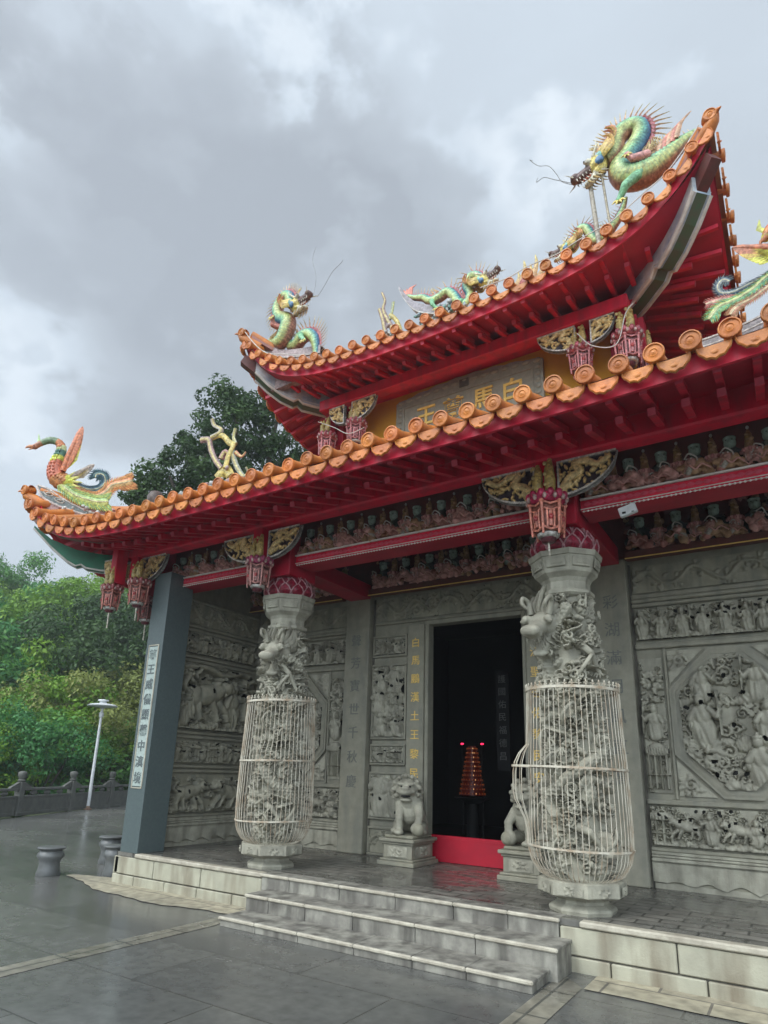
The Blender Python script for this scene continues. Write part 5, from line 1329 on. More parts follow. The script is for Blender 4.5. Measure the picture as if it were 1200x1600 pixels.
# ------------------------------------------------------------------ carved hanging lanterns
def lantern(x, y, ztop, s, label, body, petal, group, figs=True, stub=True, rz=0.0, drop=.13):
    """ztop: height of the petal crown; body hangs below it"""
    t = tag(empty('carved_lantern', (x, y, ztop), rz), label, 'lantern', group)
    b = MB(); pc = petal; bc = body
    b.lathe([(.05, .02), (.12, .015), (.165, -.02), (.17, -.05), (.14, -.085)], 16, col=pc)
    for k in range(12):
        a = 2 * PI * k / 12; b.ell((.160 * math.cos(a), .160 * math.sin(a), -.02), (.034, .034, .045), tuple(np.array(pc) * (1.0 if k % 2 else .75)), n=7, rot=Euler((0, 0, a)))
        b.ell((.175 * math.cos(a + .2), .175 * math.sin(a + .2), -.055), (.02, .02, .03), (.55, .38, .34), n=6)
    b.xf(Matrix.Diagonal((s, s, s, 1))); b.build('petal_crown', M['paint'], t, 60)
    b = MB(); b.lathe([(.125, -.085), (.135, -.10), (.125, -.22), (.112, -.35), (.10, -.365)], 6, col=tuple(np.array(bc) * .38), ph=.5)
    for k in range(6):
        a = 2 * PI * (k + .5) / 6; c_, s_ = math.cos(a), math.sin(a)
        b.tube([(.158 * c_, .158 * s_, -.08), (.150 * c_, .150 * s_, -.22), (.138 * c_, .138 * s_, -.40)], [.016, .014, .011], 6, bc)
        b.ell((.162 * c_, .162 * s_, -.095), (.024, .024, .02), bc, n=6)
        am = 2 * PI * (k + 1) / 6; a2 = 2 * PI * (k + 1.5) / 6
        p0 = np.array((.155 * c_, .155 * s_)); p1 = np.array((.155 * math.cos(a2), .155 * math.sin(a2)))
        for zz, sh, rr in ((-.105, .95, .012), (-.165, .93, .009), (-.345, .88, .012)):
            mid = (p0 + p1) / 2; dip = .015
            b.tube([(*(p0 * sh), zz + .012), (*(mid * sh * 1.02), zz - dip), (*(p1 * sh), zz + .012)], rr, 5, bc)
        n_ = (p0 + p1) / 2; n_ = n_ / np.linalg.norm(n_); tdir = np.array((-n_[1], n_[0]))
        for (u, z0, z1, rr) in ((-.03, -.17, -.34, .009), (.03, -.17, -.34, .009), (0, -.19, -.33, .018)):
            c2 = n_ * .128 + tdir * u; b.tube([(*c2, z0), (*(c2 * 1.03), (z0 + z1) / 2), (*(c2 * .97), z1)], rr, 6, tuple(np.clip(np.array(bc) * (1.15 if rr < .01 else .8), 0, 1)))
        b.ell((*(n_ * .14), -.25), (.024, .024, .03), (.42, .06, .06), n=7)
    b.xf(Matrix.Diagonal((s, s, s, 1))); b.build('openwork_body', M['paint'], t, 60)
    b = MB(); b.lathe([(.075, -.36), (.098, -.37), (.10, -.39), (.085, -.405), (.065, -.41), (.06, -.43), (.04, -.44)], 20, col=(.50, .48, .44)); b.lathe([(.072, -.411), (.06, -.445), (.03, -.452)], 16, col=(.12, .02, .03))
    b.xf(Matrix.Diagonal((s, s, s, 1))); rg = b.build('base_ring', M['paint'], t, 60)
    if stub:
        b = MB(); b.tube([(0, 0, -.44 * s), (0.004, 0, (-.44 - drop) * s)], [.011, .010], 8, (.60, .56, .46)); b.build('tassel_rod', M['paint'], t)
    if figs:
        b = MB(); 
        for dx, hh in ((-.055, .30), (.055, .34)):
            b.tube([(dx, -.06, .0), (dx * 1.1, -.075, hh * .35), (dx * .9, -.06, hh * .7), (dx * 1.05, -.05, hh)], [.045, .05, .042, .02], 7, (.56, .42, .14))
            for k in range(6): b.ell((dx + .03 * (-1) ** k, -.10, .03 + k * hh * .15), (.02, .014, .022), (.62, .50, .22) if k % 2 else (.42, .28, .08), n=6)
        b.xf(Matrix.Diagonal((s, s, s, 1))); b.build('gilt_leaves', M['paint'], t, 60)
    return t
G1 = 'carved wooden lanterns hanging under the lower eave'; G2 = 'carved wooden lanterns hanging under the upper eave'
RB = (.74, .26, .18); RP = (.58, .03, .11); TB = (.48, .18, .14); TP = (.40, .12, .12); UB = (.60, .22, .22); UP = (.54, .13, .16)
lantern(-1.84, 5.93, 4.36, 1.12, 'bright red and orange hexagonal lantern in front of the nearer lotus capital', RB, RP, G1)
lantern(-5.80, 5.93, 4.30, 1.0, 'pink topped hexagonal lantern in front of the farther lotus capital', (.50, .23, .20), (.40, .06, .14), G1, stub=False)
lantern(-8.68, 5.70, 4.24, .92, 'terracotta coloured lantern furthest left under the green corner beam', TB, TP, G1, drop=.28)
lantern(-8.24, 5.86, 4.32, .96, 'terracotta coloured lantern in the middle of the corner group, below two yellow leaves', TB, TP, G1, drop=.22)
lantern(-8.52, 6.26, 4.16, .95, 'terracotta coloured lantern closest to the blue granite corner pillar, hanging lowest', (.30, .11, .09), TP, G1, figs=False, drop=.28)

# ------------------------------------------------------------------ upper storey
UW = bpy.data.objects.new('upper_storey', None); sc.collection.objects.link(UW); UW.parent = TEMPLE; UW.location = -TO
b = MB(); b.box(XC - 2.55, XC + 2.55, 8.28, 13.0, 5.6, 8.15); tpart(b, 'yellow_wall', M['yellow'], parent=UW)
b = MB(); b.box(XC - 2.62, XC + 2.62, 7.72, 7.92, 7.72, 7.93, bev=.015); b.box(XC - 2.62, XC - 2.44, 7.925, 13, 7.722, 7.93, bev=.01); b.box(XC + 2.44, XC + 2.62, 7.925, 13, 7.722, 7.93, bev=.01)
b.box(XC - 2.7, XC + 2.7, 7.93, 8.28, 7.90, 7.96); tpart(b, 'upper_purlin', M['red'], parent=UW)
for x in (XC - 2.5, XC - 1.98, XC + 1.98, XC + 2.5):
    b = MB(); b.tube([(x, 7.96, 6.2), (x, 7.96, 7.72)], .085 if abs(x - XC) > 2.2 else .06, 12); tpart(b, 'red_post', M['red_deep'], 60, parent=UW)
for sx in (-1, 1):
    b = MB(); b.box(min(XC + sx * 2.3, XC + sx * 2.75), max(XC + sx * 2.3, XC + sx * 2.75), 8.05, 8.27, 7.15, 7.72); b.box(XC + sx * 2.62 - .06, XC + sx * 2.62 + .06, 7.95, 10.5, 7.4, 7.72); tpart(b, 'bracket', M['red_deep'], parent=UW)
spandrel(XC - 1.93, 7.80, 7.32, .50, .40, 1, 11, None); spandrel(XC + 1.90, 7.80, 7.34, .55, .38, -1, 12, None)
spandrel(XC - 2.08, 7.80, 7.34, .34, .38, -1, 13, None); spandrel(XC + 2.10, 7.80, 7.34, .34, .38, 1, 14, None)
lantern(XC - 1.88, 7.86, 7.36, 1.0, 'faded pink hanging lantern just left of the yellow upper wall', UB, UP, G2)
lantern(XC - 2.52, 7.88, 7.30, .95, 'faded pink hanging lantern at the far left corner of the upper storey', UB, UP, G2)
lantern(XC + 1.93, 7.86, 7.38, 1.0, 'faded pink hanging lantern just right of the grey name plaque', UB, UP, G2)
lantern(XC + 2.56, 7.84, 7.36, 1.12, 'largest faded pink hanging lantern, under the blue and white corner beam', UB, UP, G2)
lantern(XC + 2.72, 8.25, 7.30, .85, 'dark pink hanging lantern tucked behind the largest one at the right corner', (.34, .11, .12), (.30, .07, .09), G2)
# name plaque
pq = tag(empty('name_plaque', (XC, 8.2, 7.07)), 'grey stone plaque with four gold characters and scalloped top on yellow wall', 'sign')
b = MB(); n = 60; xs = np.linspace(-1.29, 1.29, n); out = [(-1.29, 0, -.25), (1.29, 0, -.25)]
top = [(x, 0, .61 + .14 * (1 - (x / 1.29) ** 2) + .028 * abs(math.sin(x * PI / .34))) for x in xs[::-1]]
b.poly([(-1.29, 0, -.25)] + [(1.29, 0, -.25)] + top, (0, .06, 0)); b.f = [f[::-1] for f in b.f]
pb = b.build('board', M['plaque'], pq)
b = MB(); 
for z in (-.18, .50): b.box(-1.12, 1.12, -.02, 0, z - .012, z + .012, bev=.004)
for x in (-1.13, 1.13): b.box(x - .012, x + .012, -.02, 0, -.19, .51, bev=.004)
for x in np.linspace(-1.2, 1.2, 15): b.ell((x, -.005, .61 + .06 * (1 - (x / 1.29) ** 2)), (.07, .02, .04), n=8)
for s in (-1, 1):
    for z in np.linspace(-.15, .5, 7): b.ell((s * 1.21, -.005, z), (.05, .018, .045), n=8)
b.build('carved_border', M['plaque'], pb, 60)
b = MB(); b.box(-.09, .07, -.02, .0, .56, .70, bev=.004); b.build('lamp_bracket', M['joint'], pq)
for ch, x in (('王', -.70), ('尊', -.20), ('馬', .32), ('白', .81)):
    text_part(ch, x, -.012, .24, .40, 'gold', pq, .02, pitch=0, bold=.006, world=False)
# ------------------------------------------------------------------ roof-ridge dragons
def sub(P, o): return [(p[0] - o[0], p[1] - o[1], p[2] - o[2]) for p in P]
def bring(t, b, name, smooth=60, mat='paint'):
    if t.name.startswith('phoenix') and name in ('body_and_neck', 'head_and_crest', 'near_wing', 'wings'): b.c = [np.clip(np.asarray(c_) * np.array([.95, 1.12, .62]), 0, 1) for c_ in b.c]
    b.xf(Matrix.Translation(-Vector(t.location))); return b.build(name, M[mat], t, smooth)
YD = 7.3
# big dragon at the right corner
t = tag(empty('ridge_dragon', (-.9, YD, 8.95)), 'large green and gold dragon looping over the right upturned corner of the upper roof', 'dragon ornament', 'painted dragons on the upper roof')
pts = [(-.10, YD + .1, 9.72), (-.28, YD + .02, 9.55), (-.45, YD, 9.42), (-.62, YD, 9.33), (-.80, YD - .03, 9.27), (-.98, YD - .05, 9.33), (-1.04, YD - .05, 9.50), (-.95, YD, 9.68), (-.84, YD + .02, 9.83), (-.76, YD + .02, 9.98), (-.78, YD, 10.11), (-.88, YD - .02, 10.15), (-.99, YD - .05, 10.09), (-1.06, YD - .08, 9.97), (-1.09, YD - .10, 9.82), (-1.14, YD - .12, 9.72), (-1.22, YD - .14, 9.66)]
bring(t, dragon_body(pts, [.03, .09, .135, .165, .175, .17, .155, .14, .13, .125, .12, .12, .12, .125, .13, .12], side=-1, dens=9, spike_h=.65), 'scaled_body')
h = dragon_head(.84); place_dir(h, (-1.30, YD - .16, 9.62), (-.86, -.1, -.52), (-.5, 0, .86)); bring(t, h, 'dragon_head')
b = MB(); b.merge(dragon_leg((-.80, YD - .12, 9.22), (-.98, YD - .2, 9.05), (-1.08, YD - .15, 8.90), .06)); b.merge(dragon_leg((-.70, YD - .16, 9.42), (-.86, YD - .24, 9.38), (-.92, YD - .26, 9.46), .05, PINK)); bring(t, b, 'legs')
b = MB()
for k in range(5): b.tube(spline([(-.55 + k * .05, YD - .1, 9.42 + k * .03), (-.52 + k * .06, YD - .1, 9.58 + k * .04), (-.42 + k * .07, YD - .1, 9.66 + k * .05)], 3), [.035, .04, .04, .03, .02, .015, .005][:7], 6, (.58, .20, .14) if k % 2 else (.58, .34, .20), flat=.5)
bring(t, b, 'flame_fin')
b = MB(); b.tube([(-1.43, YD - .15, 9.42), (-1.39, YD - .05, 8.42)], [.030, .034], 7, (.42, .38, .30)); b.tube([(-1.27, YD - .15, 9.45), (-1.22, YD - .05, 8.42)], .016, 6, (.45, .40, .28)); bring(t, b, 'support_prop')
b = MB(); b.tube(spline(xz([(-1.66, 9.50), (-1.80, 9.64), (-1.87, 9.82), (-1.97, 10.02), (-2.12, 10.12), (-2.24, 10.30), (-2.20, 10.26)], YD - .15), 6), .0055, 4, (.35, .36, .36)); b.tube(spline(xz([(-1.66, 9.48), (-1.88, 9.67), (-2.03, 9.80), (-2.14, 9.78), (-2.12, 9.85)], YD - .2), 6), .0055, 4, (.35, .36, .36)); bring(t, b, 'whisker_wires')
# big dragon at the left corner
t = tag(empty('ridge_dragon', (-6.9, YD, 8.9)), 'large open-mouthed dragon facing right on the left corner of the upper roof', 'dragon ornament', 'painted dragons on the upper roof')
pts = [(-7.55, YD + .1, 9.20), (-7.38, YD + .06, 9.30), (-7.18, YD + .02, 9.20), (-7.0, YD - .05, 9.10), (-6.87, YD - .08, 9.28), (-6.86, YD - .06, 9.46), (-7.0, YD, 9.62), (-7.18, YD + .03, 9.76), (-7.25, YD + .03, 9.95), (-7.17, YD + .02, 10.10), (-7.02, YD - .02, 10.12), (-6.88, YD - .06, 10.0), (-6.80, YD - .1, 9.82), (-6.70, YD - .12, 9.72)]
bring(t, dragon_body(pts, [.03, .07, .11, .14, .145, .135, .12, .11, .105, .10, .10, .105, .11], side=1, dens=10), 'scaled_body')
pts = [(-6.9, YD + .08, 9.05), (-6.72, YD + .05, 8.98), (-6.56, YD, 9.04), (-6.40, YD, 9.04), (-6.28, YD, 8.92), (-6.22, YD, 8.74), (-6.20, YD, 8.5)]
bring(t, dragon_body(pts, [.10, .11, .115, .11, .10, .08, .05], side=1, dens=8, spike_h=.8), 'rear_coil')
h = dragon_head(.86); place_dir(h, (-6.62, YD - .14, 9.66), (.98, -.2, -.10), (.1, 0, 1)); bring(t, h, 'dragon_head')
b = MB(); b.merge(dragon_leg((-6.95, YD - .12, 9.3), (-7.1, YD - .22, 9.38), (-7.08, YD - .26, 9.52), .05, (.45, .14, .09))); b.merge(dragon_leg((-6.5, YD - .1, 9.0), (-6.42, YD - .2, 8.88), (-6.34, YD - .2, 8.78), .05)); b.merge(dragon_leg((-7.3, YD, 9.2), (-7.45, YD - .08, 9.12), (-7.62, YD - .1, 9.1), .045)); bring(t, b, 'legs')
b = MB(); b.tube(spline(xz([(-6.23, 9.68), (-6.20, 10.06), (-6.31, 10.50), (-6.25, 10.76)], YD - .15), 8), .005, 4, (.35, .36, .36)); b.tube(spline(xz([(-6.14, 9.62), (-6.0, 9.78), (-5.84, 10.0), (-5.64, 10.12), (-5.62, 10.18)], YD - .15), 8), .005, 4, (.35, .36, .36)); bring(t, b, 'whisker_wires')
def boat(t, pts, y, w, col1=(.38, .30, .30), col2=(.20, .22, .26), name='curved_base'):
    """crescent shaped ridge end: lower curve pts, thick board"""
    P = spline(xz(pts, y), 6); b = MB(); k = len(P)
    for i in range(k - 1):
        a, c = P[i], P[i + 1]; u = np.array((0, 0, 1.)); h0 = .05 + .10 * min(1, i / k * 3); h1 = .05 + .10 * min(1, (i + 1) / k * 3)
        for off, hh, cc, ww in ((0, 1, col1, w), (-.02, -.03, (.52, .50, .46), w + .015)):
            lo0, lo1 = a + u * off, c + u * off; hi0, hi1 = a + u * (off + (h0 if hh == 1 else .02)), c + u * (off + (h1 if hh == 1 else .02))
            n = np.array((0, ww / 2, 0)); V = [lo0 - n, lo0 + n, hi0 + n, hi0 - n, lo1 - n, lo1 + n, hi1 + n, hi1 - n]
            b.add(V, [(0, 3, 2, 1), (4, 5, 6, 7), (0, 4, 7, 3), (1, 2, 6, 5), (3, 7, 6, 2), (0, 1, 5, 4)], cc)
    bring(t, b, name); return P
boat(t, [(-7.64, 9.30), (-7.50, 9.18), (-7.25, 8.95), (-6.98, 8.78), (-6.6, 8.66), (-6.1, 8.55)], YD + .05, .16)
bk = MB(); bk.box(-7.2, -6.1, YD - .02, YD + .10, 8.15, 8.68, (.30, .20, .18)); bring(t, bk, 'ridge_wall')
# middle dragon
t = tag(empty('ridge_dragon', (-3.6, YD, 8.3)), 'smaller green dragon crawling right along the middle of the upper roof', 'dragon ornament', 'painted dragons on the upper roof')
pts = xz([(-4.38, 8.98), (-4.25, 8.88), (-4.08, 8.80), (-3.95, 8.68), (-3.80, 8.68), (-3.66, 8.72), (-3.55, 8.60), (-3.46, 8.42), (-3.34, 8.36), (-3.27, 8.50), (-3.33, 8.70), (-3.25, 8.82), (-3.14, 8.76), (-3.10, 8.62)], YD)
bring(t, dragon_body(pts, [.02, .045, .06, .07, .075, .075, .08, .08, .075, .075, .075, .07, .07], side=1, dens=8, spike_h=.8), 'scaled_body')
h = dragon_head(.62); place_dir(h, (-3.02, YD - .08, 8.57), (.95, -.2, .05), (0, 0, 1)); bring(t, h, 'dragon_head')
b = MB(); 
for k in range(5): b.tube([(-4.32, YD, 8.92), (-4.42 + k * .03, YD, 9.02 + .02 * k), (-4.45 + k * .06, YD, 9.12)], [.03, .03, .004], 5, REDC, flat=.5)
for (p, q, f) in (((-3.9, YD - .05, 8.62), (-3.86, YD - .12, 8.5), (-3.8, YD - .1, 8.42)), ((-3.4, YD - .06, 8.4), (-3.46, YD - .12, 8.32), (-3.4, YD - .12, 8.26))): b.merge(dragon_leg(p, q, f, .035))
bring(t, b, 'legs_and_tail_fin')
boat(t, [(-4.52, 9.16), (-4.42, 8.92), (-4.22, 8.62), (-3.95, 8.44), (-3.6, 8.32), (-3.2, 8.26)], YD + .02, .12, (.26, .24, .27))
b = MB(); g = np.random.default_rng(5)
for k in range(60): b.ell((g.uniform(-4.2, -3.3), YD + g.uniform(-.08, .05), g.uniform(8.22, 8.5)), tuple(g.uniform(.02, .055, 3)), ((.30, .38, .42), (.48, .50, .48), (.14, .28, .24))[k % 3], n=6, rot=Euler(tuple(g.uniform(0, 3, 3))))
bring(t, b, 'wave_crests')
# dragon right of the flame ball
t = tag(empty('ridge_dragon', (-1.45, YD, 8.5)), 'small dragon facing left below the big one, low on the rising upper roof', 'dragon ornament', 'painted dragons on the upper roof')
pts = xz([(-1.02, 9.10), (-1.10, 8.88), (-1.20, 8.74), (-1.32, 8.62), (-1.44, 8.60), (-1.51, 8.72), (-1.56, 8.86), (-1.63, 8.90), (-1.69, 8.83), (-1.73, 8.70), (-1.78, 8.63)], YD + .05)
bring(t, dragon_body(pts, [.02, .05, .06, .065, .065, .065, .06, .06, .06, .06], side=-1, dens=8, spike_h=.8), 'scaled_body')
h = dragon_head(.5); place_dir(h, (-1.84, YD - .02, 8.60), (-.95, -.1, -.22), (-.2, 0, 1)); bring(t, h, 'dragon_head')
# flame ball
t = tag(empty('flame_ornament', (-2.4, YD, 8.2)), 'red and yellow flaming pearl between the two small dragons on the upper roof', 'flame ornament')
b = MB(); 
for k, (x, hh) in enumerate(((-2.62, .22), (-2.54, .34), (-2.45, .50), (-2.36, .40), (-2.28, .52), (-2.20, .36), (-2.14, .24))):
    b.tube(spline([(x, YD, 8.18), (x - .03, YD, 8.18 + hh * .4), (x + .02, YD, 8.18 + hh * .75), (x + .01, YD, 8.22 + hh)], 4), list(np.interp(np.linspace(0, 1, 13), [0, .35, 1], [.05, .055, .006])), 7, flat=.5, colfn=lambda t_, th: tuple(np.array((.50, .16, .08)) * (1 - t_) + np.array((.62, .54, .20)) * t_))
b.xf(Matrix.Translation(-Vector(t.location))); b.build('flame_tongues', M['paint'], t, 60)
b = MB(); b.ell((-2.40, YD - .06, 8.26), (.10, .08, .10), (.45, .12, .10), n=14); bring(t, b, 'pearl', 180)

# curling cloud scrolls
def scroll(loc, strands, label, base, s=1.0):
    t = tag(empty('scroll_ornament', loc), label, 'scroll ornament')
    b = MB()
    for P, r0, r1, c in strands: 
        Q = spline(P, 6); b.tube(Q, np.linspace(r0, r1, len(Q)), 8, flat=.6, colfn=lambda t_, th, c=c: c if math.sin(th * 3) > -.2 else (.60, .50, .16))
    bring(t, b, 'curling_strands')
    b = MB(); g = np.random.default_rng(9)
    for k in range(46): b.ell((base[0] + g.normal() * base[3], base[1] + g.normal() * .05, base[2] + abs(g.normal()) * base[4]), tuple(g.uniform(.02, .06, 3)), ((.48, .38, .36), (.50, .50, .48), (.44, .24, .22), (.34, .40, .36))[k % 4], n=6, rot=Euler(tuple(g.uniform(0, 3, 3))))
    bring(t, b, 'rockwork'); return t
Y1 = 6.4; q = lambda P, y=Y1: [(p[0], y + .03 * math.sin(i), p[1]) for i, p in enumerate(P)]
PU = (.30, .20, .20); GO = (.58, .46, .12); LG = (.42, .50, .34)
scroll((-7.3, Y1, 5.85), [(q([(-7.64, 7.25), (-7.60, 7.13), (-7.43, 7.01), (-7.44, 6.92), (-7.59, 6.87)]), .035, .045, (.38, .34, .28)), (q([(-7.86, 6.91), (-7.70, 6.88), (-7.62, 6.68), (-7.46, 6.44), (-7.26, 6.22)]), .06, .045, PU),
    (q([(-7.59, 6.87), (-7.39, 6.88), (-7.20, 6.70), (-7.07, 6.59), (-7.12, 6.42), (-7.16, 6.2)]), .045, .06, GO), (q([(-7.05, 6.90), (-7.1, 6.76), (-7.03, 6.62)]), .05, .04, LG), (q([(-7.08, 6.5), (-6.99, 6.25), (-6.8, 6.0), (-6.68, 6.02), (-6.70, 6.10)]), .05, .03, (.34, .38, .32)),
    (q([(-7.32, 6.42), (-7.28, 6.54), (-7.20, 6.50), (-7.22, 6.4)]), .05, .03, (.34, .16, .16)), (q([(-7.0, 6.46), (-6.88, 6.36), (-6.79, 6.42)]), .035, .015, (.55, .22, .14)), (q([(-7.35, 6.08), (-7.2, 6.2), (-7.08, 6.05)]), .09, .09, GO)],
    'twisted yellow and purple scroll ornament on the lower roof before the big tree', (-7.15, Y1, 5.6, .30, .22))
q2 = lambda P: [(p[0], 7.55, p[1]) for p in P]
scroll((-4.9, 7.55, 8.5), [(q2([(-5.04, 9.52), (-4.97, 9.32), (-5.0, 9.15), (-4.88, 8.85), (-4.76, 8.60)]), .02, .05, (.30, .20, .18)), (q2([(-5.08, 9.2), (-5.0, 8.95), (-4.92, 8.55)]), .035, .05, PU), (q2([(-4.80, 9.22), (-4.82, 9.05), (-4.86, 8.9)]), .03, .03, (.20, .36, .26)), (q2([(-4.86, 9.0), (-4.72, 8.8), (-4.62, 8.5)]), .035, .04, GO)],
    'small twisted scroll ornament on the upper roof right of the left dragon', (-4.85, 7.5, 8.38, .18, .12))
# rockwork clutter and brown knob on the lower hip
t = tag(empty('rockwork_ornament', (-7.9, 6.4, 5.7)), 'low white and pink rockwork strip on the lower roof right of the phoenix', 'roof ornament')
b = MB(); g = np.random.default_rng(11)
for k in range(90): b.ell((g.uniform(-8.4, -6.7), 6.4 + g.normal() * .06, 5.75 + g.uniform(0, .26)), tuple(g.uniform(.02, .07, 3)), ((.50, .40, .38), (.52, .52, .50), (.44, .26, .24), (.38, .42, .40))[k % 4], n=6, rot=Euler(tuple(g.uniform(0, 3, 3))))
bring(t, b, 'rock_lumps'); b = MB(); b.box(-8.4, -6.6, 6.38, 6.5, 5.25, 5.82, (.34, .22, .19)); bring(t, b, 'support_wall')
t = tag(empty('brown_knob', (-8.95, 6.45, 5.6)), 'round brown knob peeping over the tiles between phoenix and scroll', 'roof ornament')
b = MB(); b.lathe([(.11, 0), (.12, .3), (.14, .42), (.145, .52), (.10, .60), (.03, .63)], 14, col=(.10, .065, .05)); b.build('knob', M['paint'], t, 60)

# ------------------------------------------------------------------ phoenixes
def serrated(b, P, w0, w1, col, rim, y_ax, teeth=True, mid=None):
    """tail plume: flat tapering ribbon with a fringe of barbs and a pale shaft"""
    Q = spline(P, 7); m = len(Q); T = np.gradient(Q, axis=0); T /= np.linalg.norm(T, axis=1)[:, None]; W = 1.2 * np.interp(np.linspace(0, 1, m), [0, .7, .93, 1], [w0, w1, w1 * 1.25, w1 * .7])
    yv = np.array(y_ax, float)
    b.tube(Q, W, 8, flat=.35, up=(0, 0, 1), colfn=lambda t, th: col if math.sin(th * 2 + 1) > -.3 else rim)
    for i in range(m):
        n = np.cross(T[i], yv); n /= np.linalg.norm(n) + 1e-9
        for s in (-1, 1):
            a = Q[i] + n * s * W[i] * .8; e = a + n * s * W[i] * 1.2 + T[i] * W[i] * 1.1
            b.tube([a, (a + e) / 2, e], [W[i] * .30, W[i] * .18, W[i] * .04], 4, rim if i % 2 else col)
    off = yv / np.linalg.norm(yv) * -W.mean() * .35
    b.tube(Q[2:] + off, W[2:] * .16, 5, mid or (0.78, 0.76, 0.47)); b.tube(Q[2:] - off, W[2:] * .16, 5, mid or (0.78, 0.76, 0.47))
def wing(b, root, tip, back, yv, cols, n=11):
    root, tip, back = map(np.array, (root, tip, back))
    for k in range(n):
        f = k / (n - 1); a = root * (1 - f * .15) + back * f * .15; e = tip * (1 - f) + back * f; e = e + (tip - root) * .06 * math.sin(f * PI)
        c = cols[min(len(cols) - 1, int(f * len(cols)))]
        L = np.linalg.norm(e - a); mid = (a + e) / 2 + (back - root) * .06
        b.tube(spline([a, mid, e], 5), list(np.interp(np.linspace(0, 1, 11), [0, .3, .85, 1], [L * .06, L * .115, L * .085, L * .015])), 6, c, flat=.3)
        b.tube([a + np.array(yv) * -.012, mid + np.array(yv) * -.018, e], [.006, .005, .002], 4, (0.78, 0.68, 0.29))
    b.tube(spline([root, (root + tip) / 2 + (tip - back) * .05, tip], 6), list(np.interp(np.linspace(0, 1, 13), [0, .4, 1], [.05, .045, .012])), 7, cols[0])
t = tag(empty('phoenix_statue', (-9.44, 5.36, 5.35)), 'colourful long-necked phoenix with raised wings on the left corner of the lower roof', 'phoenix ornament')
OX, OY = -10.0, 4.8; k_ = math.sqrt(.5)
D3 = lambda P, off=0.0: [(OX + p[0] * k_ - off * k_, OY + p[0] * k_ + off * k_, p[1]) for p in P]
YV = (-k_, k_, 0)
neck = D3([(-.02, 6.60), (.08, 6.69), (.20, 6.75), (.32, 6.73), (.39, 6.64), (.39, 6.52), (.36, 6.38), (.36, 6.22), (.42, 6.08), (.54, 6.02), (.68, 6.02)])
Q = spline(neck, 5); rr = list(np.interp(np.linspace(0, 1, len(Q)), [0, .2, .45, .62, .78, .9, 1], [.04, .058, .075, .105, .15, .155, .08]))
def ncol(t_, th):
    for lim, c in ((.10, (0.50, 0.19, 0.19)), (.30, (.20, .26, .26)), (.40, (0.68, 0.21, 0.16)), (.46, (0.71, 0.68, 0.60)), (.54, (.10, .22, .30)), (.60, (0.78, 0.73, 0.21)), (.80, (0.68, 0.17, 0.17)), (.92, (0.65, 0.24, 0.16)), (1.1, (0.75, 0.68, 0.19))):
        if t_ < lim: return c
b = MB(); b.tube(Q, [r * (1 + .05 * (-1) ** i) for i, r in enumerate(rr)], 12, colfn=ncol)
for i in range(20, len(Q) - 2, 2):
    for a in np.linspace(-1.5, 1.5, 7): b.ell(Q[i] + np.array(YV) * rr[i] * math.sin(a) + np.array((-k_, -k_, 0)) * rr[i] * math.cos(a) * .95, (.022, .022, .03), ncol(i / len(Q), 0), n=5)
bring(t, b, 'body_and_neck')
b = MB(); e = D3([(-.02, 6.60)])[0]; b.ell(e, (.055, .05, .045), (0.62, 0.21, 0.21), n=10); b.tube(D3([(-.05, 6.60), (-.14, 6.58), (-.16, 6.55)]), [.035, .02, .004], 6, (0.68, 0.24, 0.19)); b.tube(D3([(-.05, 6.57), (-.11, 6.53)]), [.02, .004], 6, (0.68, 0.24, 0.19))
b.tube(D3([(.04, 6.64), (.02, 6.74), (-.0, 6.84)]), [.035, .022, .003], 6, (0.58, 0.68, 0.60), flat=.4); b.ell(D3([(-.10, 6.60)])[0], (.03, .025, .025), (0.75, 0.35, 0.32), n=8); b.ell(np.array(e) + np.array(YV) * -.045, (.012, .012, .012), (.02, .02, .02), n=6); bring(t, b, 'head_and_crest')
b = MB(); wing(b, D3([(.50, 6.18)], -.10)[0], D3([(.71, 6.97)], -.20)[0], D3([(.70, 6.42)], -.14)[0], YV, [(0.71, 0.20, 0.16), (0.68, 0.24, 0.16), (0.75, 0.50, 0.16), (0.78, 0.68, 0.21)]); bring(t, b, 'near_wing')
b = MB(); wing(b, D3([(.58, 6.16)], .10)[0], D3([(.88, 6.50)], .20)[0], D3([(.78, 6.22)], .14)[0], YV, [(0.63, 0.55, 0.47), (0.68, 0.60, 0.50)], 8); bring(t, b, 'far_wing')
for nm, P, w0, w1, c, r_, o_ in (('blue_plume', [(.60, 6.03), (.72, 6.02), (.90, 5.98), (1.05, 6.02), (1.13, 6.15), (1.08, 6.27), (.98, 6.26), (.97, 6.2)], .03, .042, (.05, .11, .17), (.10, .20, .20), .08), ('orange_plume', [(.60, 5.98), (.82, 5.86), (1.02, 5.82), (1.18, 5.91), (1.28, 6.06), (1.44, 6.12), (1.58, 6.18)], .04, .055, (0.78, 0.32, 0.16), (0.78, 0.52, 0.21), -.02), ('green_plume', [(.50, 5.95), (.70, 5.80), (.90, 5.73), (1.10, 5.70), (1.27, 5.72)], .05, .06, (0.42, 0.65, 0.29), (0.68, 0.75, 0.24), -.10)):
    b = MB(); serrated(b, D3(P, o_), w0, w1, c, r_, YV); bring(t, b, nm)
b = MB()
for k in range(16):
    a = -.9 + k * .12; p0 = D3([(.50, 6.02)], (k % 3 - 1) * .05)[0]; p1 = D3([(.50 + .30 * math.cos(a), 5.98 + .28 * math.sin(a))], (k % 3 - 1) * .09)[0]
    b.tube([p0, (np.array(p0) + p1) / 2, p1], [.03, .03, .004], 5, ((0.78, 0.73, 0.19), (0.65, 0.73, 0.24), (0.75, 0.62, 0.16))[k % 3], flat=.4)
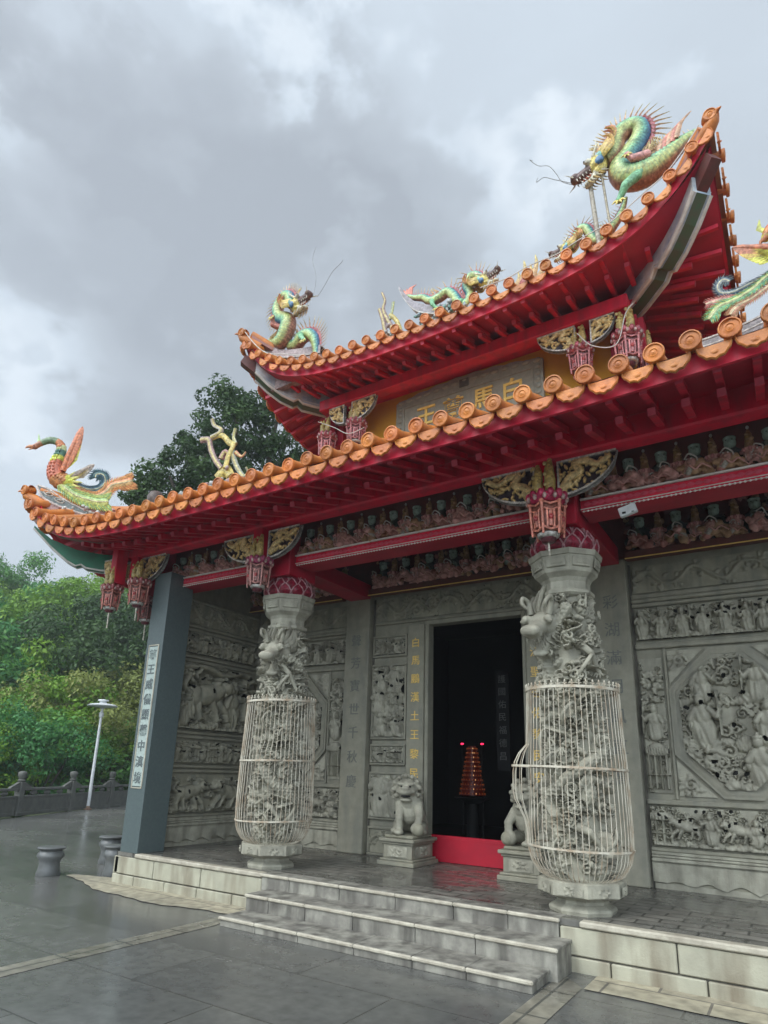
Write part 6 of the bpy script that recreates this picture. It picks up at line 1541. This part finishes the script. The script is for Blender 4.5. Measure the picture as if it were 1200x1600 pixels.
b.tube(D3([(.50, 5.95), (.62, 5.78), (.70, 5.60)], -.04), [.03, .022, .016], 6, (0.78, 0.68, 0.21)); b.tube(D3([(.56, 5.95), (.74, 5.74), (.86, 5.58)], .04), [.03, .022, .016], 6, (0.78, 0.68, 0.21)); bring(t, b, 'yellow_feathers_and_legs')
b = MB(); P1 = spline(D3([(.14, 5.88), (.26, 5.70), (.45, 5.60), (.72, 5.52), (1.02, 5.46), (1.45, 5.44)]), 6); P2 = spline(D3([(.16, 5.90), (.34, 5.84), (.55, 5.72), (.80, 5.60), (1.05, 5.52), (1.45, 5.46)]), 6)
n_ = np.array(YV) * .07; m = len(P1); V = []
for a, c in zip(P1, P2): V += [a - n_, a + n_, c + n_, c - n_]
b.add(V, [(4 * i + c, 4 * i + (c + 1) % 4, 4 * i + 4 + (c + 1) % 4, 4 * i + 4 + c) for i in range(m - 1) for c in range(4)] + [(0, 3, 2, 1)], (.16, .19, .18))
b.tube(P1 - n_, .018, 5, (0.76, 0.68, 0.63)); b.tube(P1 + n_, .018, 5, (0.76, 0.68, 0.63)); b.tube(P2 - n_, .014, 5, (0.76, 0.71, 0.65))
for d, z in ((.34, 5.77), (.52, 5.67)):
    for s in (-1, 1):
        c = np.array(D3([(d, z)], s * .075)[0]); 
        b.tube([c + np.array((k_, k_, 0)) * .075 * math.cos(a) + np.array((0, 0, 1)) * .035 * math.sin(a) - np.array((0, 0, .02)) * math.cos(a) for a in np.linspace(0, 2 * PI, 17)], .009, 4, (0.71, 0.68, 0.60)); b.ell(c - np.array((0, 0, .0)), (.04, .04, .016), (0.55, 0.58, 0.55), n=8)
g = np.random.default_rng(3)
for k in range(60): c = D3([(g.uniform(.55, 1.4), 5.48 + g.uniform(0, .14))], g.normal() * .06)[0]; b.ell(c, tuple(g.uniform(.018, .045, 3)), ((0.71, 0.71, 0.68), (0.58, 0.63, 0.60), (0.68, 0.47, 0.45))[k % 3], n=6)
bring(t, b, 'boat_shaped_base')
b = MB(); P1 = D3([(.2, 5.62), (.6, 5.42), (1.1, 5.36), (1.6, 5.5)]); 
for i in range(3):
    a, c = np.array(P1[i]), np.array(P1[i + 1]); V = []
    for p in (a, c): V += [p - n_ * .9 - (0, 0, .35), p + n_ * .9 - (0, 0, .35), p + n_ * .9 + (0, 0, .1), p - n_ * .9 + (0, 0, .1)]
    b.add(V, [(0, 4, 7, 3), (1, 2, 6, 5), (3, 7, 6, 2), (0, 1, 5, 4), (0, 3, 2, 1), (4, 5, 6, 7)], (0.50, 0.29, 0.25))
bring(t, b, 'ridge_wall')
# phoenix on the right, mostly outside the frame
YR = 7.2; q3 = lambda P, dy=0.0: [(p[0], YR + dy, p[1]) for p in P]
t = tag(empty('phoenix_statue', (.6, YR, 6.5)), 'phoenix at the right edge with trailing blue, red and green tail plumes', 'phoenix ornament')
for nm, P, w0, w1, c, r_, o_ in (('blue_plume', [(.75, 7.22), (.50, 7.17), (.30, 7.10), (.17, 7.07), (.03, 7.04), (-.09, 7.08), (-.12, 7.18), (-.06, 7.25), (.01, 7.20)], .02, .026, (.05, .10, .15), (.3, .34, .34), .06), ('red_plume', [(.75, 7.15), (.50, 7.05), (.25, 6.95), (.07, 6.90), (-.08, 6.94), (-.26, 6.95)], .02, .028, (0.63, 0.23, 0.21), (.5, .25, .2), 0), ('green_plume', [(.75, 7.15), (.55, 7.10), (.36, 7.01), (.19, 6.90), (.01, 6.84), (-.13, 6.82), (-.24, 6.70)], .025, .034, (0.24, 0.58, 0.34), (.45, .52, .2), -.05), ('brown_plume', [(.75, 7.1), (.55, 6.95), (.35, 6.84), (.20, 6.76), (.05, 6.72), (-.03, 6.64)], .02, .026, (0.58, 0.29, 0.20), (.5, .36, .2), -.1)):
    b = MB(); serrated(b, q3(P, o_), w0, w1, c, r_, (0, 1, 0)); bring(t, b, nm)
Q = spline(q3([(.60, 7.05), (.72, 7.22), (.70, 7.42), (.58, 7.56), (.50, 7.66), (.44, 7.62), (.40, 7.54)]), 5)
b = MB(); b.tube(Q, list(np.interp(np.linspace(0, 1, len(Q)), [0, .2, .5, .8, 1], [.09, .12, .09, .06, .04])), 12, colfn=ncol); b.tube(q3([(.42, 7.56), (.36, 7.52), (.34, 7.46)], -.02), [.04, .02, .004], 6, (0.68, 0.24, 0.19)); b.tube(q3([(.45, 7.62), (.36, 7.72), (.38, 7.84)]), [.03, .03, .004], 6, (.55, .50, .2), flat=.4); bring(t, b, 'body_and_neck')
b = MB(); wing(b, q3([(.62, 7.22)], -.1)[0], q3([(.08, 7.46)], -.16)[0], q3([(.30, 7.14)], -.14)[0], (0, 1, 0), [(0.58, 0.19, 0.19), (0.68, 0.42, 0.19), (0.78, 0.68, 0.21)]); wing(b, q3([(.8, 7.2)], .1)[0], q3([(1.2, 7.7)], .2)[0], q3([(1.15, 7.2)], .14)[0], (0, 1, 0), [(0.58, 0.19, 0.19), (0.78, 0.68, 0.21)]); bring(t, b, 'wings')
b = MB(); V = []
P = spline(q3([(-.42, 6.46), (-.1, 6.48), (.3, 6.56), (.8, 6.76), (1.3, 7.05)]), 5)
for p in P: V += [p + (0, -.07, -.7), p + (0, .07, -.7), p + (0, .07, 0), p + (0, -.07, 0)]
b.add(V, [(4 * i + c, 4 * i + (c + 1) % 4, 4 * i + 4 + (c + 1) % 4, 4 * i + 4 + c) for i in range(len(P) - 1) for c in range(4)] + [(0, 3, 2, 1)], (.20, .17, .17)); b.tube(P + (0, -.07, -.01), .014, 5, (0.71, 0.68, 0.63)); b.tube(P + (0, -.07, -.10), .010, 5, (0.71, 0.68, 0.63)); b.tube(q3([(.6, 7.0), (.55, 6.8), (.5, 6.6)]), .018, 6, (0.75, 0.63, 0.21)); bring(t, b, 'ridge_base')

# ------------------------------------------------------------------ small things on the building
t = tag(empty('white_sensor_box', (-1.13, 6.27, 4.19)), 'small white plastic box under the red lintel right of the nearer column', 'sensor box')
b = MB(); b.box(-.085, .085, -.03, .03, -.05, .05, bev=.008); b.xf(Matrix.Rotation(R(-14), 4, 'Y')); b.build('case', M['metal'], t); b = MB(); b.box(-.05, -.015, -.036, -.030, -.04, -.02); b.box(.04, .06, -.034, -.030, -.035, -.025); b.build('lens', M['black'], t)
def wire(name, P, r, label, mat='white'):
    o = MB(); o.tube(spline(P, 8), r, 5); ob = o.build(name, M[mat]); tag(ob, label, 'cable'); return ob
P = [(XC + 3.87 - d, 6.86 - .0, zeU(d) + .13 + .02 * math.sin(d * 9)) for d in np.linspace(.15, 3.0, 14)]
wire('pale_cable', P, .008, 'thin pale cable running up along the tile ends of the right upper eave')
P = [(XC - 3.87 + d, 6.86, zeU(d) + .13 + .02 * math.sin(d * 7)) for d in np.linspace(.1, 1.6, 10)] 
wire('pale_cable', P, .008, 'thin pale cable across the tile ends below the left upper dragon')
wire('pale_cable', [(XC - 2.6, 7.7, 7.5), (XC - 2.2, 7.66, 7.25), (XC - 1.9, 7.66, 7.05), (XC - 1.6, 7.7, 7.1)], .007, 'thin pale cable looping round the two left upper lanterns')
wire('pale_cable', [(XC + 1.95, 7.66, 7.5), (XC + 2.15, 7.62, 7.2), (XC + 2.45, 7.64, 7.12), (XC + 2.6, 7.6, 7.5), (XC + 2.7, 7.64, 7.66)], .007, 'thin pale cable looping round the two right upper lanterns')

# ------------------------------------------------------------------ inside the door: tiered votive lamp tower and red lamps
M['glow'] = material('votive_light', (.4, .1, .02), rough=.5, emit=((1.0, .18, .03), .055)); M['glow2'] = material('votive_light_bright', (.4, .2, .05), rough=.5, emit=((1.0, .50, .22), .4)); M['led'] = material('red_lamp', (.4, .0, .02), rough=.5, emit=((1.0, .02, .08), 3))
M['towerred'] = material('dim_red_tower', (.10, .012, .01), rough=.4, emit=((.5, .05, .01), .012))
t = tag(empty('votive_tower', (-4.78, 10.5, PZ)), 'cone of tiny orange votive lights glowing inside the dark doorway', 'votive lamp tower')
b = MB(); b.lathe([(.32, 0), (.32, .1), (.1, .14), (.1, .7), (.32, .8)], 20); b.build('stand', M['black'], t)
b = MB(); g1 = MB(); g2 = MB()
for k in range(11):
    z = .84 + k * .075; r_ = .22 - .013 * k; b.lathe([(r_ + .01, z), (r_ + .01, z + .015), (r_ - .02, z + .018), (r_ - .02, z + .07)], 24, cap=False)
    for j in range(22):
        a = 2 * PI * j / 22 + k * .1; br_ = abs(((a + .96 + PI) % (2 * PI)) - PI) < .15; q_ = MB() if br_ else g1
        q_.ell((r_ * math.cos(a), r_ * math.sin(a), z + .03), (.009, .009, .013), n=6)
        if br_: q_.build('bright_light', M['glow2'], t)
b.build('tiers', M['towerred'], t); g1.build('small_lights', M['glow'], t, kind='stuff')
for x, lab in ((-4.98, 'red altar lamp left above the votive tower'), (-4.60, 'red altar lamp right above the votive tower')):
    t = tag(empty('altar_lamp', (x, 10.5, 2.10)), lab, 'lamp'); b = MB(); b.ell((0, 0, 0), (.016, .016, .014), n=10); b.ell((.028, 0, .002), (.012, .012, .010), n=8); b.build('red_bulb', M['led'], t); b = MB(); b.tube([(0, 0, -.02), (0, .05, -1.7)], .012, 6); b.build('stem', M['black'], t)
M['dimtext'] = material('dim_inner_lettering', (.16, .16, .15), (.12, .12, .11), .6, 10)
t = tag(empty('inner_couplet_board', (-4.22, 10.55, 2.6)), 'barely visible dark board with grey characters on a pillar inside the door', 'sign')
b = MB(); b.box(-.12, .12, 0, .06, -.95, .75); b.build('board', M['black'], t)
text_part('護國佑民福德昌', 0, -.008, .62, .15, 'dimtext', t, .004, pitch=.22, world=False)
# ------------------------------------------------------------------ stone drums on the plaza
def stool(x, y, h, r, label):
    t = tag(empty('stone_drum', (x, y, 0)), label, 'stone stool', 'grey stone drums on the plaza')
    b = MB(); b.lathe([(r * .86, 0), (r * .90, .02), (r * .80, h * .22), (r * .74, h * .42), (r * .80, h * .55), (r * 1.0, h * .66), (r * .98, h * .74), (r * .80, h * .86), (r * .86, h * .90)], 28)
    b.build('drum_body', M['drum'], t, 60)
    b = MB(); b.lathe([(r * .84, h * .90), (r * 1.02, h * .93), (r * 1.06, h * .965), (r * 1.02, h * .99), (r * .9, h), (.02, h * 1.002)], 28); b.build('seat_top', M['drum'], t, 60)
stool(-9.30, 5.76, .385, .185, 'grey waisted stone drum standing alone on the wet plaza')
stool(-8.62, 6.35, .42, .17, 'front one of two grey stone drums beside the platform corner')
stool(-9.72, 7.05, .42, .19, 'rear one of two grey stone drums beside the platform corner, half hidden')
# ------------------------------------------------------------------ lamp post
t = tag(empty('lamp_post', (-20.70, 13.9, 0)), 'slim white lamp post with a disc shaped head on the edge of the plaza', 'lamp post')
b = MB(); b.tube([(0, 0, 0), (0, 0, 3.15)], [.06, .042], 14); b.build('pole', M['metal'], t, 60)
b = MB(); b.lathe([(.14, 0), (.14, .03), (.07, .05), (.065, .12)], 16); b.build('foot_plate', M['rust'], t, 40)
b = MB(); b.lathe([(.05, 3.12), (.075, 3.14), (.08, 3.28), (.05, 3.30), (.05, 3.42), (.12, 3.46)], 16); b.build('neck', M['metal'], t, 40)
b = MB(); b.lathe([(.12, 3.46), (.50, 3.50), (.52, 3.53), (.40, 3.58), (.12, 3.62), (.12, 3.68), (.19, 3.70), (.17, 3.74), (.02, 3.76)], 28); b.build('disc_head', M['metal'], t, 40)
# ------------------------------------------------------------------ stone balustrade
posts = [(-14.6, .9), (-15.7, 3.35), (-16.85, 5.8), (-18.05, 8.25), (-19.35, 10.70), (-20.55, 13.10), (-21.55, 15.30), (-22.6, 17.8), (-23.65, 20.3), (-24.7, 22.8), (-25.75, 25.3), (-26.8, 27.8)]
for i, (x, y) in enumerate(posts):
    nx, ny = posts[i + 1] if i + 1 < len(posts) else (x * 2 - posts[i - 1][0], y * 2 - posts[i - 1][1])
    a = math.atan2(ny - y, nx - x); L = math.hypot(nx - x, ny - y)
    if i < 3 or i > 9: continue
    names = {3: 'weathered stone balustrade bay cut off by the left edge, its post out of view', 4: 'weathered stone balustrade bay with the leftmost lotus-topped post in view', 5: 'weathered stone balustrade bay with the lotus-topped post just left of the lamp post', 6: 'weathered stone balustrade bay with the lotus-topped post between lamp post and blue pillar'}
    t = tag(empty('balustrade_bay', (x, y, 0), a), names.get(i, 'weathered stone balustrade bay hidden behind the blue pillar and the temple'), 'balustrade', 'stone balustrade along the plaza edge')
    b = MB(); b.box(-.10, .10, -.10, .10, 0, .94, bev=.012); b.box(-.12, .12, -.12, .12, 0, .10, bev=.01); b.build('post', M['fence'], t)
    b = MB(); b.lathe([(.06, .94), (.105, .97), (.11, 1.0), (.07, 1.03), (.10, 1.08), (.125, 1.16), (.12, 1.22), (.08, 1.25), (.02, 1.26)], 12); b.build('lotus_finial', M['fence'], t, 60)
    b = MB(); b.box(.10, L - .10, -.055, .055, .70, .78, bev=.015)
    for s_, xx in ((1, .1), (-1, L - .1)): b.poly([(xx, -.045, .78), (xx + s_ * .42, -.045, .78), (xx + s_ * .36, -.045, .82), (xx + s_ * .05, -.045, .93), (xx, -.045, .95)], (0, .09, 0))
    b.build('hand_rail', M['fence'], t)
    b = MB(); b.box(.10, L - .10, -.05, .05, 0, .10, bev=.008); b.box(.10, L - .10, -.05, .05, .50, .56, bev=.008); b.build('lower_rail', M['fence'], t)
    b = MB(); b.box(.22, L - .22, -.03, .03, .102, .498, bev=.006); b.box(.10, .218, -.045, .045, .102, .498, bev=.01); b.box(L - .218, L - .10, -.045, .045, .102, .498, bev=.01); b.build('panel', M['fence'], t)
    b = MB()
    for f in (.25, .5, .75): b.ell((L * f, 0, .63), (.17, .05, .072), n=10)
    b.build('cloud_baluster', M['fence'], t, 60)

# ------------------------------------------------------------------ foliage
def leaf_material(name, c1, c2, c3):
    m = bpy.data.materials.new(name); m.use_nodes = True; nt = m.node_tree; N = nt.nodes; L = nt.links
    b = N['Principled BSDF']; b.inputs['Roughness'].default_value = .5; b.inputs['Specular IOR Level'].default_value = .25
    a = N.new('ShaderNodeAttribute'); a.attribute_name = 'Col'; sp = N.new('ShaderNodeSeparateColor'); L.new(a.outputs['Color'], sp.inputs[0])
    oi = N.new('ShaderNodeObjectInfo')
    r = N.new('ShaderNodeValToRGB'); r.color_ramp.elements[0].color = (*c1, 1); r.color_ramp.elements[1].color = (*c3, 1); e = r.color_ramp.elements.new(.5); e.color = (*c2, 1)
    L.new(sp.outputs[0], r.inputs[0])
    tr = N.new('ShaderNodeBsdfTranslucent'); mx = N.new('ShaderNodeMixShader'); mx.inputs[0].default_value = .28
    out = N['Material Output']; L.new(r.outputs[0], b.inputs['Base Color']); L.new(r.outputs[0], tr.inputs['Color'])
    L.new(b.outputs[0], mx.inputs[1]); L.new(tr.outputs[0], mx.inputs[2]); L.new(mx.outputs[0], out.inputs['Surface'])
    return m
LM = {'bright': leaf_material('bright_leaves', (.065, .15, .014), (.15, .29, .028), (.28, .43, .05)),
      'mid': leaf_material('mid_green_leaves', (.035, .12, .022), (.085, .24, .045), (.18, .38, .08)),
      'dark': leaf_material('dark_leaves', (.020, .045, .012), (.042, .090, .024), (.10, .17, .045)),
      'olive': leaf_material('olive_leaves', (.11, .14, .035), (.22, .26, .065), (.36, .38, .12)),
      'jade': leaf_material('blue_green_leaves', (.024, .10, .03), (.055, .20, .055), (.13, .34, .10)),
      'hill': leaf_material('hillside_leaves', (.055, .14, .035), (.115, .25, .055), (.22, .38, .10))}
M['bark'] = material('grey_bark', (.10, .085, .065), (.06, .05, .04), .9, 8, .6, 20)
def leaf_cloud(centres, radii, per, size, g, tone, flat=.75):
    """many small leaf quads spread through the outer shells of overlapping clumps; returns verts, quads, colour"""
    C = np.repeat(centres, per, axis=0); Rr = np.repeat(radii, per); n = len(C); T = np.repeat(tone, per)
    d = g.normal(size=(n, 3)); d /= np.linalg.norm(d, axis=1)[:, None]
    rr = Rr * g.uniform(.45, 1.06, n) ** .6
    P = C + d * rr[:, None] * np.array([1, 1, flat])
    nrm = d + g.normal(size=(n, 3)) * .55 + np.array([0, 0, .45]); nrm /= np.linalg.norm(nrm, axis=1)[:, None]
    a = np.cross(nrm, g.normal(size=(n, 3))); a /= np.linalg.norm(a, axis=1)[:, None]; b = np.cross(nrm, a)
    s = size * g.uniform(.6, 1.35, n)[:, None]
    V = np.stack([P - a * s, P - b * s * .45, P + a * s, P + b * s * .45], 1).reshape(-1, 3)
    Q = np.arange(n * 4).reshape(n, 4); v = np.clip(T + g.normal(size=n) * .09, 0, 1)
    return V, Q, np.repeat(v, 4)
def crown(g, w, h, n_cl, per, size, cl=(.20, .36), lobes=5, bottom=.0):
    """uneven crown: main lobes, each carrying leaf clumps near its surface. origin at crown base"""
    lob = [(g.uniform(-.28, .28) * w, g.uniform(-.28, .28) * w, h * g.uniform(.35, .75), g.uniform(.24, .36) * w) for _ in range(lobes)] + [(0, 0, h * .55, w * .36)]
    cs, rs = [], []
    for k in range(n_cl):
        lx, ly, lz, lr = lob[g.integers(0, len(lob))]; d = g.normal(size=3); d /= np.linalg.norm(d); d[2] = abs(d[2]) * 1.0 if g.random() < .75 else d[2]
        p = np.array([lx, ly, lz]) + d * lr * g.uniform(.7, 1.05) * np.array([1, 1, h / w * 1.1]); cs.append(p); rs.append(g.uniform(*cl) * w * .42)
    cs = np.array(cs); rs = np.array(rs); tone = np.clip(.30 + .34 * g.random(len(cs)) + 0 * cs[:, 2], 0, 1)
    V, Q, v = leaf_cloud(cs, rs, per, size, g, tone); b = MB(); b.addq(V, Q, np.stack([v, v, v], -1)); return b, cs
def trunk_mb(g, h0, w, h, cs, r=.16):
    b = MB(); top = np.array([g.normal() * .1 * w, g.normal() * .1 * w, h0 + h * .45]); b.tube(spline([(0, 0, -.6), (.04 * w, 0, h0 * .5), tuple(top)], 5), list(np.linspace(r, r * .5, 11)), 9)
    for k in range(7):
        e = cs[g.integers(0, len(cs))] * .85 + np.array((0, 0, h0)); s = np.array([top[0] * .5, top[1] * .5, h0 * .75 + h * .05 * k]); b.tube(spline([s, (s + e) / 2 + np.array((0, 0, -.1 * h * .3)), e], 4), list(np.linspace(r * .45, r * .1, 9)), 6)
    return b
gt = np.random.default_rng(21)
VAR = []
for k in range(5):
    w = 4.2; h = 3.6; b, cs = crown(gt, w, h, 70, 190, .062, lobes=6); me = b.mesh('crown'); tm = trunk_mb(gt, 1.4, w, h, cs).mesh('trunk', 60); tm.materials.append(M['bark']); VAR.append((me, tm))
def tree(x, y, kind, s, var, label, zb=None, sz=1.0, name='broadleaf_tree', group='trees on the slope beyond the balustrade', rz=0):
    z = float(terrain_z(np.array(x), np.array(y))) if zb is None else zb
    t = tag(empty(name, (x, y, z), rz), label, 'tree', group); t.scale = (s, s, s * sz)
    me, tm = VAR[var]
    if kind != 'first':
        key = 'crown_' + kind + str(var)
        if key not in bpy.data.meshes:
            m2 = me.copy(); m2.name = key; m2.materials.clear(); m2.materials.append(LM[kind])
        m2 = bpy.data.meshes[key]
    o = bpy.data.objects.new('crown', m2); sc.collection.objects.link(o); o.parent = t; o.location = (0, 0, 1.4)
    o = bpy.data.objects.new('trunk', tm); sc.collection.objects.link(o); o.parent = t
    return t
# azimuth (deg, clockwise from +Y), distance, top elevation angle (deg) measured from the photo's tree line
def az(a, d): return d * math.sin(R(a)), d * math.cos(R(a))
tl = [(-67.5, 27.5, 4.2, 'jade', 'blue-green leafy tree at the left edge behind the balustrade'), (-65.2, 29, 5.6, 'mid', 'mid-green tree low behind the leftmost balustrade post'), (-63.3, 27, 3.2, 'bright', 'small bright green bush-like tree between the two left balustrade posts'),
      (-61.6, 30, 5.4, 'bright', 'bright green tree left of the lamp post base'), (-60.0, 28, 4.0, 'jade', 'jade green low tree directly behind the lamp post'), (-58.4, 31, 5.6, 'olive', 'olive brown tree just right of the lamp post'), (-56.8, 29, 4.4, 'bright', 'yellow-green tree beside the foot of the blue pillar'),
      (-55.0, 32, 7.0, 'olive', 'olive tree behind the blue corner pillar'), (-67.0, 36, 8.6, 'jade', 'broad jade tree at mid height on the left edge'), (-64.8, 37, 8.2, 'mid', 'mid-green tree halfway up at the left'),
      (-62.4, 36, 7.6, 'bright', 'small yellow-green rounded tree above the lamp post head'), (-60.2, 38, 10.5, 'mid', 'dull green tree above and right of the lamp head'), (-57.2, 36, 11.6, 'dark', 'dark tree standing against the blue corner pillar'), (-55.2, 34, 10.5, 'dark', 'second dark tree, behind the corner pillar'),
      (-66.4, 46, 12.6, 'jade', 'large jade tree below the bare skyline at the left edge'), (-63.8, 47, 13.0, 'jade', 'jade tree with tall uneven crown left of the yellow domed tree'), (-61.4, 45, 13.2, 'bright', 'yellow-green domed tree left of the hanging lanterns'), (-59.0, 44, 14.4, 'bright', 'largest yellow-green domed tree below the corner lanterns'), (-57.0, 47, 15.4, 'bright', 'yellow-green tree right behind the corner lanterns'),
      (-67.2, 57, 16.6, 'bright', 'rounded light green tree on the middle slope at the left edge'), (-64.6, 58, 18.2, 'mid', 'tall rounded tree on the middle slope'), (-62.0, 60, 17.6, 'hill', 'dull green tree in the middle slope'), (-59.6, 58, 16.2, 'mid', 'deep green tree under the lower roof corner'), (-57.5, 62, 18.4, 'hill', 'grey-green tree on the slope under the corner beam')]
for i, (a, d, topz, kind, lab) in enumerate(tl):
    x, y = az(a, d); zb = float(terrain_z(np.array(x), np.array(y))); need = topz * .80 + .2 - zb * 1.0 if False else None
    # crown model is 5.2 m tall at scale 1: choose scale so that the top reaches the wanted height
    top = topz * d / 45.0 if False else topz
    s = max(.8, (top - zb) / 5.6); s = min(s, 2.1); zb2 = top - s * 5.6
    tree(x, y, kind, s, i % 5, lab, zb=min(zb, zb2) if zb2 < zb else zb2, rz=i * 1.3)
# wooded hillside: one mass of crowns nobody could count
g = np.random.default_rng(77); cs = []; rs = []; tn = []
N_ = 2600
ang = g.uniform(-86, -22, N_); dist = 48 + 100 * g.random(N_) ** .9
X = dist * np.sin(np.radians(ang)); Y = dist * np.cos(np.radians(ang)); Zt = terrain_z(X, Y)
keep = Zt > -2
X, Y, Zt, dist = X[keep], Y[keep], Zt[keep], dist[keep]
tone0 = np.clip(.36 + .22 * np.sin(X * .13 + 1) * np.sin(Y * .11) + g.normal(size=len(X)) * .12, .08, .8)
for k in range(len(X)):
    w = g.uniform(1.5, 3.0); m = 5
    for j in range(m):
        d = g.normal(size=3) * np.array([.55, .55, .35]) * w; cs.append((X[k] + d[0], Y[k] + d[1], Zt[k] + w * .9 + abs(d[2]))); rs.append(w * g.uniform(.38, .62)); tn.append(tone0[k] + g.normal() * .06)
V, Q, v = leaf_cloud(np.array(cs), np.array(rs), 62, .20, g, np.array(tn)); b = MB(); b.addq(V, Q, np.stack([v, v, v], -1))
tag(b.build('hillside_forest', LM['hill']), 'distant dense green forest covering the hillside', 'forest', kind='stuff')
# scrub mass filling the near slope between the trees
cs = []; rs = []; tn = []
for k in range(900):
    a = g.uniform(-78, -48); d = g.uniform(27, 62); x, y = az(a, d); z = float(terrain_z(np.array(x), np.array(y))); 
    if z > -.02 and d < 30: continue
    cs.append((x, y, z + g.uniform(.2, 1.6) + (2.2 if d < 40 else 0) * g.random())); rs.append(g.uniform(.5, 1.1)); tn.append(g.uniform(.15, .75))
V, Q, v = leaf_cloud(np.array(cs), np.array(rs), 220, .10, g, np.array(tn)); b = MB(); b.addq(V, Q, np.stack([v, v, v], -1))
tag(b.build('slope_undergrowth', LM['mid']), 'tangled green undergrowth filling the slope behind the balustrade', 'undergrowth', kind='stuff')
# big dark tree behind the temple
t = tag(empty('banyan_tree', (-13.8, 13.45, -.42)), 'big dark green dense tree rising behind the left side of the temple roof', 'tree')
g = np.random.default_rng(5)
lob = [(-.44, -.47, 12.78, 1.30), (.72, .76, 12.83, 1.2), (-1.02, -1.17, 11.66, 1.05), (1.72, 1.66, 12.03, .98), (-1.6, -1.94, 10.66, .9), (-1.92, -2.4, 9.88, .66), (.08, .11, 11.04, 1.4), (1.28, 1.28, 11.02, 1.1), (-.67, -.74, 10.17, 1.1), (.5, .5, 13.85, .55), (-.5, -.54, 13.65, .55), (2.3, 2.2, 11.0, .9), (.6, .6, 9.6, 1.3), (-1.2, -1.4, 9.2, .9)]
cs = []; rs = []; tn = []
for lx, ly, lz, lr in lob:
    for k in range(int(26 * lr)):
        d = g.normal(size=3); d /= np.linalg.norm(d); p = np.array([lx, ly, lz]) + d * lr * g.uniform(.55, 1.05); cs.append(p); rs.append(g.uniform(.22, .48)); tn.append(g.uniform(.2, .7))
V, Q, v = leaf_cloud(np.array(cs), np.array(rs), 130, .075, g, np.array(tn), .9); b = MB(); b.addq(V, Q, np.stack([v, v, v], -1)); b.build('crown', LM['dark'], t)
b = MB(); b.tube(spline([(.3, .3, -.3), (.2, .2, 3), (.4, .3, 6), (.5, .4, 8.5)], 5), list(np.linspace(.42, .15, 16)), 12)
for lx, ly, lz, lr in lob: b.tube(spline([(.3, .25, lz * .55), (lx * .6, ly * .6, lz * .8), (lx, ly, lz)], 4), list(np.linspace(.16, .04, 9)), 7)
b.build('trunk', M['bark'], t, 60)
# thin air haze over the valley
if True:
    m = bpy.data.materials.new('valley_air'); m.use_nodes = True; nt = m.node_tree; nt.nodes.clear(); o_ = nt.nodes.new('ShaderNodeOutputMaterial'); pv = nt.nodes.new('ShaderNodeVolumePrincipled')
    pv.inputs['Color'].default_value = (.86, .91, .96, 1); pv.inputs['Density'].default_value = .0018; pv.inputs['Anisotropy'].default_value = .3
    nt.links.new(pv.outputs[0], o_.inputs['Volume'])
    b = MB(); b.box(-190, 60, -60, 190, -14, 62); tag(b.build('haze', m), kind='stuff')
